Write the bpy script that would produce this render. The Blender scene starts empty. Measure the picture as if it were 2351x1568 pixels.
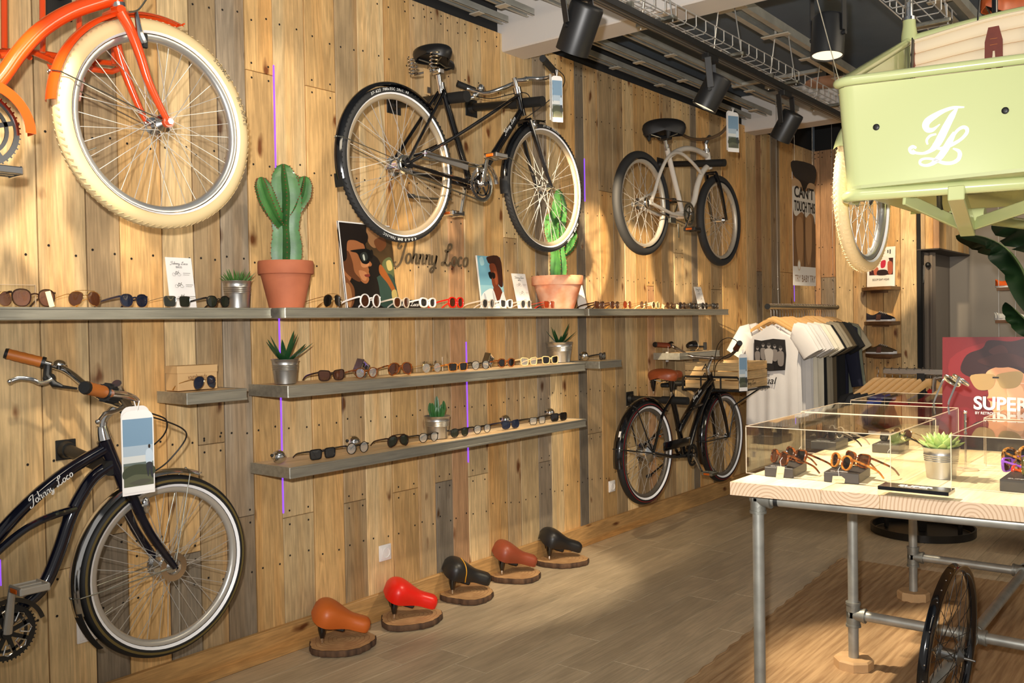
import bpy, bmesh, math, random
from mathutils import Vector, Matrix, Quaternion
random.seed(7)
PI = math.pi
SC = bpy.context.scene
COL = SC.collection
V3 = Vector

# ------------------------------------------------------------------ camera
FPX, PITCH, ROLL, YAW = 2090.5, math.radians(1.137), math.radians(-0.969), math.radians(38.52)
DW, HC = 3.4, 1.485            # camera distance from the plank wall (y = 0), camera height
_s, _c = math.sin(YAW), math.cos(YAW)
_cp, _sp = math.cos(PITCH), math.sin(PITCH)
_cr, _sr = math.cos(ROLL), math.sin(ROLL)
MA = Matrix(((_s, -_c, 0), (0, 0, -1), (_c, _s, 0)))
MB_ = Matrix(((1, 0, 0), (0, _cp, -_sp), (0, _sp, _cp)))
MR = Matrix(((_cr, -_sr, 0), (_sr, _cr, 0), (0, 0, 1)))
MC = MR @ MB_ @ MA
CAM = V3((0, -DW, HC))
cd = bpy.data.cameras.new('camera')
cam = bpy.data.objects.new('camera', cd)
COL.objects.link(cam)
rot = Matrix((MC[0], -MC[1], -MC[2])).transposed()
cam.matrix_world = Matrix.Translation(CAM) @ rot.to_4x4()
cd.sensor_width = 36.0
cd.lens = FPX / 2351 * 36.0
cd.clip_start = 0.02
SC.camera = cam

def ray(px, py):
    return MC.transposed() @ V3(((px - 1175.5) / FPX, (py - 784) / FPX, 1.0))
def WY(px, py, y=0.0):          # point seen at this pixel on the plane parallel to the wall
    d = ray(px, py); return CAM + d * ((y + DW) / d.y)
def WZ(px, py, z=0.0):          # ... on a level plane
    d = ray(px, py); return CAM + d * ((z - HC) / d.z)
def WX(px, py, x):              # ... on a plane across the room
    d = ray(px, py); return CAM + d * (x / d.x)
def WT(px, py, t):
    return CAM + ray(px, py) * t
def zrow(x, y, py):             # height at which a plumb line at x,y crosses an image row
    lo, hi = -1.0, 4.5
    for _ in range(40):
        m = (lo + hi) / 2
        q = MC @ (V3((x, y, m)) - CAM)
        if q.y / q.z * FPX + 784 > py: lo = m
        else: hi = m
    return m

# ------------------------------------------------------------------ view, world, lights
SC.view_settings.view_transform = 'Standard'
SC.view_settings.look = 'None'
SC.view_settings.exposure = 0.0
SC.view_settings.gamma = 1.0
SC.view_settings.use_curve_mapping = False
try:
    SC.cycles.max_bounces = 10; SC.cycles.transparent_max_bounces = 24
    SC.cycles.glossy_bounces = 4; SC.cycles.transmission_bounces = 8
    SC.cycles.sample_clamp_indirect = 4.0; SC.cycles.caustics_reflective = False; SC.cycles.caustics_refractive = False
    SC.cycles.use_denoising = True
except Exception: pass

def lin(c):
    return tuple(((x / 255) / 12.92 if x / 255 <= 0.04045 else ((x / 255 + 0.055) / 1.055) ** 2.4) for x in c[:3]) + (1.0,)

world = bpy.data.worlds.new('world'); SC.world = world; world.use_nodes = True
bg = world.node_tree.nodes['Background']
bg.inputs[0].default_value = (1.0, 0.94, 0.86, 1); bg.inputs[1].default_value = 0.33

def light(name, kind, loc, target, power, color, size=0.1, angle=40, blend=0.6, sy=None):
    l = bpy.data.lights.new(name, kind); l.energy = power; l.color = color
    if kind == 'SPOT':
        l.spot_size = math.radians(angle); l.spot_blend = blend; l.shadow_soft_size = size
    elif kind == 'AREA':
        l.size = size
        if sy: l.shape = 'RECTANGLE'; l.size_y = sy
    else: l.shadow_soft_size = size
    o = bpy.data.objects.new(name, l); COL.objects.link(o)
    o.location = loc
    o.rotation_euler = (V3(target) - V3(loc)).to_track_quat('-Z', 'Y').to_euler()
    return o
WARM = (1.0, 0.85, 0.63)
WARM2 = (1.0, 0.78, 0.50)
FLASH = (1.0, 0.97, 0.93)
# the photographer's flash, just above the lens
light('flash', 'SPOT', CAM + V3((-0.06, 0.04, 0.17)), CAM + ray(1480, 240) * 3, 740, FLASH, 0.03, 104, 1.0)
# broad fill lights added under the ceiling, with no lamps there
light('ceiling_fill', 'AREA', (1.2, -2.3, 3.15), (1.9, 0.0, 1.4), 18, WARM, 1.2, sy=0.5)
light('ceiling_fill', 'AREA', (4.6, -4.6, 3.15), (5.6, -0.6, 1.2), 60, WARM, 2.5, sy=0.8)
# track spot heads outside the frame, aimed at the wall display
light('track_spot', 'SPOT', (0.9, -1.2, 2.8), WY(20, 600), 170, WARM, 0.04, 36, 0.35)
light('track_spot', 'SPOT', (2.3, -1.2, 2.8), WY(640, 420), 25, WARM, 0.04, 60, 0.5)
light('track_spot', 'SPOT', (2.6, -1.2, 2.8), WY(1130, 850, -.1), 150, WARM2, 0.04, 46, 0.4)
light('track_spot', 'SPOT', (2.2, -1.25, 2.8), WY(1465, 670), 2300, WARM2, 0.025, 17, 0.5)

# ------------------------------------------------------------------ materials
MATS = {}
def newmat(name):
    m = bpy.data.materials.new(name); m.use_nodes = True
    nt = m.node_tree; b = nt.nodes['Principled BSDF']
    return m, nt, b
def mat(name, col, rough=0.5, metal=0.0, noise=0.0, nscale=20.0, bump=0.0, bscale=60.0, coat=0.0, alpha=1.0, trans=0.0, emit=None, estr=0.0, spec=None, stretch=None, col2=None, ior=None):
    if name in MATS: return MATS[name]
    m, nt, b = newmat(name); MATS[name] = m
    c = lin(col)
    b.inputs['Base Color'].default_value = c
    b.inputs['Roughness'].default_value = rough
    b.inputs['Metallic'].default_value = metal
    if coat: b.inputs['Coat Weight'].default_value = coat; b.inputs['Coat Roughness'].default_value = 0.05
    if alpha < 1: b.inputs['Alpha'].default_value = alpha
    if trans: b.inputs['Transmission Weight'].default_value = trans
    if ior: b.inputs['IOR'].default_value = ior
    if spec is not None: b.inputs['Specular IOR Level'].default_value = spec
    if emit: b.inputs['Emission Color'].default_value = lin(emit); b.inputs['Emission Strength'].default_value = estr
    if noise or bump or col2:
        tc = nt.nodes.new('ShaderNodeTexCoord'); mp = nt.nodes.new('ShaderNodeMapping')
        nt.links.new(tc.outputs['Object'], mp.inputs['Vector'])
        if stretch: mp.inputs['Scale'].default_value = stretch
    if noise or col2:
        n = nt.nodes.new('ShaderNodeTexNoise'); n.inputs['Scale'].default_value = nscale; n.inputs['Detail'].default_value = 4
        nt.links.new(mp.outputs[0], n.inputs['Vector'])
        r = nt.nodes.new('ShaderNodeValToRGB')
        c2 = lin(col2) if col2 else tuple(max(0, x * (1 - noise)) for x in c[:3]) + (1,)
        r.color_ramp.elements[0].position = 0.35; r.color_ramp.elements[0].color = c2
        r.color_ramp.elements[1].position = 0.65; r.color_ramp.elements[1].color = c
        nt.links.new(n.outputs['Fac'], r.inputs[0]); nt.links.new(r.outputs[0], b.inputs['Base Color'])
    if bump:
        n2 = nt.nodes.new('ShaderNodeTexNoise'); n2.inputs['Scale'].default_value = bscale; n2.inputs['Detail'].default_value = 3
        nt.links.new(mp.outputs[0], n2.inputs['Vector'])
        bp = nt.nodes.new('ShaderNodeBump'); bp.inputs['Strength'].default_value = bump; bp.inputs['Distance'].default_value = 0.003
        nt.links.new(n2.outputs['Fac'], bp.inputs['Height']); nt.links.new(bp.outputs[0], b.inputs['Normal'])
    return m

def wood(name, axis='Z', rough=0.55, knots=True, contrast=1.0, grain=1.0, honey=0.6):
    """plank wood: the colour comes from each object's own colour, grain and knots from noise"""
    if name in MATS: return MATS[name]
    m, nt, b = newmat(name); MATS[name] = m
    N = nt.nodes.new; L = nt.links.new
    oi = N('ShaderNodeObjectInfo'); tc = N('ShaderNodeTexCoord')
    add = N('ShaderNodeVectorMath'); add.operation = 'ADD'
    sc = N('ShaderNodeVectorMath'); sc.operation = 'SCALE'; sc.inputs['Scale'].default_value = 37.0
    cv = N('ShaderNodeCombineXYZ')
    for i in range(3): L(oi.outputs['Random'], cv.inputs[i])
    L(cv.outputs[0], sc.inputs[0]); L(tc.outputs['Object'], add.inputs[0]); L(sc.outputs[0], add.inputs[1])
    mp = N('ShaderNodeMapping'); L(add.outputs[0], mp.inputs['Vector'])
    s = {'X': (0.06, 1, 1), 'Y': (1, 0.06, 1), 'Z': (1, 1, 0.06)}[axis]
    mp.inputs['Scale'].default_value = tuple(v * 1.0 for v in s)
    # broad growth rings: distorted bands
    n1 = N('ShaderNodeTexNoise'); n1.inputs['Scale'].default_value = 14 * grain; n1.inputs['Detail'].default_value = 3; n1.inputs['Distortion'].default_value = 0.6
    L(mp.outputs[0], n1.inputs['Vector'])
    mul = N('ShaderNodeMath'); mul.operation = 'MULTIPLY'; mul.inputs[1].default_value = 9.0; L(n1.outputs['Fac'], mul.inputs[0])
    sn = N('ShaderNodeMath'); sn.operation = 'SINE'
    m2 = N('ShaderNodeMath'); m2.operation = 'MULTIPLY'; m2.inputs[1].default_value = 6.283; L(mul.outputs[0], m2.inputs[0]); L(m2.outputs[0], sn.inputs[0])
    # fine fibres
    n2 = N('ShaderNodeTexNoise'); n2.inputs['Scale'].default_value = 150 * grain; n2.inputs['Detail'].default_value = 4
    L(mp.outputs[0], n2.inputs['Vector'])
    # stains
    mp3 = N('ShaderNodeMapping'); L(add.outputs[0], mp3.inputs['Vector']); mp3.inputs['Scale'].default_value = tuple(0.35 if v < 1 else 1 for v in s)
    n3 = N('ShaderNodeTexNoise'); n3.inputs['Scale'].default_value = 7; n3.inputs['Detail'].default_value = 6; n3.inputs['Roughness'].default_value = 0.65
    L(mp3.outputs[0], n3.inputs['Vector'])
    def mr(src, a, b2, c2, d2):
        q = N('ShaderNodeMapRange'); L(src, q.inputs[0])
        for i, v in enumerate((a, b2, c2, d2)): q.inputs[i + 1].default_value = v
        return q.outputs[0]
    k = contrast
    f1 = mr(sn.outputs[0], -1, 1, 1 - 0.17 * k, 1.05)
    f2 = mr(n2.outputs['Fac'], 0.3, 0.7, 1 - 0.20 * k, 1.07)
    f3 = mr(n3.outputs['Fac'], 0.3, 0.62, 1 - 0.30 * k, 1.05)
    a1 = N('ShaderNodeMath'); a1.operation = 'MULTIPLY'; L(f1, a1.inputs[0]); L(f2, a1.inputs[1])
    a2 = N('ShaderNodeMath'); a2.operation = 'MULTIPLY'; L(a1.outputs[0], a2.inputs[0]); L(f3, a2.inputs[1])
    last = a2.outputs[0]
    mx = N('ShaderNodeVectorMath'); mx.operation = 'SCALE'
    L(oi.outputs['Color'], mx.inputs[0]); L(last, mx.inputs['Scale'])
    colr = mx.outputs[0]
    # honey tint streaks
    mixh = N('ShaderNodeMix'); mixh.data_type = 'RGBA'; mixh.blend_type = 'MULTIPLY'
    nh = N('ShaderNodeTexNoise'); nh.inputs['Scale'].default_value = 9; L(mp.outputs[0], nh.inputs['Vector'])
    hf = mr(nh.outputs['Fac'], 0.52, 0.66, 0.0, honey)
    L(hf, mixh.inputs[0]); L(colr, mixh.inputs[6]); mixh.inputs[7].default_value = (1.0, 0.80, 0.56, 1)
    colr = mixh.outputs[2]
    if knots:
        mk = N('ShaderNodeMapping'); L(add.outputs[0], mk.inputs['Vector'])
        mk.inputs['Scale'].default_value = {'X': (3.0, 6.5, 6.5), 'Y': (6.5, 3.0, 6.5), 'Z': (6.5, 6.5, 3.0)}[axis]
        # flatten the third axis so that knots are seen whole on the face
        nd = N('ShaderNodeTexNoise'); nd.inputs['Scale'].default_value = 2.5; L(mk.outputs[0], nd.inputs['Vector'])
        wv = N('ShaderNodeVectorMath'); wv.operation = 'SCALE'; wv.inputs['Scale'].default_value = 0.35; L(nd.outputs['Color'], wv.inputs[0])
        wa = N('ShaderNodeVectorMath'); wa.operation = 'ADD'; L(mk.outputs[0], wa.inputs[0]); L(wv.outputs[0], wa.inputs[1])
        vo = N('ShaderNodeTexVoronoi'); vo.voronoi_dimensions = '3D'; vo.inputs['Scale'].default_value = 1.0; vo.inputs['Randomness'].default_value = 1.0
        L(wa.outputs[0], vo.inputs['Vector'])
        kf = mr(vo.outputs['Distance'], 0.06, 0.15, 1.0, 0.0)
        mixk = N('ShaderNodeMix'); mixk.data_type = 'RGBA'; mixk.blend_type = 'MULTIPLY'
        L(kf, mixk.inputs[0]); L(colr, mixk.inputs[6]); mixk.inputs[7].default_value = (0.28, 0.14, 0.07, 1)
        colr = mixk.outputs[2]
    L(colr, b.inputs['Base Color'])
    b.inputs['Roughness'].default_value = rough
    bp = N('ShaderNodeBump'); bp.inputs['Strength'].default_value = 0.25; bp.inputs['Distance'].default_value = 0.002
    L(n2.outputs['Fac'], bp.inputs['Height']); L(bp.outputs[0], b.inputs['Normal'])
    return m

def clear_mat(name, tint, gloss=1.0, rough=0.02):
    """thin clear sheet: lets light through, mirrors at glancing angles"""
    if name in MATS: return MATS[name]
    m, nt, b = newmat(name); MATS[name] = m; nt.nodes.remove(b)
    o = nt.nodes['Material Output']; tr = nt.nodes.new('ShaderNodeBsdfTransparent'); gl = nt.nodes.new('ShaderNodeBsdfGlossy')
    tr.inputs[0].default_value = tint + (1,); gl.inputs['Roughness'].default_value = rough
    fr = nt.nodes.new('ShaderNodeFresnel'); fr.inputs[0].default_value = 1.49
    mu = nt.nodes.new('ShaderNodeMath'); mu.operation = 'MULTIPLY'; mu.inputs[1].default_value = gloss
    mx = nt.nodes.new('ShaderNodeMixShader')
    ge = nt.nodes.new('ShaderNodeNewGeometry'); sb = nt.nodes.new('ShaderNodeMath'); sb.operation = 'SUBTRACT'; sb.inputs[0].default_value = gloss; nt.links.new(ge.outputs['Backfacing'], sb.inputs[1]); sb.use_clamp = True; nt.links.new(sb.outputs[0], mu.inputs[1])
    nt.links.new(fr.outputs[0], mu.inputs[0]); nt.links.new(mu.outputs[0], mx.inputs[0]); nt.links.new(tr.outputs[0], mx.inputs[1]); nt.links.new(gl.outputs[0], mx.inputs[2]); nt.links.new(mx.outputs[0], o.inputs[0])
    return m

def print_mat():
    if 'print' in MATS: return MATS['print']
    m, nt, b = newmat('print'); MATS['print'] = m
    a = nt.nodes.new('ShaderNodeVertexColor'); a.layer_name = 'Col'
    nt.links.new(a.outputs[0], b.inputs['Base Color']); b.inputs['Roughness'].default_value = 0.35
    return m

# ------------------------------------------------------------------ mesh helpers
class MB:
    def __init__(self): self.v = []; self.f = []; self.c = []
    def _a(self, vs, fs):
        k = len(self.v); self.v += [V3(p) for p in vs]; self.f += [tuple(i + k for i in f) for f in fs]; return self
    def box(self, c, s, R=None):
        c = V3(c); q = []
        for x in (-.5, .5):
            for y in (-.5, .5):
                for z in (-.5, .5):
                    p = V3((x * s[0], y * s[1], z * s[2]))
                    q.append(c + (R @ p if R else p))
        return self._a(q, [(0, 1, 3, 2), (4, 6, 7, 5), (0, 4, 5, 1), (2, 3, 7, 6), (0, 2, 6, 4), (1, 5, 7, 3)])
    def box2(self, a, b):
        a, b = V3(a), V3(b); return self.box((a + b) / 2, [abs(x) for x in (b - a)])
    def bar(self, a, b, w, h, up=(0, 0, 1)):      # rectangular bar from a to b
        a, b = V3(a), V3(b); d = (b - a); L = d.length; d.normalize()
        u = V3(up) - d * V3(up).dot(d)
        if u.length < 1e-4: u = V3((1, 0, 0)) - d * d.x
        u.normalize(); s = d.cross(u)
        R = Matrix((d, s, u)).transposed()
        return self.box((a + b) / 2, (L, w, h), R)
    def cyl(self, a, b, r, r2=None, n=12, caps=True):
        r2 = r if r2 is None else r2
        return self.tube([a, b], [r, r2], n, caps=caps)
    def tube(self, pts, r, n=8, closed=False, caps=True, flat=None, up=None):
        pts = [V3(p) for p in pts]; m = len(pts)
        rs = r if isinstance(r, (list, tuple)) else [r] * m
        vs = []; pu = None
        for i, p in enumerate(pts):
            if closed: d = pts[(i + 1) % m] - pts[i - 1]
            else: d = pts[min(i + 1, m - 1)] - pts[max(i - 1, 0)]
            if d.length < 1e-9: d = V3((0, 0, 1))
            d.normalize()
            if up is not None: u = V3(up) - d * V3(up).dot(d)
            elif pu is None: u = V3((0, 0, 1)) if abs(d.z) < 0.9 else V3((1, 0, 0)); u = u - d * u.dot(d)
            else: u = pu - d * pu.dot(d)
            if u.length < 1e-6: u = d.orthogonal()
            u.normalize(); pu = u; s = d.cross(u)
            fw, fh = flat if flat else (1, 1)
            for k in range(n):
                a = 2 * PI * (k + .5) / n
                vs.append(p + (u * math.cos(a) * fh + s * math.sin(a) * fw) * rs[i])
        fs = []
        for i in range(m if closed else m - 1):
            for k in range(n):
                a, b2 = i * n + k, i * n + (k + 1) % n
                c, d2 = ((i + 1) % m) * n + (k + 1) % n, ((i + 1) % m) * n + k
                fs.append((a, b2, c, d2))
        if caps and not closed:
            fs.append(tuple(range(n))[::-1]); fs.append(tuple((m - 1) * n + k for k in range(n)))
        return self._a(vs, fs)
    def lathe(self, prof, n=24, M=None, wob=None, a0=0.0, a1=2 * PI):
        full = abs(a1 - a0 - 2 * PI) < 1e-6
        cnt = n if full else n + 1
        vs = []
        for (r, z) in prof:
            for k in range(cnt):
                a = a0 + (a1 - a0) * k / n
                w = wob(a) if wob else 1.0
                p = V3((r * w * math.cos(a), r * w * math.sin(a), z))
                vs.append(M @ p if M else p)
        fs = []
        for i in range(len(prof) - 1):
            for k in range(n):
                k2 = (k + 1) % cnt
                fs.append((i * cnt + k, i * cnt + k2, (i + 1) * cnt + k2, (i + 1) * cnt + k))
        return self._a(vs, fs)
    def disc(self, c, nrm, r, n=16):
        c = V3(c); q = V3(nrm).to_track_quat('Z', 'Y')
        return self._a([c + q @ V3((r * math.cos(2 * PI * k / n), r * math.sin(2 * PI * k / n), 0)) for k in range(n)], [tuple(range(n))])
    def ball(self, c, r, n=12, m=8, S=(1, 1, 1)):
        c = V3(c); vs = [c + V3((0, 0, r * S[2]))]
        for i in range(1, m):
            t = PI * i / m
            for k in range(n):
                a = 2 * PI * k / n
                vs.append(c + V3((r * S[0] * math.sin(t) * math.cos(a), r * S[1] * math.sin(t) * math.sin(a), r * S[2] * math.cos(t))))
        vs.append(c - V3((0, 0, r * S[2])))
        fs = [(0, 1 + k, 1 + (k + 1) % n) for k in range(n)]
        for i in range(m - 2):
            for k in range(n):
                fs.append((1 + i * n + k, 1 + (i + 1) * n + k, 1 + (i + 1) * n + (k + 1) % n, 1 + i * n + (k + 1) % n))
        e = len(vs) - 1; o = 1 + (m - 2) * n
        fs += [(e, o + (k + 1) % n, o + k) for k in range(n)]
        return self._a(vs, fs)
    def prism(self, poly, o, u, w, t):            # polygon (unit 2d) spanned by u,w and thickened by vector t
        o, u, w, t = V3(o), V3(u), V3(w), V3(t); n = len(poly)
        a = [o + u * x + w * y for x, y in poly]
        return self._a(a + [p + t for p in a], [tuple(range(n))[::-1], tuple(range(n, 2 * n))] + [(k, (k + 1) % n, n + (k + 1) % n, n + k) for k in range(n)])
    def grid(self, fn, nu, nv, closed_u=False):
        vs = [fn(i / nu, j / nv) for j in range(nv + 1) for i in range(nu + 1)]
        w = nu + 1
        return self._a(vs, [(j * w + i, j * w + i + 1, (j + 1) * w + i + 1, (j + 1) * w + i) for j in range(nv) for i in range(nu)])
    def build(self, name, m, parent=None, smooth=True, bevel=0.0, solid=0.0, color=None, sharp=35, seg=1, fix=True, rot=None):
        off = parent_world(parent)
        me = bpy.data.meshes.new(name)
        me.from_pydata([p - off for p in self.v], [], self.f)
        if fix or bevel or solid:
            bm = bmesh.new(); bm.from_mesh(me)
            if bevel:
                ed = [e for e in bm.edges if len(e.link_faces) == 2 and e.calc_face_angle(0) > 0.6]
                bmesh.ops.bevel(bm, geom=ed, offset=bevel, segments=seg, affect='EDGES', profile=0.5)
            if solid: bmesh.ops.solidify(bm, geom=bm.faces[:], thickness=solid)
            bmesh.ops.recalc_face_normals(bm, faces=bm.faces[:])
            bm.to_mesh(me); bm.free()
        if smooth:
            me.shade_smooth()
            me.set_sharp_from_angle(angle=math.radians(sharp))
        me.materials.append(m)
        o = bpy.data.objects.new(name, me); COL.objects.link(o)
        if color: o.color = lin(color)
        if parent: o.parent = parent
        return o

_PW = {}
def parent_world(p):
    off = V3((0, 0, 0))
    while p is not None:
        off += p.location; p = p.parent
    return off

def tag(o, label=None, cat=None, group=None, kind=None):
    if label: o['label'] = label
    if cat: o['category'] = cat
    if group: o['group'] = group
    if kind: o['kind'] = kind
    return o
def thing(name, loc, label, cat, group=None):
    o = bpy.data.objects.new(name, None); COL.objects.link(o); o.location = V3(loc)
    o.empty_display_size = 0.05
    return tag(o, label, cat, group)
def copy_tree(o, parent=None):
    kids = [c for c in bpy.data.objects if c.parent == o]
    c = o.copy(); COL.objects.link(c); c.parent = parent
    for k in kids: copy_tree(k, c)
    return c

def cat_curve(pts, n=6, closed=False):           # Catmull-Rom through 2d/3d points
    P = [V3(p if len(p) == 3 else (p[0], p[1], 0)) for p in pts]; m = len(P); out = []
    rng = range(m if closed else m - 1)
    for i in rng:
        if closed: a, b, c, d = P[i - 1], P[i], P[(i + 1) % m], P[(i + 2) % m]
        else: a, b, c, d = P[max(i - 1, 0)], P[i], P[i + 1], P[min(i + 2, m - 1)]
        for k in range(n):
            t = k / n
            out.append(0.5 * ((2 * b) + (c - a) * t + (2 * a - 5 * b + 4 * c - d) * t * t + (3 * b - a - 3 * c + d) * t ** 3))
    if not closed: out.append(P[-1])
    return out

def picture(name, o, u, w, nrm, polys, parent, step=0.0002, glossy=None):
    """flat print: polygons in unit square, each one colour, laid over each other"""
    off = parent_world(parent)
    o, u, w, nrm = V3(o) - off, V3(u), V3(w), V3(nrm).normalized()
    vs, fs, cs = [], [], []
    for i, (col, pts) in enumerate(polys):
        k = len(vs)
        for p in pts: vs.append(o + u * p[0] + w * p[1] + nrm * step * (i + 1))
        fs.append(tuple(range(k, k + len(pts)))); cs.append(col)
    me = bpy.data.meshes.new(name); me.from_pydata(vs, [], fs)
    ca = me.color_attributes.new('Col', 'FLOAT_COLOR', 'CORNER')
    for p, col in zip(me.polygons, cs):
        for li in p.loop_indices: ca.data[li].color = lin(col)
    me.materials.append(glossy or print_mat())
    ob = bpy.data.objects.new(name, me); COL.objects.link(ob); ob.parent = parent
    return ob
def rect(x0, y0, x1, y1): return [(x0, y0), (x1, y0), (x1, y1), (x0, y1)]
def blob(pts, n=4): return [(p.x, p.y) for p in cat_curve(pts, n, True)]
def oval(cx, cy, rx, ry, n=18, t=0):
    return [(cx + rx * math.cos(2 * PI * k / n) * math.cos(t) - ry * math.sin(2 * PI * k / n) * math.sin(t), cy + rx * math.cos(2 * PI * k / n) * math.sin(t) + ry * math.sin(2 * PI * k / n) * math.cos(t)) for k in range(n)]

GLY = {'J': (.66, [[(.70, 1.0), (.42, .99), (.18, .88), (.10, .72), (.16, .62), (.28, .66), (.34, .76)], [(.66, 1.0), (.58, .7), (.48, .3), (.38, 0), (.2, -.17), (.0, -.14), (-.02, -.02), (.08, .02)]]),
       'o': (.40, [[(.17, .42), (.05, .34), (.01, .18), (.08, .02), (.2, .0), (.31, .1), (.33, .26), (.27, .39), (.17, .42)]]),
       'h': (.40, [[(.02, 1.0), (.03, .5), (.0, 0)], [(.01, .2), (.1, .38), (.22, .43), (.29, .34), (.27, .1), (.30, .0), (.38, .03)]]),
       'n': (.40, [[(.0, .38), (.03, .42), (.03, .2), (.0, 0)], [(.02, .2), (.1, .38), (.22, .43), (.29, .34), (.27, .1), (.30, .0), (.38, .03)]]),
       'y': (.40, [[(.0, .42), (.0, .15), (.08, .01), (.2, .04), (.28, .2), (.30, .42)], [(.30, .42), (.28, .1), (.22, -.2), (.1, -.36), (-.04, -.32), (-.02, -.2), (.2, -.08)]]),
       'L': (.66, [[(.44, .72), (.56, .82), (.54, .97), (.42, 1.0), (.30, .86), (.27, .6), (.22, .25), (.12, .04), (-.02, .0), (-.04, .1), (.08, .14), (.26, .06), (.44, -.02), (.58, .06), (.62, .16)], [(.10, .70), (.2, .62), (.36, .66), (.46, .74)]]),
       'c': (.36, [[(.28, .34), (.2, .42), (.07, .36), (.01, .2), (.06, .04), (.18, -.01), (.31, .07)]]), ' ': (.26, [])}
def script(body, size, shear, thick, extrude):
    x = 0; m = MB(); cap = size * .72; wd = .075 * cap + thick
    for ch in body:
        adv, strokes = GLY[ch]
        for st in strokes:
            Q = [V3(((x + q.x + q.y * .22) * cap, q.y * cap, 0)) for q in cat_curve(st, 5)]
            vs = []; n_ = len(Q)
            for i in range(n_):
                d = (Q[min(i + 1, n_ - 1)] - Q[max(i - 1, 0)]); d.normalize(); nn = V3((-d.y, d.x, 0)); w_ = wd * (.55 + .45 * abs(d.y)) * .5
                for z_ in (-extrude, extrude): vs += [Q[i] - nn * w_ + V3((0, 0, z_)), Q[i] + nn * w_ + V3((0, 0, z_))]
            fs = [(0, 1, 3, 2), (4 * n_ - 4, 4 * n_ - 2, 4 * n_ - 1, 4 * n_ - 3)]
            for i in range(n_ - 1):
                a, b = 4 * i, 4 * i + 4
                fs += [(a + 2, a + 3, b + 3, b + 2), (a, b, b + 1, a + 1), (a, a + 2, b + 2, b), (a + 1, b + 1, b + 3, a + 3)]
            m._a(vs, fs)
        x += adv + .075
    me = bpy.data.meshes.new('script'); me.from_pydata(m.v, [], m.f); return me

def text(name, body, size, o, u, w, m, parent, extrude=0.0004, shear=0.0, weight=0.0, align='LEFT', space=1.0, fit=None):
    """lettering: baseline start o, reading direction u, up direction w"""
    cu = bpy.data.curves.new(name, 'FONT'); cu.body = body; cu.size = size; cu.shear = shear
    cu.offset = weight; cu.extrude = extrude; cu.align_x = align; cu.space_character = space; cu.resolution_u = 4
    t = bpy.data.objects.new(name + '_tmp', cu)
    me = script(body, size, shear, weight, extrude) if body == 'Johnny Loco' else bpy.data.meshes.new_from_object(t)
    bpy.data.objects.remove(t)
    u, w = V3(u).normalized(), V3(w).normalized(); n = u.cross(w)
    if fit:
        xs = [v.co.x for v in me.vertices]; k = fit / (max(xs) - min(xs))
        for v in me.vertices: v.co.x *= k
    off = V3(o) - parent_world(parent)
    for v in me.vertices: v.co = off + u * v.co.x + w * v.co.y + n * v.co.z
    me.materials.clear(); me.materials.append(m)
    ob = bpy.data.objects.new(name, me); COL.objects.link(ob); ob.parent = parent
    return ob
# ------------------------------------------------------------------ shared materials
chrome = mat('chrome', (225, 225, 225), 0.12, 1.0)
steel = mat('galvanised_steel', (165, 165, 155), 0.34, 1.0, noise=0.25, nscale=6, stretch=(1, 8, 8))
pipe_m = mat('galvanised_pipe', (176, 176, 168), 0.42, 0.6, noise=0.25, nscale=14)
tin = mat('tin', (190, 190, 188), 0.32, 0.95, noise=0.1, nscale=8)
wire_m = mat('wire', (214, 214, 212), 0.3, 0.7)
blackm = mat('black_metal', (22, 22, 22), 0.45, 0.0)
blackg = mat('black_gloss', (9, 9, 12), 0.12, 0.0, coat=0.6)
rubber = mat('rubber', (20, 20, 20), 0.7)
whitep = mat('white_plastic', (235, 230, 225), 0.35)
paper = mat('paper', (238, 234, 230), 0.5)
inkm = mat('ink', (28, 26, 26), 0.5)
woodz = wood('plank_wood', 'Z', contrast=0.95)
woodx = wood('plank_wood_lying', 'X', contrast=0.9)
woody = wood('plank_wood_across', 'Y', contrast=0.9)
floorm = wood('vinyl_board', 'X', rough=0.42, knots=False, contrast=0.6, grain=0.8, honey=0.0)

LT = (224, 193, 143); HN = (216, 174, 115); TN = (184, 156, 116); GR = (150, 134, 113); DG = (136, 124, 107); PK = (188, 146, 106)
WALLTOP = 3.2
# ------------------------------------------------------------------ plank wall (each plank its own piece)
wall = MB().box2((-0.4, 0.03, -0.02), (9.36, 0.08, 3.55)).build('wall_left', mat('wall_backing', (26, 26, 27), 0.9), None, smooth=False)
tag(wall, 'long side wall clad in upright reclaimed pine planks', kind='structure')

def plank_mesh(x0, x1, z0, z1, th=0.022, g=0.0023, ch=0.0022):
    """chamfered plank in the wall plane, face at y=0"""
    x0 += g; x1 -= g; z0 += g * .5; z1 -= g * .5
    v = [(x0, th, z0), (x1, th, z0), (x1, th, z1), (x0, th, z1),
         (x0, ch, z0), (x1, ch, z0), (x1, ch, z1), (x0, ch, z1),
         (x0 + ch, 0, z0 + ch), (x1 - ch, 0, z0 + ch), (x1 - ch, 0, z1 - ch), (x0 + ch, 0, z1 - ch)]
    f = [(8, 9, 10, 11), (4, 5, 9, 8), (5, 6, 10, 9), (6, 7, 11, 10), (7, 4, 8, 11), (0, 1, 5, 4), (1, 2, 6, 5), (2, 3, 7, 6), (3, 0, 4, 7), (3, 2, 1, 0)]
    return [V3(p) for p in v], f
def jitter(c, a, rnd): 
    k = 1 + rnd.uniform(-a, a); return tuple(max(0, min(255, x * k)) for x in c)
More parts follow.
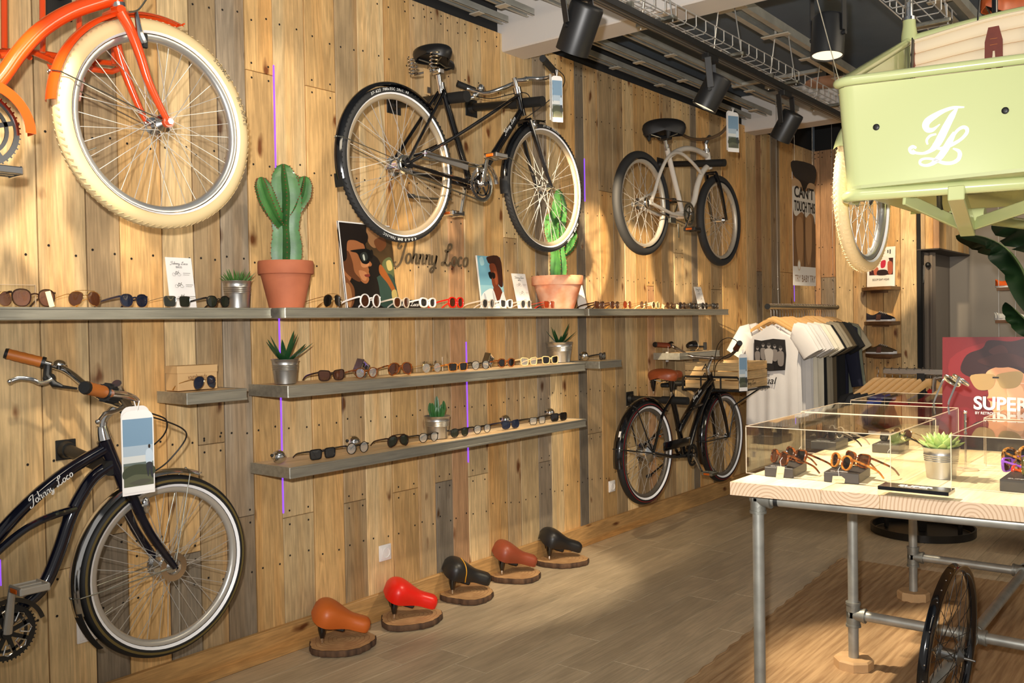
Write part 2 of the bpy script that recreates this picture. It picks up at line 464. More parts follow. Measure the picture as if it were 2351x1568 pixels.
def clad(parent, cols, place, zs, rnd, nails, ztop=WALLTOP):
    for i, (x0, x1, c) in enumerate(cols):
        spl = zs.get(i)
        if spl is None:
            spl = [] if rnd.random() < .35 else [rnd.choice([.62, .75, .9, 1.75, 1.95, 2.35, 2.55]) + rnd.uniform(-.06, .06)]
            spl = [(z, None) for z in spl]
        levels = [(0.0, None)] + list(spl) + [(ztop, None)]
        pr = rnd.uniform(-.0015, .0015)
        for k in range(len(levels) - 1):
            col = c if k == 0 or levels[k][1] is None and rnd.random() < .45 else (levels[k][1] or rnd.choice([LT, HN, TN, PK, LT]))
            m = MB(); m._a(*plank_mesh(x0, x1, levels[k][0], levels[k + 1][0]))
            m.v = [place(V3((p.x, p.y + pr + rnd.uniform(0, .0004), p.z))) for p in m.v]
            m.build('plank', woodz, parent, smooth=False, fix=True, color=jitter(col, .10, rnd))
            w = x1 - x0
            for z in (levels[k][0] + .03, levels[k + 1][0] - .03):
                if 0.1 < z < ztop: nails += [place(V3((x0 + w * q, pr, z + rnd.uniform(-.004, .004)))) for q in (.2, .8)]
        for z in (.42, 1.02, 1.78, 2.22, 2.85, 3.12):
            nails += [place(V3((x0 + w * (q + rnd.uniform(-.05, .05)), pr, z + rnd.uniform(-.02, .02)))) for q in (.2, .8)]
px760 = [(-150, LT), (-70, LT), (93, LT), (204, LT), (281, TN), (378, HN), (450, LT), (512, TN), (577, GR), (641, HN), (713, LT), (782, HN), (834, TN), (895, LT), (954, HN),
         (994, TN), (1033, GR), (1070, PK), (1116, LT), (1160, HN), (1191, TN), (1232, LT), (1262, GR), (1290, LT), (1327, HN), (1347, DG), (1380, TN), (1412, HN), (1437, TN),
         (1461, LT), (1487, TN), (1504, PK)]
px650 = [(1520, HN), (1548, TN), (1571, LT), (1589, LT), (1603, GR), (1633, HN), (1659, TN), (1694, HN), (1716, HN), (1738, TN), (1750, GR), (1772, HN), (1792, DG), (1823, HN), (1846, LT), (1873, TN)]
xs = [(WY(p, 760).x, c) for p, c in px760] + [(WY(p, 650).x, c) for p, c in px650]
xs[-1] = (9.3, TN)
cols = [(xs[i][0], xs[i + 1][0], xs[i + 1][1]) for i in range(len(xs) - 1)]
# splits seen in the photograph: column index -> [(height, colour above the joint)]
col_at = lambda px, py=760: next((i for i, c in enumerate(cols) if c[0] <= WY(px, py).x < c[1]), -1)
def zz(px, py): return WY(px, py).z
splits = {col_at(40): [], col_at(150): [(zz(110, 1315), None)], col_at(240): [(zz(300, 1220), TN)], col_at(330): [(zz(340, 1255), HN)], col_at(420): [(zz(440, 1270), LT)],
          col_at(480): [(zz(480, 1020), TN)], col_at(545): [(zz(545, 1190), GR)], col_at(610): [(zz(610, 170), HN)], col_at(680): [(zz(700, 1180), LT)], col_at(750): [(zz(740, 205), HN)],
          col_at(805): [(zz(820, 1150), TN)], col_at(870): [], col_at(930): [(zz(935, 1125), HN)], col_at(975): [], col_at(1015): [(zz(1020, 1105), TN)], col_at(1050): [(zz(1060, 500), TN)],
          col_at(1095): [(zz(1100, 1090), LT)], col_at(1137): [], col_at(1210): [], col_at(1245): [(zz(1250, 1060), GR)], col_at(1337): []}
rnd = random.Random(11); nails = []
cols2 = list(cols)
i = col_at(1015); cols2[i] = (cols[i][0], cols[i][1], DG); splits[i] = [(zz(1020, 1105), TN)]
i = col_at(240); cols2[i] = (cols[i][0], cols[i][1], GR)
i = col_at(420); cols2[i] = (cols[i][0], cols[i][1], DG)
clad(wall, cols2, lambda p: p, splits, rnd, nails)
nm = MB()
for p in nails:
    if 1.0 < p.x < 9.3 and p.z < 3.18:
        nm.disc(p + V3((0, -.0014, 0)), (0, -1, 0), .0052, 6)
nh = nm.build('nail_holes', mat('nail_hole', (25, 18, 12), 0.9), wall, smooth=False, fix=False); nh['kind'] = 'stuff'

# ------------------------------------------------------------------ back wall: plank part, bulkhead, grey plaster
XB = 9.3
bw = MB().box2((XB + .03, -0.0, -.02), (XB + .1, -1.02, 3.55)).build('wall_back', MATS['wall_backing'], None, smooth=False)
tag(bw, 'plank-clad end wall behind the shoe shelves', kind='structure')
bpx = [(1885, PK), (1919, GR), (1959, LT), (1989, TN), (2028, HN), (2068, HN), (2105, LT)]
ys = [0.0] + [WX(p, 700, XB).y for p, c in bpx]
bc = [(-ys[i], -ys[i + 1], bpx[i][1]) for i in range(len(bpx))]
bc = [c for c in bc if c[1] - c[0] > .02]
nails = []
clad(bw, bc, lambda p: V3((XB - (0 - p.y), -p.x, p.z)), {0: [], 1: [(1.9, PK)], 2: [], 5: [], 6: []}, rnd, nails)
nm = MB()
for p in nails: nm.disc(p + V3((-.0014, 0, 0)), (-1, 0, 0), .006, 6)
nh = nm.build('nail_holes', MATS['nail_hole'], bw, smooth=False, fix=False); nh['kind'] = 'stuff'
YE = WX(2105, 700, XB).y
# bulkhead box of planks beyond the corner
blk = MB().box2((XB - .0, YE - .02, zz(1870, 346)), (XB + .05, YE - .01, 3.3)).build('trim_1', MATS['wall_backing'], None, smooth=False)
tag(blk, 'boxed bulkhead of planks above the changing room curtain', kind='structure')
XBK = 10.6
b1 = WX(2107, 572, XB); b2 = WX(2155, 590, XB)
bz = b1.z
yy = [YE, YE - .07, YE - .14, b2.y]
for k in range(3):
    MB().box2((XB + .04, yy[k] - .001, bz), (XB + .06, yy[k + 1] + .001, 3.2)).build('plank', woodz, blk, smooth=False, color=[TN, HN, PK][k], bevel=.002)
for k in range(5):
    MB().box2((XB + .061 + k * .24, b2.y, bz), (XB + .299 + k * .24, b2.y + .02, 3.2)).build('plank', woodz, blk, smooth=False, color=[HN, TN, LT, HN, TN][k], bevel=.002)
MB().box2((XB + .02, YE, bz - .012), (XBK, b2.y, bz)).build('soffit_board', mat('dark_board', (60, 52, 46), .7), blk, smooth=False)
# grey plaster wall further back
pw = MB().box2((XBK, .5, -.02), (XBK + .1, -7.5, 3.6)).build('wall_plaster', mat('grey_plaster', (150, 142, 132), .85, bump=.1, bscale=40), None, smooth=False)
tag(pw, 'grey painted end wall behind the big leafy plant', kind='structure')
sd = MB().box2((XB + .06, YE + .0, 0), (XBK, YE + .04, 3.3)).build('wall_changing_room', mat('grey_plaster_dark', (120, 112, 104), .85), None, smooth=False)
tag(sd, 'grey side wall of the changing room', kind='structure')

# ------------------------------------------------------------------ baseboard
bb = MB().box2((0.8, -.028, 0), (9.28, -.001, .135)).build('baseboard_left', woodx, None, smooth=False, bevel=.003, color=(196, 152, 95))
tag(bb, 'pine baseboard along the foot of the plank wall', kind='structure')
b3 = MB().box2((XB - .026, -.03, 0), (XB - .001, YE, .135)).build('baseboard_back', woody, None, smooth=False, bevel=.003, color=(196, 152, 95))
tag(b3, 'pine baseboard of the end wall', kind='structure')

# ------------------------------------------------------------------ floor boards
fl = MB().box2((-.5, .05, -.08), (11, -7.5, -.012)).build('floor', mat('floor_base', (70, 60, 50), .8), None, smooth=False)
tag(fl, 'grey-brown wood-look floor boards', kind='structure')
fr = random.Random(5)
def flboard(x0, x1, y0, y1, c):
    m = MB(); g = .0012; ch = .001
    a, b, c2, d = x0 + g, x1 - g, y0 + g, y1 - g
    m._a([(a, c2, -.012), (b, c2, -.012), (b, d, -.012), (a, d, -.012), (a, c2, -ch), (b, c2, -ch), (b, d, -ch), (a, d, -ch),
          (a + ch, c2 + ch, 0), (b - ch, c2 + ch, 0), (b - ch, d - ch, 0), (a + ch, d - ch, 0)],
         [(8, 9, 10, 11), (4, 5, 9, 8), (5, 6, 10, 9), (6, 7, 11, 10), (7, 4, 8, 11), (0, 1, 5, 4), (1, 2, 6, 5), (2, 3, 7, 6), (3, 0, 4, 7)])
    m.build('floor_board', floorm, fl, smooth=False, fix=False, color=c)
y = -.002; row = 0
while y > -3.4:
    x = 0.6 + fr.uniform(-1.1, 0)
    while x < 10.5:
        if x + 1.22 > 1.2:
            flboard(x, x + 1.22, y - .18, y, jitter((190, 170, 140), .035, fr))
        x += 1.22
    y -= .18; row += 1
rest = MB().box2((-.5, y, -.011), (11, -7.5, 0)).build('floor_sheet', floorm, fl, smooth=False, color=(188, 168, 138))
rest2 = MB().box2((-.5, 0, -.011), (.6, y, -.001)).build('floor_sheet', floorm, fl, smooth=False, color=(160, 138, 110))

# ------------------------------------------------------------------ ceiling, beams, rails
ce = MB().box2((-.5, .5, 3.46), (11, -7.5, 3.55)).build('ceiling', mat('ceiling_paint', (96, 108, 120), .9, noise=.15, nscale=3), None, smooth=False)
tag(ce, 'dark blue-grey painted ceiling', kind='structure')
beam_m = mat('beam_paint', (206, 200, 194), .7, bump=.15, bscale=30)
def beam(x0, x1, z0, label, n):
    b = MB().box2((x0, .06, z0), (x1, -6.5, 3.46)).build('trim_%d' % n, beam_m, None, smooth=False, bevel=.008)
    tag(b, label, kind='structure')
bx = WY(1152, 119).x
beam(bx, bx + .22, zz(1152, 119), 'nearer grey ceiling beam crossing from the plank wall', 2)
bx2 = WY(1710, 303).x
beam(bx2, bx2 + .22, zz(1710, 303), 'further grey ceiling beam crossing near the end wall', 3)
# slotted mounting rails that run along the ceiling next to the wall
def rail(y, x0, x1, z, w, label, grp=None, h=.035):
    r = thing('ceiling_rail', ((x0 + x1) / 2, y, z), label, 'rail', grp)
    m = MB(); t = .0025
    m.box2((x0, y - w / 2, z + h), (x1, y + w / 2, z + h + t))
    m.box2((x0, y - w / 2, z), (x1, y - w / 2 + t, z + h)); m.box2((x0, y + w / 2 - t, z), (x1, y + w / 2, z + h))
    m.box2((x0, y - w / 2, z), (x1, y - w * .22, z + t)); m.box2((x0, y + w * .22, z), (x1, y + w / 2, z + t))
    m.build('channel', mat('rail_steel', (186, 186, 178), .4, .45, noise=.2, nscale=9), r, smooth=False)
    x = x0 + .3
    while x < x1 - .05:
        c = MB().box((x, y, z - .006), (.05, w * 1.35, .008)).box((x, y, z + .014), (.014, .014, .04))
        c.build('clamp', mat('clamp_steel', (196, 192, 180), .4, .4), r, smooth=False, bevel=.002); x += .62
    return r
zr = 3.24
for (y, nme) in ((-.05, 'slotted metal ceiling rail right against the top of the plank wall, before the nearer beam'), (-.24, 'slotted metal ceiling rail second from the plank wall, before the nearer beam'), (-.48, 'slotted metal ceiling rail third from the plank wall, before the nearer beam')):
    rail(y, 2.4, bx - .03, zr, .055, nme, 'slotted rails on the ceiling by the plank wall')
for (y, nme) in ((-.05, 'slotted metal ceiling rail right against the plank wall, between the two beams'), (-.24, 'slotted metal ceiling rail second from the plank wall, between the two beams'), (-.48, 'slotted metal ceiling rail third from the plank wall, between the two beams')):
    rail(y, bx + .26, bx2 - .04, zr, .055, nme, 'slotted rails on the ceiling by the plank wall')
TY = -1.20
rail(TY - .0, bx + .26, bx2 - .05, 3.22, .13, 'wide slotted rail above the wire cable tray that carries its hanging rods', h=.05)
rail(-2.15, 4.5, 7.3, 3.22, .13, 'wide slotted ceiling rail over the green cargo bike', h=.05)
cr = MB().box2((6.45, -.42, 3.235), (6.49, -1.1, 3.26)).build('cross_rail', MATS['rail_steel'], None, smooth=False, bevel=.003)
tag(cr, 'short cross rail on the ceiling behind the middle spotlight', 'rail')
cr = MB().box2((5.0, -2.2, 3.22), (5.05, -4.6, 3.26)).box2((5.1, -2.2, 3.22), (5.13, -4.6, 3.25)).box2((5.18, -2.2, 3.22), (5.2, -4.6, 3.25)).build('cable_duct', MATS['rail_steel'], None, smooth=False, bevel=.003)
tag(cr, 'bundle of metal conduits crossing the ceiling behind the cargo bike', 'conduit')

# wire mesh cable tray with its rods
def cable_tray(x0, x1, y, z, label, w=.17, h=.065, step=.105):
    t = thing('cable_tray', ((x0 + x1) / 2, y, z), label, 'cable tray')
    for (yy_, zz_) in ((-w / 2, h), (-w / 2, 0), (-w / 6, 0), (w / 6, 0), (w / 2, 0), (w / 2, h)):
        MB().tube([(x0, y + yy_, z + zz_), (x1, y + yy_, z + zz_)], .003, 6).build('long_wire', wire_m, t)
    x = x0 + .02; proto = None
    while x < x1:
        if proto is None:
            proto = MB().tube([(x, y - w / 2, z + h), (x, y - w / 2, z + .012), (x, y - w / 2 + .012, z), (x, y + w / 2 - .012, z), (x, y + w / 2, z + .012), (x, y + w / 2, z + h)], .003, 6).build('cross_wire', wire_m, t); px0 = x
        else:
            c = proto.copy(); c.location.x += x - px0; COL.objects.link(c)
        x += step
    x = x0 + .25
    while x < x1:
        MB().bar((x, y - w / 2 - .02, z - .012), (x, y + w / 2 + .02, z - .012), .042, .02).build('cross_bar', steel, t, bevel=.003)
        for s in (-1, 1):
            MB().tube([(x, y + s * (w / 2 + .004), z - .03), (x, y + s * (w / 4), 3.24)], .0035, 6).build('hanging_rod', wire_m, t)
        x += .78
    return t
cable_tray(2.9, 7.55, TY, 2.945, 'galvanised wire cable tray hanging above the row of black spotlights')
cable_tray(2.9, 4.9, -2.24, 2.9, 'second wire cable tray, at the top behind the cargo bike spotlight')
# lighting track
tr = thing('lighting_track', (5, TY - .05, 2.86), 'black lighting track under the long wire cable tray', 'lighting track')
MB().box2((2.9, TY - .075, 2.865), (7.3, TY - .02, 2.9)).build('track_body', blackm, tr, smooth=False, bevel=.003)
MB().box2((2.9, TY - .062, 2.862), (7.3, TY - .052, 2.866)).box2((2.9, TY - .045, 2.862), (7.3, TY - .035, 2.866)).build('conductor_strip', mat('grey_strip', (90, 90, 90), .4, .5), tr, smooth=False)
for xk in (3.6, 5.2, 6.8):
    MB().box2((xk, TY - .06, 2.9), (xk + .02, TY - .03, 2.935)).build('hanger_clip', steel, tr, smooth=False)

def spotlight(top, head, aim, r, L, label, power, ang=38, lit=True, col=WARM):
    """black cylinder head on a side bracket: top = point on the track, head = centre of the cylinder, aim = direction of the beam"""
    top, head, d = V3(top), V3(head), V3(aim).normalized()
    t = thing('spotlight', top, label, 'spotlight')
    a, b = head - d * L / 2, head + d * L / 2
    M = Matrix.Translation(a) @ d.to_track_quat('Z', 'Y').to_matrix().to_4x4()
    body = MB().lathe([(0, 0), (r * .93, 0), (r * .97, .004), (r, .012), (r, L), (r * .93, L), (r * .93, L - .02), (r * .6, L - .05), (r * .5, L - .055)], 40, M).build('lamp_housing', mat('lamp_black', (30, 30, 31), .42, .2), t, sharp=50)
    MB().disc(b - d * .006, d, r * .9, 32).build('lamp_face', mat('lamp_glow', (255, 240, 215), .5, emit=(255, 238, 205), estr=9 if lit else 1.0), t, smooth=False)
    side = d.cross(V3((0, 0, 1))).normalized()
    for s in (-1, 1):
        MB().bar(head + side * s * (r + .006) - d * .01, V3((top.x, top.y, top.z - .03)) + side * s * (r + .006), .034, .005, up=side).build('bracket', MATS['lamp_black'], t, bevel=.002)
        MB().cyl(head + side * s * r, head + side * s * (r + .014), .009, n=12).build('pivot', MATS['lamp_black'], t)
    MB().box(top + V3((0, 0, -.015)), (.12, .04, .045)).bar(V3((top.x, top.y, top.z - .03)) - side * (r + .009), V3((top.x, top.y, top.z - .03)) + side * (r + .009), .034, .005).build('track_adapter', MATS['lamp_black'], t, bevel=.003)
    if power:
        light('spot_beam', 'SPOT', b + d * .012, b + d * 2, power, col, .03, ang, .35)
    return t
h1 = WY(1331, 66, TY - .05)
spotlight(V3((h1.x - .02, h1.y, 2.87)), h1, V3((.12, .5, -.86)), .072, .2, 'black cylinder spotlight nearest the camera, in front of the near ceiling beam', 0, lit=False)
h2 = WY(1635, 212, TY - .05)
spotlight(V3((h2.x - .02, h2.y, 2.87)), h2, V3((-.14, .47, -.87)), .067, .175, 'black cylinder spotlight with glowing end above the grey cruiser bike', 140, 44)
h3 = WY(1806, 290, TY - .05)
spotlight(V3((h3.x - .02, h3.y, 2.87)), h3, V3((.1, .55, -.82)), .066, .175, 'furthest black cylinder spotlight, beside the far ceiling beam', 0, lit=False)
h4 = WY(1901, 84, -2.05)
spotlight(V3((h4.x, h4.y, 2.88)), h4, V3((-.10, 0.02, -1)), .068, .17, 'black cylinder spotlight with glowing end left of the green cargo bike', 0, 50)
# separate spots without heads for table, clothes rail, end wall and floor
light('table_beam', 'SPOT', (3.35, -1.2, 2.83), (3.75, -2.45, .9), 520, WARM, .03, 46, .35)
light('table_beam', 'SPOT', (4.7, -1.2, 2.83), (4.55, -2.8, .9), 330, WARM, .03, 46, .35)
light('rail_beam', 'SPOT', (5.9, -1.2, 2.8), (7.1, -.8, 1.45), 170, WARM, .03, 40, .4)
light('wall_beam', 'SPOT', (7.6, -1.2, 2.8), WX(1985, 560, 9.3), 180, WARM2, .03, 46, .3)
light('wall_beam', 'SPOT', (8.6, -2.6, 3.0), WX(2255, 690, XBK), 130, WARM, .03, 52, .5)
light('floor_beam', 'SPOT', (3.7, -1.5, 3.0), WZ(1905, 1500), 90, WARM, .03, 15, .5)

# round ceiling disc
dc = WZ(1903, 190, 3.30)
dd = thing('ceiling_disc', dc, 'round flat pinkish disc hanging under the ceiling behind the cargo bike', 'diffuser')
MB().lathe([(0, .0), (.17, .0), (.18, .006), (.18, .012), (0, .014)], 32, Matrix.Translation(dc)).build('disc_plate', mat('disc_pink', (196, 160, 142), .6), dd)
MB().cyl(dc + V3((0, 0, .01)), dc + V3((0, 0, .14)), .02, n=12).build('disc_neck', blackm, dd)
# round black ducts up in the dark of the ceiling
# purple light strips between the planks
ledm = mat('purple_light', (120, 60, 255), .5, emit=(128, 70, 255), estr=1.6)
for px, z0, z1, lab in ((641, zz(651, 1178), zz(636, 152), 'long purple light strip between planks left of the big cactus'), (1070, zz(1072, 1062), zz(1070, 785), 'purple light strip behind the two lower glasses shelves'),
                        (1341, zz(1341, 462), zz(1341, 364), 'short purple light strip right of the second cactus'), (1823, zz(1823, 692), zz(1819, 440), 'purple light strip behind the hanging torso poster'), (-1, zz(0, 1345), zz(0, 1285), 'purple light strip at the left edge behind the navy bike')):
    X = WY(px, 760 if px < 1500 else 650).x
    if px == -1: X = WY(1, 1320).x
    if px == 1341: X = WY(1342, 400).x
    s = MB().box2((X - (.003 if px in (641, 1823) else .0015), -.003, z0), (X + (.003 if px in (641, 1823) else .0015), .004, z1)).build('light_strip', ledm, None, smooth=False)
    tag(s, lab, 'light strip')
# ------------------------------------------------------------------ bicycles
def bike_icon(cx, cy, s, col=(60, 60, 60), asp=.7):
    P = []
    for dx in (-1, 1):
        o1 = oval(cx + dx * s * .55, cy, s * .38, s * .38 * asp, 20); o2 = oval(cx + dx * s * .55, cy, s * .34, s * .34 * asp, 20)
        for k in range(20): P.append((col, [o1[k], o1[(k + 1) % 20], o2[(k + 1) % 20], o2[k]]))
    def ln(a, b, w=.035):
        ax, ay = cx + a[0] * s, cy + a[1] * s * asp; bx_, by = cx + b[0] * s, cy + b[1] * s * asp
        dx, dy = bx_ - ax, by - ay; L = math.hypot(dx, dy) or 1; nx, ny = -dy / L * w * s, dx / L * w * s * asp
        P.append((col, [(ax - nx, ay - ny), (bx_ - nx, by - ny), (bx_ + nx, by + ny), (ax + nx, ay + ny)]))
    for a, b in (((-.55, 0), (-.2, .55)), ((-.2, .55), (-.05, 0)), ((-.05, 0), (-.55, 0)), ((-.05, 0), (.35, .5)), ((-.2, .5), (.35, .5)), ((.35, .5), (.55, 0)), ((.3, .68), (.5, .75)), ((-.3, .62), (-.1, .62))): ln(a, b)
    return P
def rim_pt(c, r, a, dy=0.0): return V3((c.x + r * math.cos(a), c.y + dy, c.z + r * math.sin(a)))
def arc(c, r, a0, a1, n=20, dy=0.0):
    a0, a1 = math.radians(a0), math.radians(a1)
    return [rim_pt(c, r, a0 + (a1 - a0) * k / n, dy) for k in range(n + 1)]
def wheel(name, bike, c, R, rt, tire_m, rim_m, stripe=None, hub_m=None, hubr=.018, hubw=.05, spoke_m=None, ns=32, tread=True, sw=.008, M=None, cross=5):
    """rim with tyre, hub and single spokes; lies in the wall plane around c (axis along y)"""
    off = parent_world(bike)
    rr = R - 2 * rt                          # rim outer radius (bead)
    T = Matrix.Translation(c) @ Matrix.Rotation(-PI / 2, 4, 'X')      # lathe z -> y
    wdt = rt * .62
    rim = MB().lathe([(rr + .004, -wdt), (rr - .008, -wdt), (rr - .016, -wdt * .55), (rr - .018, 0), (rr - .016, wdt * .55), (rr - .008, wdt), (rr + .004, wdt), (rr - .004, 0), (rr + .004, -wdt)], 64, T).build(name, rim_m, bike, sharp=50)
    prof = []
    n = 12
    for k in range(n + 1):
        a = math.radians(-125 + 250 * k / n)
        prof.append((rr + rt + rt * math.cos(a) * 1.0, rt * math.sin(a)))
    tyre = MB().lathe(prof, 96, T)
    tyre.build('tire', tire_m, rim, sharp=60)
    if tread:                                  # raised tread blocks round the tyre
        tb = MB()
        for k in range(96):
            a = 2 * PI * k / 96
            for s in (-1, 1):
                p = rim_pt(c, R - .0012, a, s * rt * .30); q = rim_pt(c, R - rt * .26, a + .03, s * rt * .84)
                tb.bar(p, q, .006, .0014, up=(rim_pt(c, 1, a) - c))
        o = tb.build('tread', tire_m, rim, smooth=False, fix=False); o['kind'] = 'stuff'
    if stripe:
        r1 = rr + rt - rt * math.cos(math.radians(52)) ; r1 = rr + rt * .30
        for s in (-1, 1):
            y0 = s * (rt * .80)
            MB().lathe([(rr + rt * .22, s * rt * .66), (rr + rt * .22 + sw * .5, s * (rt * .82)), (rr + rt * .22 + sw, s * (rt * .955))], 72, Matrix.Translation(V3((0, s * .0012, 0))) @ T).build('reflective_stripe', stripe, rim, sharp=60)
    hm = hub_m or chrome
    h = MB().lathe([(.004, -hubw - .022), (.005, -hubw - .004), (hubr * 1.7, -hubw * .72), (hubr * 1.75, -hubw * .62), (hubr * .8, -hubw * .5), (hubr * .75, hubw * .5), (hubr * 1.75, hubw * .62), (hubr * 1.7, hubw * .72), (.005, hubw + .004), (.004, hubw + .022)], 20, T)
    h.build('hub', hm, rim)
    sm = spoke_m or wire_m
    ro = rr - .016; rh = hubr * 1.55
    proto = {}
    for k in range(ns):
        s = -1 if k % 2 else 1
        lead = 1 if (k // 2) % 2 else -1
        key = (s, lead); a = 2 * PI * k / ns
        if key not in proto:
            dl = lead * 2 * PI * cross / ns * 1.0
            p0 = V3((rh * math.cos(dl), s * hubw * .67, rh * math.sin(dl))); p1 = V3((ro, s * .004, 0))
            m = MB().tube([p0, p1], .0014, 4)
            me = bpy.data.meshes.new('spoke'); me.from_pydata(m.v, [], m.f); me.materials.append(sm)
            proto[key] = me
        o = bpy.data.objects.new('spoke', proto[key]); COL.objects.link(o); o.parent = rim
        o.location = c - parent_world(rim); o.rotation_euler = (0, -a, 0)
    # valve
    MB().cyl(rim_pt(c, ro, 3.6), rim_pt(c, ro - .035, 3.6), .0025, n=8).build('valve', steel, rim)
    return rim
def fender(bike, c, R, a0, a1, w, m, gap=.012, flap=None, thick=.0016, name='fender'):
    prof_n = 8; r = R + gap
    a0r, a1r = math.radians(a0), math.radians(a1)
    def fn(u, v):
        a = a0r + (a1r - a0r) * u; b = (v - .5) * 2
        return rim_pt(c, r + .010 - .016 * b * b, a, b * w / 2)
    g = MB().grid(fn, 36, prof_n)
    f = g.build(name, m, bike, solid=thick, sharp=60)
    MB().tube([rim_pt(c, r + .006, a0r, -w / 2)] + [rim_pt(c, r + .006 - .0, a0r, 0)] + [rim_pt(c, r + .006, a0r, w / 2)], .003, 6).build('fender_edge', m, f)
    return f
def strut(f, c, R, a, w, m=None, gap=.012, rr=.0022, hy=.055):
    p = rim_pt(c, R + gap + .012, math.radians(a), 0)
    for s in (-1, 1):
        MB().tube([p + V3((0, s * w * .2, 0)), rim_pt(c, R + gap - .004, math.radians(a), s * (w / 2 + .004)), c + V3((0, s * hy, 0))], rr, 6).build('fender_stay', m or steel, f)
    MB().ball(p, .006, 8, 6).build('stay_bolt', m or steel, f)
def pedal(bike, p, m, m2, lab=None):
    e = MB().box(p, (.085, .012, .012)).build('pedal', m2, bike, bevel=.003)
    for s in (-1, 1): MB().box(p + V3((s * .04, 0, 0)), (.012, .085, .026)).build('pedal_plate', m, e, bevel=.004)
    for s in (-1, 0, 1): MB().box(p + V3((0, s * .038, 0)), (.082, .010, .022)).build('pedal_cage', m, e, bevel=.003)
    for s in (-1, 1): MB().box(p + V3((s * .048, 0, 0)), (.003, .045, .014)).build('reflector', mat('amber', (190, 90, 20), .3), e, bevel=.002)
    return e
def crank(bike, bb, p, side, m, mp, mp2):
    y0 = bb.y + side * .06
    a = V3((bb.x, y0, bb.z)); b = V3((p.x, y0 + side * .022, p.z))
    cr_ = MB().tube([a, a + (b - a) * .5, b], [.013, .010, .010], 10, flat=(.7, 1.2)).build('crank_arm', m, bike)
    MB().cyl(a, a + V3((0, side * .016, 0)), .013, n=14).build('crank_bolt', m, cr_)
    pedal(bike, b + V3((0, side * .055, 0)), mp, mp2)
def chainring(bike, bb, r, y, m, holes=5):
    c = V3((bb.x, y, bb.z)); T = Matrix.Translation(c) @ Matrix.Rotation(-PI / 2, 4, 'X')
    g = MB().lathe([(r, -.0015), (r - .016, -.0015), (r - .016, .0015), (r, .0015), (r, -.0015)], 44, T)
    for k in range(44):
        a = 2 * PI * k / 44; g.box(rim_pt(c, r + .002, a), (.005, .003, .004), Matrix.Rotation(-a, 3, 'Y'))
    for k in range(holes): 
        a = 2 * PI * k / holes + .3; g.bar(c, rim_pt(c, r - .012, a), .004, .014, up=(0, 0, 1))
    g.lathe([(r * .72, -.002), (r * .62, -.002), (r * .62, .002), (r * .72, .002), (r * .72, -.002)], 36, T)
    g.cyl(c - V3((0, .01, 0)), c + V3((0, .01, 0)), r * .2, n=16)
    return g.build('chainring', m, bike, sharp=40)
def chain(bike, a, ra, b, rb, y, m):
    a, b = V3((a.x, y, a.z)), V3((b.x, y, b.z)); d = (b - a); th = math.atan2(d.z, d.x); ph = math.acos(max(-1, min(1, (ra - rb) / d.length)))
    pts = [rim_pt(a, ra, th + ph + (2 * PI - 2 * ph) * k / 10) for k in range(11)] + [rim_pt(b, rb, th - ph + 2 * ph * k / 10) for k in range(11)]
    MB().tube(pts, .0042, 5, closed=True, flat=(.8, 1)).build('chain', m, bike)
def fork(bike, crown, hub, hw, m, pts=None, r=(.014, .008), near=None, far=None):
    out = []
    for s, ps in ((-1, near), (1, far)):
        base = [V3((crown.x, crown.y + s * .035, crown.z))]
        mid = [V3((q[0], crown.y + s * (hw * .9), q[1])) for q in (pts or [])]
        P = cat_curve(base + mid + [V3((hub.x, hub.y + s * hw, hub.z))], 6)
        n = len(P); MB().tube(P, [r[0] + (r[1] - r[0]) * k / (n - 1) for k in range(n)], 10).build('fork_leg', m, bike)
    MB().cyl(V3((crown.x, crown.y - .042, crown.z)), V3((crown.x, crown.y + .042, crown.z)), .013, n=12).build('fork_crown', m, bike)
def bell(bike, c, r, m, name='bell'):
    b = MB().lathe([(0, r * .75), (r * .5, r * .68), (r * .85, r * .4), (r, 0), (r * .95, -r * .05), (0, -r * .05)], 24, Matrix.Translation(c)).build(name, m, bike)
    MB().cyl(c - V3((0, 0, r * .6)), c, r * .3, n=12).build('bell_clamp', blackm, b)
def tyretext(rimobj, c, R, rt, body, a0, size, y, m):
    """small lettering following the tyre wall"""
    k = 0; a = math.radians(a0)
    for ch in body:
        if ch != ' ':
            ra = R - rt * .95
            u = V3((math.sin(a), 0, -math.cos(a))); w = V3((math.cos(a), 0, math.sin(a)))
            text('tire_lettering', ch, size, rim_pt(c, ra, a, y), u, w, m, rimobj, .0002, .2)
        a -= size * .68 / R
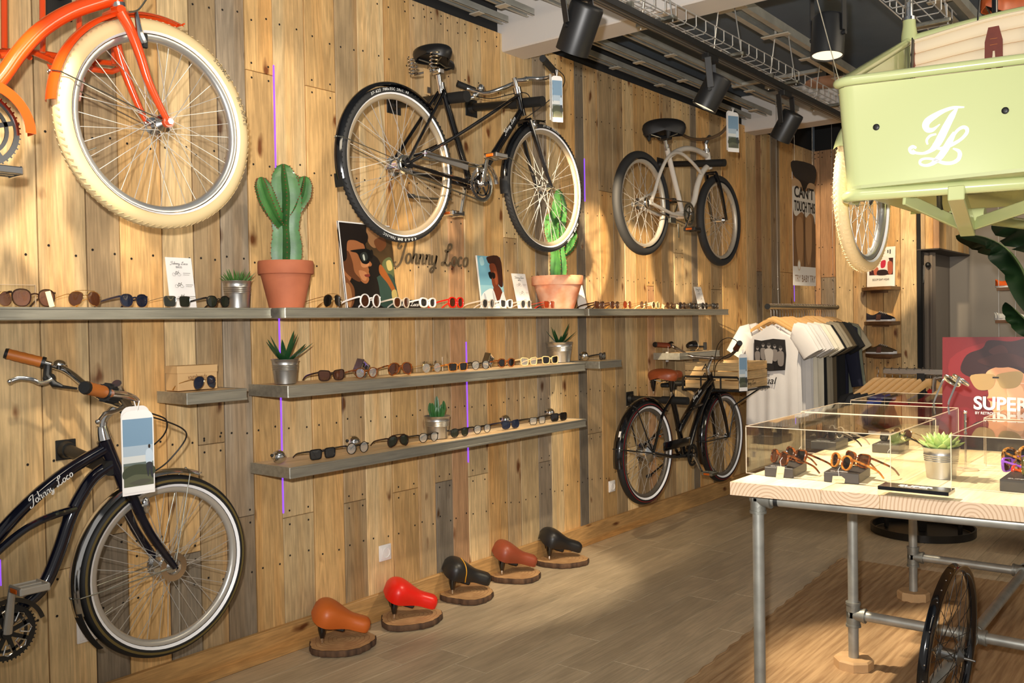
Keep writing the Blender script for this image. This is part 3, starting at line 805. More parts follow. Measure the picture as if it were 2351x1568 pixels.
def hang_tag(px, w, h, y, z_top, x, label, tilt=0.0, yaw=.15, second=True, info=False):
    """folded card booklet with a seaside photo on the cover, hung on a handlebar"""
    t = thing('hang_tag', (x, y, z_top), label, 'tag', None)
    u = V3((math.cos(yaw), -math.sin(yaw), math.sin(tilt))).normalized(); n = u.cross(V3((0, 0, 1))); wv = n.cross(u) * -1
    wv = V3((0, 0, 1)) - u * u.z; wv.normalize()
    o = V3((x, y, z_top - h))
    r = w * .28
    shp = [(0, 0), (w, 0)] + [(w - r + r * math.sin(a), h - r + r * math.cos(a)) for a in [PI / 2 * (1 - k / 5) for k in range(6)]] + [(r - r * math.sin(a), h - r + r * math.cos(a)) for a in [PI / 2 * k / 5 for k in range(6)]]
    nn = u.cross(wv)
    MB().prism(shp, o, u, wv, nn * .0012).build('cover', paper, t, smooth=False)
    if info:                       # opened inside page with small bicycle drawings
        u2 = V3((math.cos(yaw - 1.0), -math.sin(yaw - 1.0), 0)); o2 = o - u2 * w * .95; n2 = u2.cross(wv)
        MB().prism(shp, o2, u2, wv, n2 * .0012).build('inside_page', paper, t, smooth=False)
        for q_ in (.78, .52, .12):
            picture('page_drawing', o2 + n2 * .0014, u2 * w, wv * h, n2, bike_icon(.5, q_, .34, asp=w / h) + [((150, 150, 150), rect(.25, q_ - .09, .75, q_ - .08)), ((150, 150, 150), rect(.3, q_ - .11, .7, q_ - .10))], t)
    if second:
        MB().prism(shp, o + V3((.006, .012, .012)), (u + V3((0, .18, 0))).normalized(), wv, nn * .001).build('inner_sheet', paper, t, smooth=False)
    MB().tube([o + u * w * .5 + wv * (h - .004), o + u * w * .42 + wv * (h + .03), o + u * w * .58 + wv * (h + .03), o + u * w * .5 + wv * (h - .004)], .002, 5).build('hanging_loop', paper, t)
    pic = [((150, 172, 190), rect(.04, .30, .96, .80)), ((120, 150, 175), rect(.04, .55, .96, .90)), ((165, 182, 196), rect(.04, .42, .96, .58)), ((205, 208, 206), rect(.04, .36, .96, .46)), ((100, 112, 108), rect(.04, .34, .96, .38)),
           ((92, 96, 76), rect(.04, .10, .96, .35)), ((66, 72, 56), blob([(.04, .3), (.4, .36), (.96, .32), (.96, .22), (.4, .24), (.04, .2)])), ((84, 84, 72), blob([(.2, .14), (.6, .18), (.9, .15), (.6, .11)])),
           ((190, 205, 218), blob([(.72, .48), (.78, .53), (.90, .52), (.96, .44), (.90, .36), (.74, .36)])), ((50, 40, 36), oval(.84, .56, .035, .025)), ((52, 54, 60), blob([(.74, .36), (.92, .36), (.93, .26), (.95, .18), (.88, .2), (.84, .3), (.80, .2), (.76, .24)])),
           ((238, 236, 232), rect(.04, .03, .96, .095))]
    picture('cover_photo', o + nn * .0013, u * w, wv * h, nn, pic, t)
    text('cover_lettering', 'Johnny Loco', h * .045, o + nn * .0019 + u * w * .3 + wv * h * .05, u, wv, inkm, t, .0002, .3)
    return t
def wall_arm(px_plate, end, label, plate=.10, L=None, y1=-.5):
    """square wall plate with a padded tube arm that carries a bike"""
    p = WY(*px_plate, 0); e = WY(end[0], end[1], y1)
    t = thing('bike_holder', (p.x, 0, p.z), label, 'bike holder', 'black wall arms that carry the bicycles')
    MB().box2((p.x - plate / 2, -.006, p.z - plate / 2), (p.x + plate / 2, -.001, p.z + plate / 2)).build('wall_plate', blackm, t, bevel=.002)
    MB().cyl((p.x, -.006, p.z), (p.x, -.03, p.z), .034, .027, 16).build('arm_collar', blackm, t)
    MB().cyl((p.x, -.02, p.z), (p.x + (e.x - p.x) * .15, y1, e.z), .022, n=16).build('arm_tube', blackm, t)
    MB().cyl((p.x + (e.x - p.x) * .15 * .6, y1 * .6, p.z + (e.z - p.z) * .6), (p.x + (e.x - p.x) * .15, y1 - .02, e.z), .027, n=16).build('arm_pad', rubber, t)
    return t
def path(pp, yb, ys=None):
    return [WY(p[0], p[1], p[2] if len(p) > 2 else yb) for p in pp]
def grip(bike, a, b, r, m, end_m=None, ring=True):
    a, b = V3(a), V3(b); d = (b - a).normalized(); n = 9
    pts = [a + (b - a) * k / n for k in range(n + 1)]
    g = MB().tube(pts, [r * (1 + (.06 if k % 2 else 0)) for k in range(n + 1)], 14).build('grip', m, bike, sharp=60)
    if end_m:
        MB().cyl(b - d * .003, b + d * .008, r * 1.1, r * .95, 14).build('grip_cap', end_m, g)
        MB().cyl(a - d * .008, a + d * .004, r * 1.15, r * 1.15, 14).build('grip_ring', end_m, g)
    return g
def lever(bike, a, pts, m, body_m):
    l = MB().tube(pts, [.009] + [.006] * (len(pts) - 2) + [.007], 8, flat=(.6, 1.3)).build('brake_lever', m, bike)
    MB().ball(pts[-1], .009, 10, 6).build('lever_tip', m, l)
    MB().ball(V3(a), .018, 12, 8, (1.3, .8, 1)).build('lever_mount', body_m, l)
def saddle_mesh(L=.26, W=.24, H=.07, nose=.055):
    """saddle top: broad rounded tail, nose towards +x; v runs across from one lower edge over the top to the other"""
    def fn(u, v):
        t = u; e = 1.0
        if t < .24: e = max(0.0, 1 - ((.24 - t) / .24) ** 2.2) ** .5
        if t > .86: e = max(0.0, 1 - ((t - .86) / .14) ** 2.4) ** .5
        s = max(0.0, min(1.0, (t - .24) / .46)); s = s * s * (3 - 2 * s)
        hw = (W / 2 + (nose * .62 - W / 2) * s ** .8) * e
        top = H * (.98 - .42 * s) * (.12 + .88 * e); bot = -H * (.42 - .16 * s) * (.12 + .88 * e)
        a = (v - .5) * 2 * math.radians(112)
        y = hw * math.sin(a) if abs(a) < PI / 2 else math.copysign(hw * (1 - .35 * (abs(a) - PI / 2)), a)
        c_ = math.cos(a)
        z = top * max(0.0, c_) ** .55 if c_ > 0 else bot * min(1.0, -c_ / .37)
        return V3((-L / 2 + L * u, y, z))
    return fn
def saddle(parent, c, m, tilt=0, yaw=0, L=.26, W=.23, H=.075, nose=.06, spring_m=None, name='saddle_cover', rails=True, Rm=None):
    R = Rm or (Matrix.Rotation(yaw, 3, 'Z') @ Matrix.Rotation(tilt, 3, 'Y'))
    fn = saddle_mesh(L, W, H, nose); c = V3(c)
    s = MB().grid(lambda u, v: c + R @ fn(u, v), 26, 18).build(name, m, parent, solid=.006, sharp=70)
    sm = spring_m or blackg
    base = [(-.5 * L + .02, -W * .42), (-.5 * L + .012, 0), (-.5 * L + .02, W * .42), (0, W * .25), (L * .45, nose * .3), (L * .45, -nose * .3), (0, -W * .25)]
    MB().prism([(p[0] * .80, p[1] * .85) for p in cat_curve(base, 4, True)], c + R @ V3((0, 0, H * .12)), R @ V3((1, 0, 0)), R @ V3((0, 1, 0)), R @ V3((0, 0, -.006))).build('saddle_base', blackm, s)
    if rails:
        for sy in (-1, 1):
            MB().tube([c + R @ V3(q) for q in ((L * .42, sy * .012, .0), (L * .1, sy * .022, -H * .5), (-L * .25, sy * .022, -H * .5), (-L * .36, sy * W * .30, -H * .3))], .0035, 8).build('saddle_rail', steel, s)
    return s, R
def coil(parent, a, b, r, turns, m, wr=.003, name='saddle_spring'):
    a, b = V3(a), V3(b); d = b - a; q = d.to_track_quat('Z', 'Y'); n = turns * 10
    MB().tube([a + d * (k / n) + q @ V3((r * math.cos(2 * PI * k / 10), r * math.sin(2 * PI * k / 10), 0)) for k in range(n + 1)], wr, 5).build(name, m, parent)
def tb(bike, pp, yb, r, m, name='frame_tube', n=12, smooth=True, k=5):
    P = path(pp, yb)
    if len(P) > 2: P = cat_curve(P, k)
    rs = r if not isinstance(r, tuple) else [r[0] + (r[1] - r[0]) * i / (len(P) - 1) for i in range(len(P))]
    return MB().tube(P, rs, n).build(name, m, bike)
ztext = mat('white_lettering', (235, 235, 232), .4)
stripe_m = mat('reflective_white', (245, 245, 248), .35, emit=None)

# ---- black city bicycle with chrome rims (upper middle)
yb = -.40
c_r, c_f = WY(915, 380, yb), WY(1250, 433, yb)
bk = thing('bicycle', c_r, 'black city bicycle with sprung leather saddle, hung high in the middle of the wall', 'bicycle')
cream_rim = mat('cream_rim', (176, 160, 136), .35, .4)
tyre_b = mat('black_tire', (32, 32, 33), .72)
wr_ = wheel('rear_wheel', bk, c_r, .352, .0185, tyre_b, cream_rim, stripe_m, hubr=.026, hubw=.052, sw=.007)
wf_ = wheel('front_wheel', bk, c_f, .352, .0185, tyre_b, cream_rim, stripe_m, hubr=.016, hubw=.045, sw=.007)
tyretext(wr_, c_r, .352, .0185, '37-622 700x35C 28x1.40', 122, .017, -.0195, ztext)
tyretext(wr_, c_r, .352, .0185, '4.0-6.0 BAR 700x35C', 285, .017, -.0195, ztext)
tyretext(wf_, c_f, .352, .0185, '37-622 700x35C', 95, .017, -.0195, ztext)
tyretext(wf_, c_f, .352, .0185, '37-622 700x35C', 330, .017, -.0195, ztext)
bb = WY(1088, 426, yb)
sc_ = WY(1013, 205, yb)
tb(bk, [(1080, 426), (1014, 200)], yb, .0165, blackg)
tb(bk, [(1194, 258), (1088, 426)], yb, .0185, blackg)
tb(bk, [(1187, 206), (1200, 266)], yb, .019, blackg, 'head_tube')
for s in (-1, 1):
    P = [WY(1188, 220, yb + s * .012), WY(1048, 312, yb + s * .03), WY(958, 362, yb + s * .055)]
    P[2] = c_r + V3((0.02, s * .055, .01)); MB().tube(cat_curve(P, 5), .0085, 10).build('frame_tube', blackg, bk)
    MB().tube([sc_ + V3((0, s * .02, -.01)), c_r + V3((0, s * .056, .004))], .0085, 10).build('seat_stay', blackg, bk)
    MB().tube([bb + V3((-.01, s * .03, 0)), c_r + V3((0, s * .056, 0))], [.012, .009], 10).build('chain_stay', blackg, bk)
    MB().box(c_r + V3((.005, s * .062, 0)), (.05, .006, .035)).build('dropout', blackg, bk, bevel=.004)
MB().cyl(bb + V3((0, -.036, 0)), bb + V3((0, .036, 0)), .022, n=18).build('bottom_bracket', blackg, bk)
crown = WY(1204, 278, yb)
fork(bk, crown, c_f, .05, blackg, [((crown.x * .45 + c_f.x * .55), (crown.z * .40 + c_f.z * .60))])
fr_ = fender(bk, c_r, .352, 52, 196, .046, blackg); strut(fr_, c_r, .352, 168, .046)
ff_ = fender(bk, c_f, .352, 92, 178, .046, blackg); strut(ff_, c_f, .352, 160, .046)
MB().grid(lambda u, v: rim_pt(c_f, .368 + .004 - .012 * ((v - .5) * 2) ** 2, math.radians(176 + 14 * u), (v - .5) * .05), 8, 6).build('mud_flap', rubber, ff_, solid=.002)
MB().grid(lambda u, v: rim_pt(c_r, .368 + .01 * u, math.radians(192 + 9 * u), (v - .5) * .05), 6, 4).build('mud_flap', rubber, fr_, solid=.002)
sp_ = WY(1006, 172, yb)
MB().cyl(sc_ + V3((0, 0, -.02)), sp_ + V3((0, 0, -.0)), .0135, n=14).build('seat_post', chrome, bk)
MB().cyl(sc_ + V3((0, 0, .0)), sc_ + V3((-.004, 0, .03)), .019, n=14).build('seat_clamp', chrome, bk)
sad, R = saddle(bk, sp_ + V3((.01, 0, .070)), mat('black_leather', (22, 21, 21), .38), tilt=.03, yaw=math.radians(18), L=.28, W=.20, H=.055, nose=.05)
for s in (-1, 1):
    coil(sad, sp_ + V3((-.10, s * .065, -.01)), sp_ + V3((-.10, s * .075, .075)), .022, 5, chrome, .0034)
MB().tube([sp_ + V3((-.10, -.065, -.008)), sp_ + V3((-.02, -.02, .02)), sp_ + V3((.0, 0, .03)), sp_ + V3((-.02, .02, .02)), sp_ + V3((-.10, .065, -.008))], .005, 8).build('spring_frame', chrome, sad)
MB().box(sp_ + V3((0, 0, .015)), (.04, .05, .03)).build('saddle_clamp', chrome, bk, bevel=.006)
# handlebar
hb = cat_curve(path([(1052, 195, -.13), (1078, 205, -.16), (1112, 214, -.24), (1150, 204, -.32), (1205, 182, -.41), (1240, 181, -.47), (1266, 176, -.54), (1272, 168, -.6), (1248, 140, -.68)], yb), 5)
hs = MB().tube(hb[4:-4], .0115, 12).build('handlebar', chrome, bk)
MB().tube([WY(1191, 225, yb), WY(1188, 207, yb), WY(1180, 178, yb)], [.014, .0125, .0125], 14).build('stem', chrome, bk)
MB().tube([WY(1182, 186, yb), WY(1204, 184, -.41), WY(1209, 182, -.415)], [.012, .013, .017], 12).build('stem_clamp', chrome, bk)
MB().cyl(WY(1189, 214, yb), WY(1186, 200, yb), .022, n=16).build('headset', chrome, bk)
grip(bk, WY(1090, 208, -.165), WY(1050, 192, -.12), .0165, rubber)
grip(bk, WY(1275, 166, -.6), WY(1246, 134, -.70), .0165, rubber)
for (q, s) in (((1100, 203), -.2),):
    MB().ball(WY(1104, 203, -.21), .024, 12, 8, (1, .8, 1)).build('brake_mount', chrome, hs)
    lever(bk, WY(1092, 219, -.2), path([(1090, 222, -.2), (1070, 228, -.18), (1058, 226, -.16), (1051, 232, -.14)], yb), chrome, chrome)
MB().tube(cat_curve(path([(1095, 222, -.21), (1130, 226, -.3), (1180, 215, -.38), (1210, 215, -.42), (1221, 240, -.42), (1225, 268, -.42)], yb), 6), .0026, 6).build('brake_cable', blackm, bk)
MB().tube(cat_curve(path([(1280, 160, -.6), (1296, 178, -.6), (1288, 205, -.52), (1243, 245, -.45), (1205, 272, -.42)], yb), 6), .0026, 6).build('brake_cable', blackm, bk)
MB().ball(WY(1228, 285, yb - .03), .02, 10, 8, (1, .5, 1.3)).build('brake_caliper', chrome, bk)
# drive
chainring(bk, bb, .082, bb.y - .05, chrome)
chain(bk, bb, .082, c_r, .036, bb.y - .05, steel)
MB().lathe([(0, -.05), (.034, -.05), (.036, -.046), (.03, -.04), (.03, .03), (0, .03)], 20, Matrix.Translation(c_r) @ Matrix.Rotation(PI / 2, 4, 'X') @ Matrix.Rotation(PI, 4, 'X')).build('gear_hub', chrome, wr_)
pr = WY(1145, 360, yb - .14)
crank(bk, bb, V3((pr.x - .02, 0, pr.z)), -1, chrome, chrome, blackm)
pl = bb * 2 - V3((pr.x - .02, 0, pr.z)); crank(bk, bb, V3((pl.x, 0, pl.z)), 1, chrome, chrome, blackm)
gd = cat_curve([WY(975, 352, yb - .065), WY(1020, 362, yb - .065), WY(1065, 372, yb - .065)], 4)
arcg = [rim_pt(V3((bb.x, yb - .065, bb.z)), .098, math.radians(a)) for a in range(118, -10, -16)]
MB().tube(gd + arcg, .009, 8, flat=(.35, 2.0), up=(0, 1, 0)).build('chain_guard', chrome, bk)
MB().bar(WY(975, 352, yb - .06), WY(1075, 385, yb - .06), .004, .03).build('chain_guard', chrome, bk, bevel=.002)
MB().tube([WY(1036, 458, yb + .06), WY(985, 456, yb + .06), WY(945, 450, yb + .06)], .006, 8).build('kickstand', steel, bk)
MB().cyl(WY(950, 451, yb + .06), WY(938, 449, yb + .06), .011, n=10).build('kickstand_foot', rubber, bk)
d = (WY(1192, 262, yb) - WY(1150, 329, yb)).normalized(); nrm = V3((0, -1, 0)); up = nrm.cross(d)
text('frame_lettering', 'Johnny Loco', .034, WY(1160, 310, yb - .0192) , d, up, ztext, bk, .0003, .35, .0006)
wall_arm((1081, 248), (1214, 226), 'black tube arm on a square plate holding the head end of the black city bicycle', y1=-.5)
wall_arm((903, 240), (1034, 214), 'black tube arm behind the rear wheel of the black city bicycle', y1=-.5)
hang_tag(None, .060, .235, -.665, WY(1268, 174, -.665).z, WY(1266, 174, -.665).x, 'white folded tag with a beach photo hanging from the black city bicycle handlebar', yaw=.55, info=True, second=False)
tg = thing('price_tag', WY(978, 165, yb), 'small cardboard label hanging under the saddle of the black city bicycle', 'tag')
MB().prism(rect(0, 0, .045, .12), WY(974, 215, yb - .03), (1, .1, 0), (0, 0, 1), (0, .001, 0)).build('label_card', mat('kraft', (196, 160, 112), .7), tg, smooth=False)
MB().box(WY(985, 207, yb - .035), (.022, .001, .028)).build('barcode_patch', mat('dark_print', (60, 52, 44), .6), tg, smooth=False)

# ---- pale grey beach cruiser
yb = -.40
c_r, c_f = WY(1474, 467, yb), WY(1651, 507, yb)
bk = thing('bicycle', c_r, 'pale grey beach cruiser with fat black tires, hung high on the right of the wall', 'bicycle')
greyp = mat('pale_grey_paint', (205, 198, 188), .3, coat=.3)
rimg = mat('grey_rim', (190, 182, 168), .4, .5)
wheel('rear_wheel', bk, c_r, .335, .029, tyre_b, rimg, hubr=.022, hubw=.052, tread=False)
wheel('front_wheel', bk, c_f, .335, .029, tyre_b, rimg, hubr=.014, hubw=.048, tread=False)
bb = WY(1566, 493, yb)
tb(bk, [(1568, 495), (1531, 340)], yb, .018, greyp)
tb(bk, [(1623, 350), (1629, 388)], yb, .022, greyp, 'head_tube')
tb(bk, [(1628, 378), (1612, 396), (1601, 425), (1593, 462), (1578, 490)], yb, .021, greyp)
tb(bk, [(1622, 358), (1600, 345), (1576, 341), (1555, 347), (1538, 358)], yb, .019, greyp)
for s in (-1, 1):
    P = [WY(1610, 398, yb + s * .015), WY(1590, 374, yb + s * .03), WY(1565, 353, yb + s * .04), WY(1545, 352, yb + s * .045), WY(1528, 370, yb + s * .05), WY(1513, 405, yb + s * .056), WY(1503, 440, yb + s * .06), c_r + V3((.02, s * .06, .02))]
    MB().tube(cat_curve(P, 5), .0115, 10).build('frame_tube', greyp, bk)
    MB().tube([bb + V3((-.02, s * .03, -.01)), (bb + c_r) / 2 + V3((.02, s * .05, -.03)), c_r + V3((0, s * .06, 0))], .0115, 10).build('chain_stay', greyp, bk)
    MB().box(c_r + V3((.005, s * .066, 0)), (.05, .006, .03)).build('dropout', greyp, bk, bevel=.004)
MB().cyl(bb + V3((0, -.04, 0)), bb + V3((0, .04, 0)), .028, n=18).build('bottom_bracket', greyp, bk)
crown = WY(1632, 398, yb)
fork(bk, crown, c_f, .058, blackg, [(crown.x * .7 + c_f.x * .3 + .02, crown.z * .6 + c_f.z * .4)], (.017, .010))
MB().cyl(WY(1622, 351, yb), WY(1620, 326, yb), .013, n=12).build('stem', chrome, bk)
MB().cyl(WY(1622, 349, yb), WY(1621, 341, yb), .022, n=14).build('headset', chrome, bk)
MB().tube([WY(1620, 330, yb), WY(1626, 318, yb - .02), WY(1629, 314, yb - .02)], .016, 10).build('stem_clamp', mat('dark_clamp', (60, 58, 55), .4), bk)
hb = cat_curve(path([(1540, 292, -.08), (1562, 307, -.15), (1590, 319, -.27), (1624, 319, -.42), (1652, 308, -.54), (1668, 292, -.62), (1676, 278, -.68)], yb), 5)
MB().tube(hb, .0115, 12).build('handlebar', mat('brushed_bar', (150, 140, 130), .3, .9), bk)
grip(bk, WY(1678, 277, -.68), WY(1688, 256, -.72), .017, rubber)
sp_ = WY(1527, 322, yb)
MB().cyl(WY(1531, 345, yb), sp_, .0135, n=12).build('seat_post', chrome, bk)
MB().cyl(WY(1530, 338, yb), WY(1529, 332, yb), .02, n=12).build('seat_clamp', chrome, bk)
sad, R = saddle(bk, sp_ + V3((-.02, 0, .045)), mat('black_vinyl', (24, 23, 24), .5), tilt=0, yaw=math.radians(32), L=.25, W=.29, H=.085, nose=.075)
for s in (-1, 1):
    MB().tube([sp_ + V3((-.09, s * .075, .075)), sp_ + V3((-.09, s * .075, .02)), sp_ + V3((-.09, s * .07, -.01))], [.02, .016, .008], 10).build('saddle_spring', rubber, sad)
MB().box(sp_ + V3((0, 0, .015)), (.04, .09, .03)).build('saddle_clamp', blackm, bk, bevel=.006)
chainring(bk, bb + V3((.0, 0, 0)), .078, bb.y - .055, steel)
chain(bk, bb, .078, c_r, .04, bb.y - .055, mat('brown_chain', (110, 95, 75), .5, .6))
pr = WY(1572, 496, yb - .14)
crank(bk, bb, bb + V3((-.12, 0, -.12)), -1, chrome, blackm, blackm)
crank(bk, bb, bb + V3((.12, 0, .12)), 1, chrome, blackm, blackm)
MB().tube([WY(1557, 513, yb - .07), WY(1558, 546, yb - .07)], .005, 8).build('kickstand', chrome, bk)
MB().box(WY(1543, 506, yb - .05), (.08, .02, .04)).build('rear_axle_plate', steel, bk, bevel=.004)
wall_arm((1515, 378), (1636, 368), 'black tube arm under the frame of the pale grey cruiser', y1=-.52)
hang_tag(None, .095, .27, -.70, WY(1685, 262, -.70).z, WY(1670, 256, -.70).x, 'white folded tag with a beach photo hanging from the pale grey cruiser handlebar', yaw=.45)

# ---- black cruiser with a front rack and a wooden crate (lower right)
yb = -.35
c_r, c_f = WY(1482, 1039, yb), WY(1657, 1002, yb)
bk = thing('bicycle', c_r, 'glossy black cruiser bicycle with tan saddle and front rack, hung low near the clothes rail', 'bicycle')
darkrim = mat('grey_dark_rim', (112, 104, 94), .4, .5)
wr_ = wheel('rear_wheel', bk, c_r, .34, .026, mat('deep_black_tire', (20, 20, 21), .6), darkrim, stripe_m, hubr=.036, hubw=.052, tread=False, sw=.013)
wf_ = wheel('front_wheel', bk, c_f, .34, .026, MATS['deep_black_tire'], darkrim, stripe_m, hubr=.016, hubw=.048, tread=False, sw=.013)
redl = mat('red_line', (170, 20, 30), .4)
for w_, c_ in ((wr_, c_r), (wf_, c_f)):
    MB().lathe([(.34 - .026 * .80, -.0268), (.34 - .026 * .70, -.0262)], 72, Matrix.Translation(c_) @ Matrix.Rotation(PI / 2, 4, 'X') @ Matrix.Scale(-1, 4, V3((0, 0, 1)))).build('red_sidewall_line', redl, w_)
bb = WY(1574, 1043, yb)
tb(bk, [(1570, 1043), (1542, 905)], yb, .019, blackg)
tb(bk, [(1628, 856), (1636, 898)], yb, .024, blackg, 'head_tube')
tb(bk, [(1631, 872), (1600, 912), (1578, 950), (1558, 988)], yb, .024, blackg)
tb(bk, [(1632, 888), (1612, 930), (1596, 975), (1580, 1035)], yb, .022, blackg)
for s in (-1, 1):
    P = [WY(1612, 928, yb + s * .012), WY(1588, 940, yb + s * .03), WY(1570, 962, yb + s * .036), WY(1560, 990, yb + s * .02)]
    MB().tube(cat_curve(P, 5), .011, 10).build('frame_tube', blackg, bk)
    P = [WY(1543, 912, yb + s * .03), WY(1522, 950, yb + s * .055), WY(1512, 990, yb + s * .058), c_r + V3((.0, s * .06, .01))]
    MB().tube(cat_curve(P, 5), .0095, 10).build('seat_stay', blackg, bk)
    MB().tube([bb + V3((-.02, s * .035, -.005)), (bb + c_r) / 2 + V3((0, s * .05, -.02)), c_r + V3((0, s * .06, 0))], .012, 10).build('chain_stay', blackg, bk)
MB().cyl(bb + V3((0, -.04, 0)), bb + V3((0, .04, 0)), .028, n=18).build('bottom_bracket', blackg, bk)
crown = WY(1639, 905, yb)
fork(bk, crown, c_f, .055, blackg, [(crown.x * .55 + c_f.x * .45 + .01, crown.z * .55 + c_f.z * .45)], (.016, .010))
fr_ = fender(bk, c_r, .34, 45, 190, .062, blackg, gap=.014); strut(fr_, c_r, .34, 170, .062, blackm, rr=.0045); strut(fr_, c_r, .34, 118, .062, blackm, rr=.0045)
MB().bar(rim_pt(c_r, .371, math.radians(152)) + V3((0, -.012, 0)), rim_pt(c_r, .371, math.radians(158)) + V3((0, -.012, 0)), .014, .003, up=rim_pt(c_r, 1, 2.7) - c_r).build('fender_badge', whitep, fr_, bevel=.001)
ff_ = fender(bk, c_f, .34, 72, 208, .062, blackg, gap=.014); strut(ff_, c_f, .34, 180, .062, blackm, rr=.0045)
sp_ = WY(1537, 885, yb)
MB().cyl(WY(1542, 912, yb), sp_, .0135, n=12).build('seat_post', chrome, bk)
tan = mat('tan_leather', (150, 72, 36), .42, noise=.15, nscale=30, bump=.1)
sad, R = saddle(bk, sp_ + V3((-.01, 0, .065)), tan, tilt=-.02, L=.30, W=.22, H=.06, nose=.07)
for s in (-1, 1):
    MB().tube([sp_ + V3((-.10, s * .07, .05)), sp_ + V3((-.10, s * .07, 0)), sp_ + V3((-.10, s * .068, -.035))], [.022, .017, .007], 12).build('saddle_spring', blackg, sad)
    MB().cyl(sp_ + V3((-.10, s * .068, -.03)), sp_ + V3((-.10, s * .068, -.05)), .005, n=8).build('spring_bolt', chrome, sad)
MB().box(sp_ + V3((-.02, 0, .005)), (.12, .06, .03)).build('saddle_clamp', blackm, bk, bevel=.008)
MB().tube([WY(1627, 858, yb), WY(1624, 848, yb), WY(1632, 826, yb), WY(1637, 819, yb - .01)], [.02, .013, .012, .014], 12).build('stem', chrome, bk)
hb = cat_curve(path([(1533, 793, -.07), (1548, 797, -.1), (1567, 808, -.18), (1589, 818, -.27), (1637, 822, -.38), (1668, 820, -.5), (1684, 810, -.57), (1692, 799, -.6)], yb), 5)
MB().tube(hb, .0115, 12).build('handlebar', mat('bar_alloy', (160, 152, 145), .25, .95), bk)
brn = mat('brown_grip', (110, 48, 26), .5)
grip(bk, WY(1536, 793, -.075), WY(1504, 791, -.04), .019, brn, blackm)
grip(bk, WY(1690, 801, -.6), WY(1698, 788, -.7), .019, brn, blackm)
bell(bk, WY(1541, 788, -.1), .02, blackg)
MB().tube(cat_curve(path([(1697, 800, -.6), (1690, 782, -.6), (1668, 776, -.55), (1647, 795, -.45), (1638, 850, -.38)], yb), 6), .0028, 6).build('brake_cable', blackm, bk)
MB().tube(cat_curve(path([(1695, 806, -.6), (1670, 815, -.55), (1645, 835, -.45), (1640, 865, -.38)], yb), 6), .0028, 6).build('brake_cable', blackm, bk)
chainring(bk, bb, .075, bb.y - .055, blackm)
MB().bar(WY(1524, 1026, yb - .06), WY(1584, 1012, yb - .06), .012, .06).build('chain_guard', blackg, bk, bevel=.006, seg=2)
crank(bk, bb, V3((WY(1612, 1085, yb - .08).x, 0, WY(1612, 1085, yb - .08).z)), -1, chrome, steel, steel)
pl = bb * 2 - WY(1612, 1085, yb - .08); crank(bk, bb, V3((pl.x, 0, pl.z)), 1, chrome, steel, blackm)
MB().tube([bb + V3((-.1, .08, -.03)), WY(1492, 1092, yb + .1)], .006, 8).build('kickstand', blackm, bk)
MB().cyl(WY(1494, 1091, yb + .1), WY(1486, 1094, yb + .1), .012, n=8).build('kickstand_foot', rubber, bk)
d = (WY(1612, 893, yb) - WY(1591, 920, yb)).normalized(); up = V3((0, -1, 0)).cross(d)
text('frame_lettering', 'Johnny Loco', .036, WY(1592, 921, yb - .0248), d, up, ztext, bk, .0003, .35, .0008)
# front rack
hx0 = WY(1640, 880, yb).x
zb = WY(1690, 900, -.58).z; zt = zb + .10
X0, X1, Y0, Y1 = hx0 - .06, hx0 + .46, -.58, -.12
rk = MB().tube([(X0, Y0, zb), (X1, Y0, zb), (X1, Y1, zb), (X0, Y1, zb)], .008, 8, closed=True).build('front_rack', blackm, bk)
MB().tube([(X0, Y0, zb), (X0, Y0, zt - .02), (X0, Y0 + .02, zt), (X0, Y1 - .02, zt), (X0, Y1, zt - .02), (X0, Y1, zb)], .008, 8).build('rack_hoop', blackm, rk)
for k in range(4):
    yk = Y0 + (Y1 - Y0) * (k + 1) / 5; MB().tube([(X0, yk, zb), (X1, yk, zb)], .006, 8).build('rack_bar', blackm, rk)
for yk in (Y0 + .15, Y1 - .15): MB().tube([(X0, yk, zb), (X0, yk, zt)], .006, 8).build('rack_upright', blackm, rk)
for s in (-1, 1): MB().tube([(X1, yb + s * .18, zb), (crown.x + .14, yb + s * .1, zb - .12), c_f + V3((0, s * .062, 0))], .006, 8).build('rack_stay', blackm, rk)
# crate standing on the rack
kz = zb + .012
ct = thing('wooden_crate', ((X0 + X1) / 2 + .03, (Y0 + Y1) / 2, kz), 'slatted pine crate with black lettering on the front rack of the black cruiser', 'crate')
crw = wood('crate_wood', 'Y', rough=.6, knots=False); crwx = wood('crate_wood_x', 'X', rough=.6, knots=False)
cx0, cx1, cy0, cy1 = X0 + .045, X1 - .01, Y0 + .01, Y1 + .0; cc = (222, 186, 132)
for k in range(3):
    z0 = kz + k * .066; z1 = z0 + .059
    for xx in (cx0, cx1): MB().box2((xx - .005, cy0, z0), (xx + .005, cy1, z1)).build('slat', crw, ct, smooth=False, bevel=.0015, color=cc)
    for yy_ in (cy0, cy1): MB().box2((cx0 + .006, yy_ - .005, z0), (cx1 - .006, yy_ + .005, z1)).build('slat', crwx, ct, smooth=False, bevel=.0015, color=cc)
for k in range(4): MB().box2((cx0 + .008, cy0 + .01 + k * .108, kz), (cx1 - .008, cy0 + .108 + k * .108, kz + .008)).build('slat', crwx, ct, smooth=False, color=cc)
for xx in (cx0 + .014, cx1 - .014):
    for yy_ in (cy0 + .016, cy1 - .016): MB().box((xx, yy_, kz + .097), (.018, .02, .19)).build('corner_post', crw, ct, smooth=False, color=cc)
text('crate_lettering', 'Johnny Loco', .045, (cx0 + .07, cy0 - .0055, kz + .025), (1, 0, 0), (0, 0, 1), inkm, ct, .0003, .3, .0006)
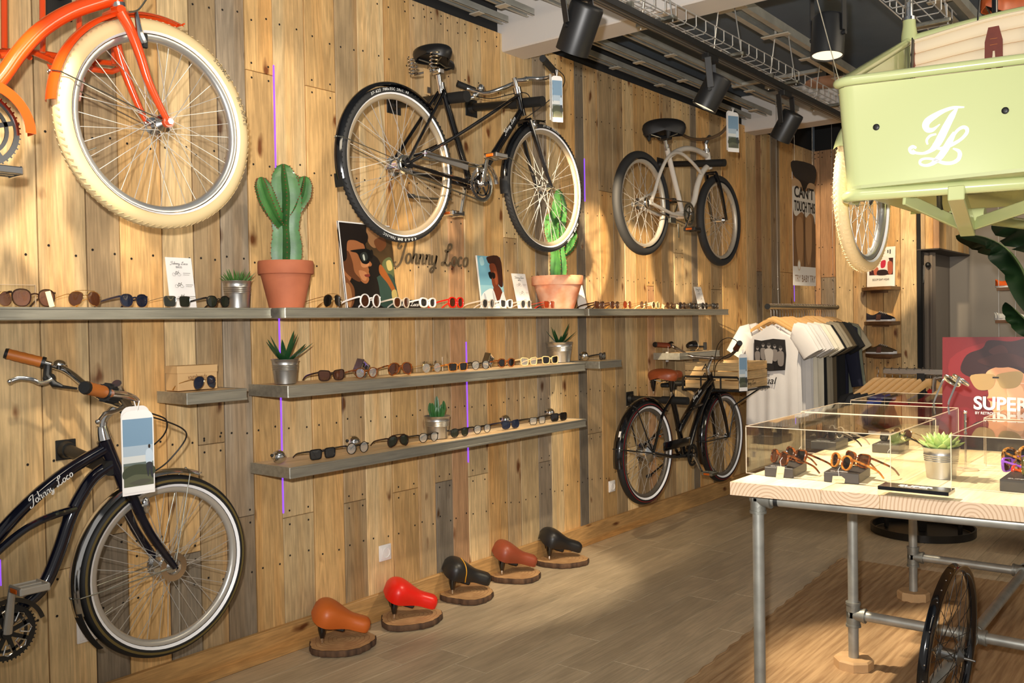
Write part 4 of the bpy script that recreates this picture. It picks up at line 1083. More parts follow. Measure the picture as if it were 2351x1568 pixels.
text('crate_lettering', 'A', .07, (cx0 - .0055, cy1 - .14, kz + .135), (0, -1, 0), (0, 0, 1), inkm, ct, .0003, .2, .001)
text('crate_lettering', 'Am', .055, (cx0 - .0055, cy1 - .14, kz + .08), (0, -1, 0), (0, 0, 1), inkm, ct, .0003, .2, .001)
text('crate_lettering', 'JL', .075, (cx0 - .0055, cy1 - .15, kz + .015), (0, -1, 0), (0, 0, 1), inkm, ct, .0003, .4, .002)
wall_arm((1445, 915), (1563, 922), 'black tube arm on a square plate under the seat of the black cruiser', y1=-.45)
wall_arm((1545, 880), (1650, 876), 'black tube arm at the head of the black cruiser, behind its rack', y1=-.32)
hang_tag(None, .07, .26, -.68, WY(1700, 812, -.66).z, WY(1690, 815, -.66).x, 'white folded tag hanging from the black cruiser handlebar beside the crate', yaw=.5, second=False)
tg = thing('price_tag', WY(1533, 800, -.1), 'small white price tag hanging from the left grip of the black cruiser', 'tag')
MB().prism(rect(0, 0, .04, .075), WY(1529, 831, -.1), (1, 0, 0), (0, 0, 1), (0, .001, 0)).build('label_card', paper, tg, smooth=False)
MB().tube([WY(1534, 806, -.1), WY(1534, 795, -.095)], .0012, 5).build('string', paper, tg)

# ---- navy cruiser, lower left
yb = -.30
c_f = WY(383, 1297, yb)
bk = thing('bicycle', (c_f.x - .5, yb, c_f.z), 'glossy dark navy cruiser bicycle with chrome fender and tan grips at the lower left', 'bicycle')
navy = mat('navy_gloss', (8, 10, 26), .1, coat=.7)
R0 = .333
wf_ = wheel('front_wheel', bk, c_f, R0, .024, MATS['deep_black_tire'], mat('silver_rim', (200, 196, 188), .3, .6), stripe_m, hubr=.022, hubw=.05, ns=40, sw=.010, tread=False)
gl = mat('gum_line', (95, 80, 38), .6)
MB().lathe([(R0 - .024 * .98, -.0248), (R0 - .024 * .62, -.0244)], 72, Matrix.Translation(c_f) @ Matrix.Rotation(PI / 2, 4, 'X') @ Matrix.Scale(-1, 4, V3((0, 0, 1)))).build('olive_sidewall_line', gl, wf_)
for s in (-1, 1):
    dsc = MB().lathe([(.030, s * .045), (.052, s * .045), (.052, s * .048), (.030, s * .048), (.030, s * .045)], 32, Matrix.Translation(c_f) @ Matrix.Rotation(-PI / 2, 4, 'X')).build('hub_flange', chrome, wf_)
tb(bk, [(-70, 1330), (-20, 1250), (60, 1160), (150, 1085), (240, 1030)], yb, .0215, navy)
tb(bk, [(258, 1064), (215, 1095), (187, 1135), (160, 1190), (135, 1265), (100, 1345), (48, 1395), (5, 1440)], yb, .0225, navy)
for s in (-1, 1):
    P = [WY(172, 1168, yb + s * .012), WY(125, 1182, yb + s * .03), WY(75, 1205, yb + s * .035), WY(25, 1240, yb + s * .035), WY(-40, 1300, yb + s * .035)]
    MB().tube(cat_curve(P, 5), .0125, 10).build('frame_tube', navy, bk)
tb(bk, [(238, 1010), (268, 1085)], yb, .025, navy, 'head_tube')
crown = WY(288, 1128, yb)
fork(bk, crown, c_f + V3((0, 0, 0)), .055, navy, [(WY(325, 1215, yb).x, WY(325, 1215, yb).z)], (.019, .012))
tb(bk, [(268, 1080), (288, 1130)], yb, .018, navy, 'steerer')
ff_ = fender(bk, c_f, R0, 68, 197, .062, chrome, gap=.014)
for a in (186, 76): strut(ff_, c_f, R0, a, .062)
MB().grid(lambda u, v: rim_pt(c_f, .352 + .004 - .010 * ((v - .5) * 2) ** 2, math.radians(195 + 26 * u), (v - .5) * .055), 8, 6).build('mud_flap', rubber, ff_, solid=.002)
MB().tube([WY(240, 1008, yb), WY(236, 990, yb), WY(234, 978, yb)], [.026, .022, .018], 16).build('headset', chrome, bk)
MB().tube(cat_curve([WY(236, 985, yb), WY(240, 962, yb), WY(258, 942, yb - .02), WY(276, 930, yb - .04)], 4), .0145, 12).build('stem', chrome, bk)
hb = cat_curve(path([(100, 833, -.07), (140, 845, -.09), (163, 858, -.12), (190, 880, -.17), (222, 905, -.24), (262, 928, -.33), (300, 935, -.42), (312, 920, -.52), (290, 908, -.58), (255, 903, -.62)], yb), 6)
MB().tube(hb, .0125, 14).build('handlebar', chrome, bk)
og = mat('orange_grip', (188, 108, 40), .5, bump=.1)
grip(bk, WY(98, 832, -.07), WY(16, 812, -.02), .0185, og, blackm)
grip(bk, WY(238, 900, -.60), WY(196, 890, -.66), .0195, og, blackm)
sh = MB().cyl(WY(240, 901, -.60), WY(262, 905, -.57), .028, .03, 20).build('gear_shifter', rubber, bk)
for k in range(12):
    a = 2 * PI * k / 12; e1 = (WY(262, 905, -.57) - WY(240, 901, -.60)); q = e1.to_track_quat('Z', 'Y')
    MB().bar(WY(240, 901, -.60) + q @ V3((.029 * math.cos(a), .029 * math.sin(a), 0)), WY(262, 905, -.57) + q @ V3((.031 * math.cos(a), .031 * math.sin(a), 0)), .005, .004).build('shifter_rib', rubber, sh)
bell(bk, WY(135, 838, -.13), .026, chrome)
lever(bk, WY(113, 868, -.1), cat_curve(path([(118, 872, -.12), (95, 880, -.13), (75, 872, -.13), (45, 868, -.12), (22, 876, -.11)], yb), 3), chrome, blackm)
MB().tube(path([(110, 838, -.1), (108, 862, -.1), (125, 882, -.12), (145, 888, -.14), (176, 892, -.2)], yb), [.014, .014, .013, .006, .004], 10).build('lever_bracket', blackm, bk)
lever(bk, WY(288, 940, -.55), cat_curve(path([(285, 935, -.56), (262, 945, -.58), (240, 950, -.6), (225, 968, -.62)], yb), 3), chrome, blackm)
MB().tube(path([(268, 880, -.6), (275, 905, -.57), (290, 925, -.56), (300, 945, -.55)], yb), [.015, .018, .016, .010], 10).build('shifter_body', chrome, bk)
MB().tube(cat_curve(path([(300, 930, -.55), (345, 948, -.5), (382, 965, -.45), (375, 1000, -.4), (330, 1040, -.35)], yb), 6), .0028, 6).build('brake_cable', blackm, bk)
MB().tube(cat_curve(path([(300, 948, -.55), (365, 962, -.5), (420, 985, -.45), (425, 1010, -.42), (385, 1060, -.38), (350, 1085, -.34)], yb), 6), .0028, 6).build('brake_cable', blackm, bk)
MB().ball(WY(335, 1160, yb - .05), .022, 10, 8, (.7, .5, 1.4)).build('brake_caliper', chrome, bk)
d = (WY(168, 1086, yb) - WY(70, 1158, yb)).normalized(); up = V3((0, -1, 0)).cross(d)
text('frame_lettering', 'Johnny Loco', .042, WY(70, 1164, yb - .0222), d, up, ztext, bk, .0003, .35, .0012, fit=.17)
bb = WY(-2, 1445, yb)
chainring(bk, bb, .088, bb.y - .055, blackm, 8)
for k in range(8):
    a = 2 * PI * k / 8
    MB().tube([rim_pt(bb, .04, a - .12, -.059), rim_pt(bb, .068, a - .2, -.059), rim_pt(bb, .074, a, -.059), rim_pt(bb, .068, a + .2, -.059), rim_pt(bb, .04, a + .12, -.059)], .0028, 6, closed=True).build('chainring_cutout', chrome, bk)
MB().grid(lambda u, v: rim_pt(bb, .112, math.radians(115 - 100 * u), -.075 + .035 * v), 16, 2).build('chain_guard', blackg, bk, solid=.003)
MB().lathe([(.112, -.001), (.098, -.001), (.098, .001), (.112, .001)], 20, Matrix.Translation(bb + V3((0, -.077, 0))) @ Matrix.Rotation(-PI / 2, 4, 'X') , a0=-math.radians(115), a1=-math.radians(15)).build('chain_guard', blackg, bk)
pr = WY(28, 1352, yb - .085)
a = V3((bb.x, bb.y - .06, bb.z)); MB().tube([a, V3((pr.x, yb - .085, pr.z))], [.015, .011], 10).build('crank_arm', mat('matte_alloy', (190, 186, 178), .4, .7), bk)
pe = pedal(bk, WY(68, 1349, yb - .16), MATS['matte_alloy'], MATS['matte_alloy'])
wall_arm((150, 1032), (262, 1072), 'black tube arm on a square plate at the head of the navy cruiser', y1=-.30, plate=.075)
hang_tag(None, .108, .272, -.62, WY(300, 950, -.62).z + .01, WY(277, 962, -.62).x, 'large white folded tag with a beach photo hanging from the navy cruiser handlebar', yaw=.05)

# ---- orange bicycle, upper left
yb = -.45
c_f = WY(363, 287, yb)
bk = thing('bicycle', (c_f.x - .4, yb, c_f.z), 'bright orange bicycle with cream tires hung at the upper left', 'bicycle')
orp = mat('orange_paint', (222, 74, 22), .18, coat=.5)
cream_t = mat('cream_tire', (216, 192, 144), .6)
wf_ = wheel('front_wheel', bk, c_f, .362, .0305, cream_t, mat('alloy_rim', (200, 200, 198), .28, .8), stripe_m, hubr=.018, hubw=.05, ns=36, sw=.007)
dk = mat('faded_ink', (95, 85, 70), .6)
tyretext(wf_, c_f, .362, .0305, 'SCHWALBE', 52, .019, -.0330, dk); tyretext(wf_, c_f, .362, .0305, 'BIG APPLE', 26, .019, -.0330, dk)
crown = WY(275, 40, yb)
near = cat_curve([WY(278, 30, yb - .05), WY(300, 70, yb - .06), WY(322, 128, yb - .062), WY(340, 185, yb - .06), WY(365, 240, yb - .058), WY(386, 280, yb - .058)], 6)
far_ = cat_curve([crown + V3((0, .05, -.01)), V3((near[12].x, yb + .06, near[12].z)), V3((near[22].x, yb + .06, near[22].z)), c_f + V3((0, .056, 0))], 6)
for P, w in ((near, 1), (far_, .9)):
    MB().tube(P, [(.0195 - .009 * k / (len(P) - 1)) * w for k in range(len(P))], 14).build('fork_leg', orp, bk)
MB().cyl(near[-1] + V3((0, -.006, 0)), near[-1] + V3((0, .01, 0)), .019, n=16).build('dropout', orp, bk)
MB().cyl(near[-1] + V3((0, -.018, 0)), near[-1] + V3((0, -.004, 0)), .011, n=6).build('axle_nut', chrome, bk)
MB().cyl(crown + V3((-.02, -.05, .01)), crown + V3((-.02, .05, .01)), .016, n=14).build('fork_crown', orp, bk)
tb(bk, [(262, -30), (270, 26)], yb, .024, orp, 'head_tube')
MB().cyl(WY(268, 8, yb), WY(270, 18, yb), .028, n=20).build('headset', chrome, bk)
tb(bk, [(-60, 245), (0, 182), (45, 120), (95, 68), (160, 28), (235, 2), (262, -6)], yb, (.0235, .026), orp, k=6)
ff_ = fender(bk, c_f, .362, 76, 177, .066, orp, gap=.010); strut(ff_, c_f, .362, 163, .066)
# brake
MB().tube(path([(312, 25, yb - .07), (318, 60, yb - .075), (322, 80, yb - .075), (330, 98, yb - .07)], yb), [.006, .010, .012, .012], 8).build('brake_arm', chrome, bk)
MB().box(WY(332, 94, yb - .045), (.02, .012, .05)).build('brake_pad', blackm, bk, bevel=.003)
MB().tube(cat_curve(path([(295, 28, yb - .08), (318, 22, yb - .08), (340, -8, yb - .08)], yb), 5), .003, 6).build('brake_cable', steel, bk)
# rack hung behind the frame
yc = -.16
rk = MB().tube(cat_curve(path([(-20, 120, yc), (60, 118, yc), (130, 128, yc), (165, 134, yc), (210, 140, yc), (285, 148, yc)], yb), 3), .010, 8).build('carrier', orp, bk)
MB().tube(path([(0, 128, yc - .1), (75, 120, yc - .1), (150, 152, yc - .1), (255, 165, yc - .1), (290, 152, yc - .05)], yb), .010, 8).build('carrier_rail', orp, rk)
for q in ((10, 112), (98, 120), (182, 132), (262, 148)):
    a, b = WY(q[0], q[1], yc - .04), WY(q[0] - 1, -60, yc - .04)
    MB().tube([a, b], .010, 8).build('carrier_upright', orp, rk)
for q in ((60, 122), (110, 130), (160, 142), (215, 150)):
    MB().tube([WY(q[0], q[1], yc), WY(q[0] + 8, q[1] + 10, yc - .1)], .009, 8).build('carrier_cross_tube', orp, rk)
MB().prism([(0, 0), (1, 0), (.85, -.9), (.3, -.75)], WY(108, 146, yc - .1), (.13, 0, -.02), (0, 0, .10), (0, .004, 0)).build('carrier_plate', orp, rk, smooth=False)
MB().prism([(0, 0), (1, 0), (.8, 1), (.35, 1)], WY(128, 170, yc - .12), (.10, 0, -.01), (0, 0, .10), (0, .004, 0)).build('carrier_plate', orp, rk, smooth=False)
# chain guard end, chainring and pedal at the left edge
cb = WY(-62, 300, yb - .03)
MB().grid(lambda u, v: rim_pt(cb, .145, math.radians(75 - 75 * u), -.08 + .05 * v), 14, 2).build('chain_guard', orp, bk, solid=.003)
MB().grid(lambda u, v: rim_pt(cb, .145 - .03 * v, math.radians(75 - 75 * u), -.08), 14, 2).build('chain_guard', orp, bk, solid=.002)
chainring(bk, cb, .11, cb.y - .05, chrome)
pedal(bk, WY(2, 392, yb - .15), chrome, blackm)
MB().tube([V3((cb.x, cb.y - .06, cb.z)), WY(-12, 392, yb - .1)], .011, 8).build('crank_arm', chrome, bk)
wl = thing('bike_holder', WY(135, 10, 0), 'black tube arm behind the orange bicycle, cut by the top of the picture', 'bike holder', 'black wall arms that carry the bicycles')
p = WY(133, 6, 0)
MB().box2((p.x - .05, -.006, p.z - .06), (p.x + .05, -.001, p.z + .1)).build('wall_plate', blackm, wl, bevel=.002)
MB().cyl((p.x, 0, p.z + .03), (p.x + .02, -.43, p.z + .05), .024, n=16).build('arm_tube', blackm, wl)
# ------------------------------------------------------------------ shelves
shelf_m = mat('brushed_steel', (176, 174, 162), .36, .75, noise=.22, nscale=5, stretch=(1, 12, 12), bump=.08, bscale=30)
liner_m = wood('shelf_board', 'X', rough=.5, knots=False)
def shelf(x0, x1, zb, zt, d, label, top_wood=True, y0=-.024):
    t = thing('wall_shelf', ((x0 + x1) / 2, 0, zb), label, 'shelf')
    MB().box2((x0, -d, zb), (x1, -d + .003, zt)).box2((x0, -d + .003, zb), (x0 + .003, y0, zt)).box2((x1 - .003, -d + .003, zb), (x1, y0, zt)) \
        .box2((x0 + .003, -d + .003, zb), (x1 - .003, y0, zb + .003)).box2((x0 - .001, -d - .003, zb), (x1 + .001, -d, zb + .010)).box2((x0 - .001, -d - .003, zt - .007), (x1 + .001, -d, zt)) \
        .build('steel_channel', shelf_m, t, smooth=False, bevel=.0012)
    MB().box2((x0 + .003, -d + .003, zt - .022), (x1 - .003, y0, zt - .003)).build('shelf_board', liner_m, t, smooth=False, color=(236, 205, 160))
    return t
def sz(px, py, y): return WY(px, py, y).z
s1x0, s1x1 = 0.6, WY(622, 715, -.22).x
S1T = sz(655, 706, -.30); S1B = sz(655, 730, -.30)
sh1 = shelf(.6, WY(622, 715, -.24).x, S1B, S1T, .24, 'steel-edged eyewear shelf at the left above the navy cruiser handlebar')
sh2 = shelf(WY(655, 715, -.30).x, WY(1350, 715, -.30).x - .04, S1B, S1T, .30, 'long steel-edged shelf at eye level carrying both cactus pots')
sh3 = shelf(WY(1352, 715, -.30).x, WY(1672, 715, -.30).x, S1B, S1T, .30, 'steel-edged shelf at eye level below the pale grey cruiser')
S2T = sz(662, 886, -.30); S2B = sz(662, 914, -.30)
x2a, x2b = WY(662, 914, -.30).x, WY(1343, 839, -.30).x
sh4 = shelf(x2a, x2b, S2B, S2T, .30, 'middle steel-edged eyewear shelf with two spiky succulent pots')
sh4b = shelf(x2b + .16, x2b + .42, S2B + .005, S2T, .30, 'small steel-edged shelf beside the middle shelf with one round bell')
S3T = sz(666, 1074, -.30); S3B = sz(666, 1100, -.30)
sh5 = shelf(x2a, x2b, S3B, S3T, .30, 'lowest steel-edged eyewear shelf with one cactus pot and round bells')
pS = WY(430, 930, -.24)
sS = shelf(WY(430, 930, -.24).x, WY(567, 910, -.24).x + .0, pS.z, sz(430, 902, -.24), .24, 'small steel-edged shelf holding one kraft box over the navy bicycle')
pT = WY(1625, 818, -.24)
sT = shelf(WY(1560, 818, -.24).x, WY(1652, 818, -.24).x, S2B + .01, S2T + .01, .24, 'small steel-edged shelf behind the black cruiser handlebar')

# ------------------------------------------------------------------ eyewear
LENSES = {}
def lens_m(kind):
    if kind in LENSES: return LENSES[kind]
    c, a = {'dark': ((24, 20, 18), .93), 'brown': ((78, 42, 24), .82), 'grey': ((52, 52, 52), .85), 'clear': ((225, 230, 230), .13), 'green': ((40, 44, 34), .88), 'rose': ((120, 84, 70), .72),
            'amber': ((150, 50, 16), .8), 'blue': ((30, 40, 62), .85), 'mirror': ((120, 120, 118), .95)}[kind]
    m = mat('lens_' + kind, c, .04, .1 if kind != 'mirror' else .9, alpha=a, coat=1.0 if kind != 'mirror' else 0)
    LENSES[kind] = m; return m
def fm(col, r=.15): return mat('frame_%d_%d_%d' % col, col, r, coat=.5)
tort = mat('tortoise', (150, 78, 24), .15, noise=0, col2=(36, 18, 8), nscale=55, coat=.6)
leop = mat('leopard', (206, 140, 60), .15, col2=(40, 22, 10), nscale=90, coat=.6)
honey = mat('honey_tortoise', (222, 150, 60), .15, col2=(150, 76, 22), nscale=45, coat=.6)
goldm = mat('gold_wire', (205, 170, 110), .2, 1.0)
silvm = mat('silver_wire', (200, 200, 196), .2, 1.0)
SH = {'round': (2.0, 1.0, 1.0), 'panto': (2.3, 1.0, .92), 'square': (4.5, 1.1, .84), 'way': (3.2, 1.12, .86), 'aviator': (2.2, 1.12, 1.0), 'cat': (2.4, 1.14, .88), 'big': (2.6, 1.16, 1.02)}
def lens_outline(shape, hw, hh, side, n=22):
    e, sx, sz_ = SH[shape]; out = []
    for k in range(n):
        a = 2 * PI * k / n; ca, sa = math.cos(a), math.sin(a)
        x = math.copysign(abs(ca) ** (2 / e), ca) * hw * sx; z = math.copysign(abs(sa) ** (2 / e), sa) * hh * sz_
        if shape in ('way', 'square', 'panto', 'aviator'): x *= 1 + .10 * (z / hh)
        if shape == 'aviator' : z -= .004 * (x * side > 0) * max(0, -z / hh) ; x += side * .004 * (-z / hh)
        if shape in ('cat', 'way'): z += .16 * hh * max(0, x * side / hw) * (z > 0)
        out.append((x, z))
    return out
gcount = [0]
def glasses(pos, yaw, frame_m, lens, shape, label, thick=.0037, hw=.0245, hh=.0245, group=None, pitch=0.0, fold=False, temple_m=None, wire=False, extra=None, L=.138, roll=0.0, name='sunglasses', sc=1.0):
    """local: front faces -y, temples reach +y; origin on the surface below the front"""
    t = thing(name, pos, label, 'glasses', group)
    gcount[0] += 1
    hw *= sc; hh *= sc
    R = Matrix.Rotation(yaw, 3, 'Z') @ Matrix.Rotation(pitch, 3, 'X') @ Matrix.Rotation(roll, 3, 'Y')
    O = V3(pos); ccx = hw * 1.1 + .009 * sc
    def W(p): return O + R @ V3(p)
    low = min(p[1] for p in lens_outline(shape, hw, hh, 1)); cz = -low + thick + .0005
    fr = MB(); lo = []
    for s in (-1, 1):
        o2 = lens_outline(shape, hw, hh, s)
        P = [W((s * ccx + x, -.0015 * 0 + abs(s * ccx + x) ** 2 * .9, cz + z)) for x, z in o2]
        fr.tube(P, thick if not wire else .0011, 8 if not wire else 6, closed=True, flat=(.75, 1.1) if not wire else (1, 1), up=R @ V3((0, 1, 0)) if not wire else None)
        lo.append(P)
    zb_ = cz + hh * .35
    ib = ccx - hw * 1.05
    fr.tube(cat_curve([W((-ib, 0, zb_)), W((0, -.002, zb_ + .003)), W((ib, 0, zb_))], 3), thick * .95 if not wire else .0012, 8)
    if extra == 'double': fr.tube(cat_curve([W((-ccx - .004, .0008, cz + hh + .002)), W((0, -.001, cz + hh + .004)), W((ccx + .004, .0008, cz + hh + .002))], 4), .0011 if wire else thick * .7, 6)
    f = fr.build('frame_front', frame_m, t)
    for P in lo:
        c = sum(P, V3()) / len(P); n = R @ V3((0, -1, 0))
        MB()._a([c + n * .0012] + P, [(0, 1 + k, 1 + (k + 1) % len(P)) for k in range(len(P))]).build('lens', lens_m(lens), t, solid=.0008, sharp=80)
    tm = temple_m or frame_m
    for s in (-1, 1):
        x = s * (ccx + hw * 1.12); zt_ = cz + hh * .55; y0 = (ccx + hw) ** 2 * .9
        P = cat_curve([W((x * .98, y0 - .002, zt_)), W((x * 1.02, y0 + .012, zt_)), W((x * 1.02, L * .55, zt_ * .72 + .001)), W((x * 1.0, L * .8, max(.006, zt_ * .52))), W((x * .96, L, .0035))], 4)
        n = len(P)
        if wire: MB().tube(P, [.0013] * (n - 4) + [.0032] * 4, 6).build('temple', tm, t)
        else: MB().tube(P, [.0036 - .0008 * k / n for k in range(n)], 8, flat=(.5, 1.25), up=(0, 0, 1)).build('temple', tm, t)
    return t
def on_shelf(px, yshelf, z):      # x where a pair of glasses stands, from its column
    return WY(px, 720, yshelf).x
BLK = fm((16, 15, 16)); CRY = mat('crystal_frame', (225, 215, 200), .1, alpha=.55, coat=.6); WHT = fm((240, 238, 234)); RED = fm((215, 30, 18)); NAV = fm((24, 30, 52)); DKB = fm((44, 24, 16)); YEL = fm((222, 196, 140)); GRYF = fm((120, 112, 104))
def row(items, z, y, vrow, name_suffix=''):
    for (px, py, yaw, fmx, lens, shape, lab, kw) in items:
        p = WY(px, py, y)
        if vrow: yaw = yaw - 30
        glasses((p.x, y, z + .0005), math.radians(yaw), fmx, lens, shape, lab, **kw)
# top shelf, left part
gy = -.185
row([(-12, 690, 10, goldm, 'rose', 'round', 'round gold sunglasses cut by the left edge of the picture, top shelf', dict(wire=True)),
     (80, 690, 12, DKB, 'rose', 'panto', 'dark brown round sunglasses with pale rose lenses standing before the clear sign', dict(sc=1.3, thick=.003)),
     (196, 690, 10, goldm, 'brown', 'aviator', 'gold double-bridge wire sunglasses with mottled brown lenses, second pair on the left shelf', dict(wire=True, extra='double')),
     (309, 690, 14, NAV, 'blue', 'panto', 'dark blue panto sunglasses between the double-bridge pair and the bike leaflet', dict()),
     (408, 690, 10, silvm, 'green', 'square', 'thin metal square sunglasses standing before the white bike leaflet', dict(wire=True)),
     (502, 690, 12, BLK, 'green', 'panto', 'black sunglasses with brassy lenses next to the grassy succulent pot', dict(thick=.0026))], S1T, gy, 0)
# top shelf, middle part
gy = -.235
row([(765, 692, 14, goldm, 'dark', 'aviator', 'gold aviator sunglasses with dark brown lenses beside the large terracotta pot', dict(wire=True, extra='double', sc=1.05)),
     (852, 690, 10, WHT, 'brown', 'round', 'round white-rimmed sunglasses in front of the large portrait poster', dict(thick=.0042, sc=1.22)),
     (923, 692, 10, CRY, 'brown', 'panto', 'clear-framed round sunglasses with brown lenses right of the white round pair', dict(sc=1.05)),
     (983, 692, 8, WHT, 'grey', 'cat', 'glossy white cat-eye sunglasses left of the red pair', dict(thick=.006)),
     (1048, 692, 8, RED, 'brown', 'big', 'bright red oversized sunglasses on the eye-level shelf', dict(thick=.0055)),
     (1122, 692, 8, CRY, 'grey', 'panto', 'clear crystal-framed sunglasses just right of the red pair', dict()),
     (1163, 692, 8, WHT, 'grey', 'way', 'matte white square sunglasses with grey lenses left of the folded leaflet', dict(thick=.0052)),
     (1208, 692, 8, CRY, 'grey', 'panto', 'clear-framed pale grey sunglasses leaning at the foot of the folded leaflet', dict(sc=.95)),
     (1262, 692, 8, silvm, 'amber', 'square', 'thin gold square sunglasses with orange-red lenses before the smaller terracotta pot', dict(wire=True, temple_m=RED))], S1T, gy, 0)
# top shelf, right part
names = [(1377, DKB, 'brown', 'way', 'dark brown sunglasses, leftmost on the shelf below the grey cruiser'), (1412, DKB, 'brown', 'panto', 'brown-lensed dark sunglasses with a white tag, second on the shelf below the grey cruiser'),
         (1441, goldm, 'amber', 'round', 'thin round sunglasses with orange lenses under the bright spot on the wall'), (1479, goldm, 'rose', 'round', 'small wire sunglasses right of the orange-lensed pair'),
         (1506, YEL, 'brown', 'round', 'cream round sunglasses beside pale card tags'), (1538, goldm, 'brown', 'panto', 'thin brown sunglasses between two pale card tags'),
         (1567, DKB, 'dark', 'panto', 'dark panto sunglasses just left of the grey slanted leaflet foot'), (1592, BLK, 'dark', 'way', 'thick black sunglasses at the foot of the slanted leaflet'),
         (1618, BLK, 'dark', 'panto', 'black sunglasses right of the slanted leaflet, last but one'), (1643, BLK, 'grey', 'way', 'black square sunglasses, last at the right end of the eye-level shelf')]
row([(a, 695, 6, b, c, d, e, dict(thick=.0032) if b in (DKB, BLK, YEL) else dict(wire=True)) for a, b, c, d, e in names], S1T, -.235, 0)
# middle shelf
row([(762, 862, 24, DKB, 'brown', 'way', 'dark brown square sunglasses, leftmost on the middle shelf', dict(sc=1.05)),
     (842, 855, 24, tort, 'clear', 'panto', 'tortoiseshell reading glasses in front of the left glass ornament', dict()),
     (920, 846, 24, tort, 'brown', 'aviator', 'large brown tortoiseshell aviator sunglasses on the middle shelf', dict(thick=.0042, sc=1.12)),
     (992, 842, 24, goldm, 'clear', 'round', 'thin pale gold spectacles near the small clear sign', dict(wire=True)),
     (1052, 838, 22, honey, 'dark', 'square', 'square sunglasses with orange frame and dark lenses in the centre of the middle shelf', dict(thick=.0028)),
     (1104, 832, 22, BLK, 'clear', 'panto', 'black-topped clear spectacles in front of the right glass ornament', dict(thick=.0022)),
     (1163, 826, 22, tort, 'dark', 'panto', 'dark tortoiseshell sunglasses right of the glass ornament', dict(thick=.0045)),
     (1215, 824, 22, YEL, 'clear', 'way', 'cream-yellow clear spectacles with a white tag', dict()),
     (1264, 820, 20, YEL, 'dark', 'way', 'cream-framed sunglasses with dark lenses in front of the far succulent pot', dict())], S2T, -.235, 1)
glasses((WY(1384, 806, -.235).x, -.235, S2T + .001), math.radians(18), BLK, 'dark', 'way', 'black sunglasses on the small shelf beside the round bell')
# lowest shelf
row([(742, 1045, 26, BLK, 'grey', 'square', 'black square sunglasses, leftmost on the lowest shelf', dict(sc=1.05)),
     (822, 1030, 26, BLK, 'clear', 'round', 'black clear spectacles below the second round bell', dict(thick=.0024)),
     (915, 1015, 26, DKB, 'green', 'aviator', 'dark double-bridge sunglasses on the lowest shelf, left of the potted cactus', dict(extra='double')),
     (985, 1006, 24, BLK, 'clear', 'panto', 'black spectacles with a pale tag left of the tin cactus pot', dict(thick=.0024)),
     (1056, 993, 24, BLK, 'green', 'panto', 'thin black sunglasses just right of the tin cactus pot', dict(thick=.0022)),
     (1108, 986, 24, BLK, 'clear', 'panto', 'black clear spectacles with a cream temple tip', dict(thick=.0022)),
     (1173, 974, 22, NAV, 'blue', 'way', 'navy sunglasses with violet lenses in front of the third round bell', dict()),
     (1235, 968, 22, BLK, 'clear', 'square', 'black spectacles between the third and the last round bell', dict(thick=.0022)),
     (1284, 960, 22, BLK, 'dark', 'square', 'black square sunglasses at the right end of the lowest shelf', dict(sc=1.05))], S3T, -.235, 1)
# small card tags on the shelf
for i, (px, lab) in enumerate(((1545, 'small cream card tag left of the thin brown sunglasses'), (1578, 'small cream card tag right of the thin brown sunglasses'))):
    p = WY(px - 22, 700, -.275); 
    c = MB().box((p.x, -.272, S1T + .018), (.035, .0012, .03), Matrix.Rotation(.35 - .1 * i, 3, 'Y')).build('card_tag', mat('cream_card', (240, 225, 180), .6), None, smooth=False)
    tag(c, lab, 'tag')
# ------------------------------------------------------------------ cacti and succulents
terra = mat('terracotta', (182, 106, 72), .75, noise=0, col2=(158, 88, 58), nscale=5, bump=.15, bscale=30)
terra2 = mat('terracotta_dusty', (205, 120, 78), .8, col2=(222, 176, 148), nscale=9, bump=.15, bscale=30)
soil = mat('soil', (58, 42, 30), .95, bump=.8, bscale=120)
def terra_pot(c, r, h, m, label, name='plant_pot'):
    t = thing(name, c, label, 'plant pot'); T = Matrix.Translation(c)
    rb = r * .62
    MB().lathe([(0, 0), (rb, 0), (rb * 1.01, .003), (r * .90, h * .70), (r * .90, h * .72)], 48, T).build('pot_body', m, t, sharp=50)
    MB().lathe([(r * .89, h * .715), (r * .985, h * .72), (r, h * .74), (r, h * .965), (r * .98, h), (r * .90, h), (r * .88, h * .9), (r * .86, h * .7)], 48, T).build('pot_rim', m, t, sharp=45)
    MB().lathe([(0, h * .90), (r * .885, h * .90)], 32, T).build('potting_soil', soil, t)
    return t
cact_m = mat('cactus_green', (62, 112, 52), .42, noise=0, col2=(44, 88, 44), nscale=14, bump=.1, coat=.15)
spine_m = mat('cactus_spine', (112, 62, 36), .8)
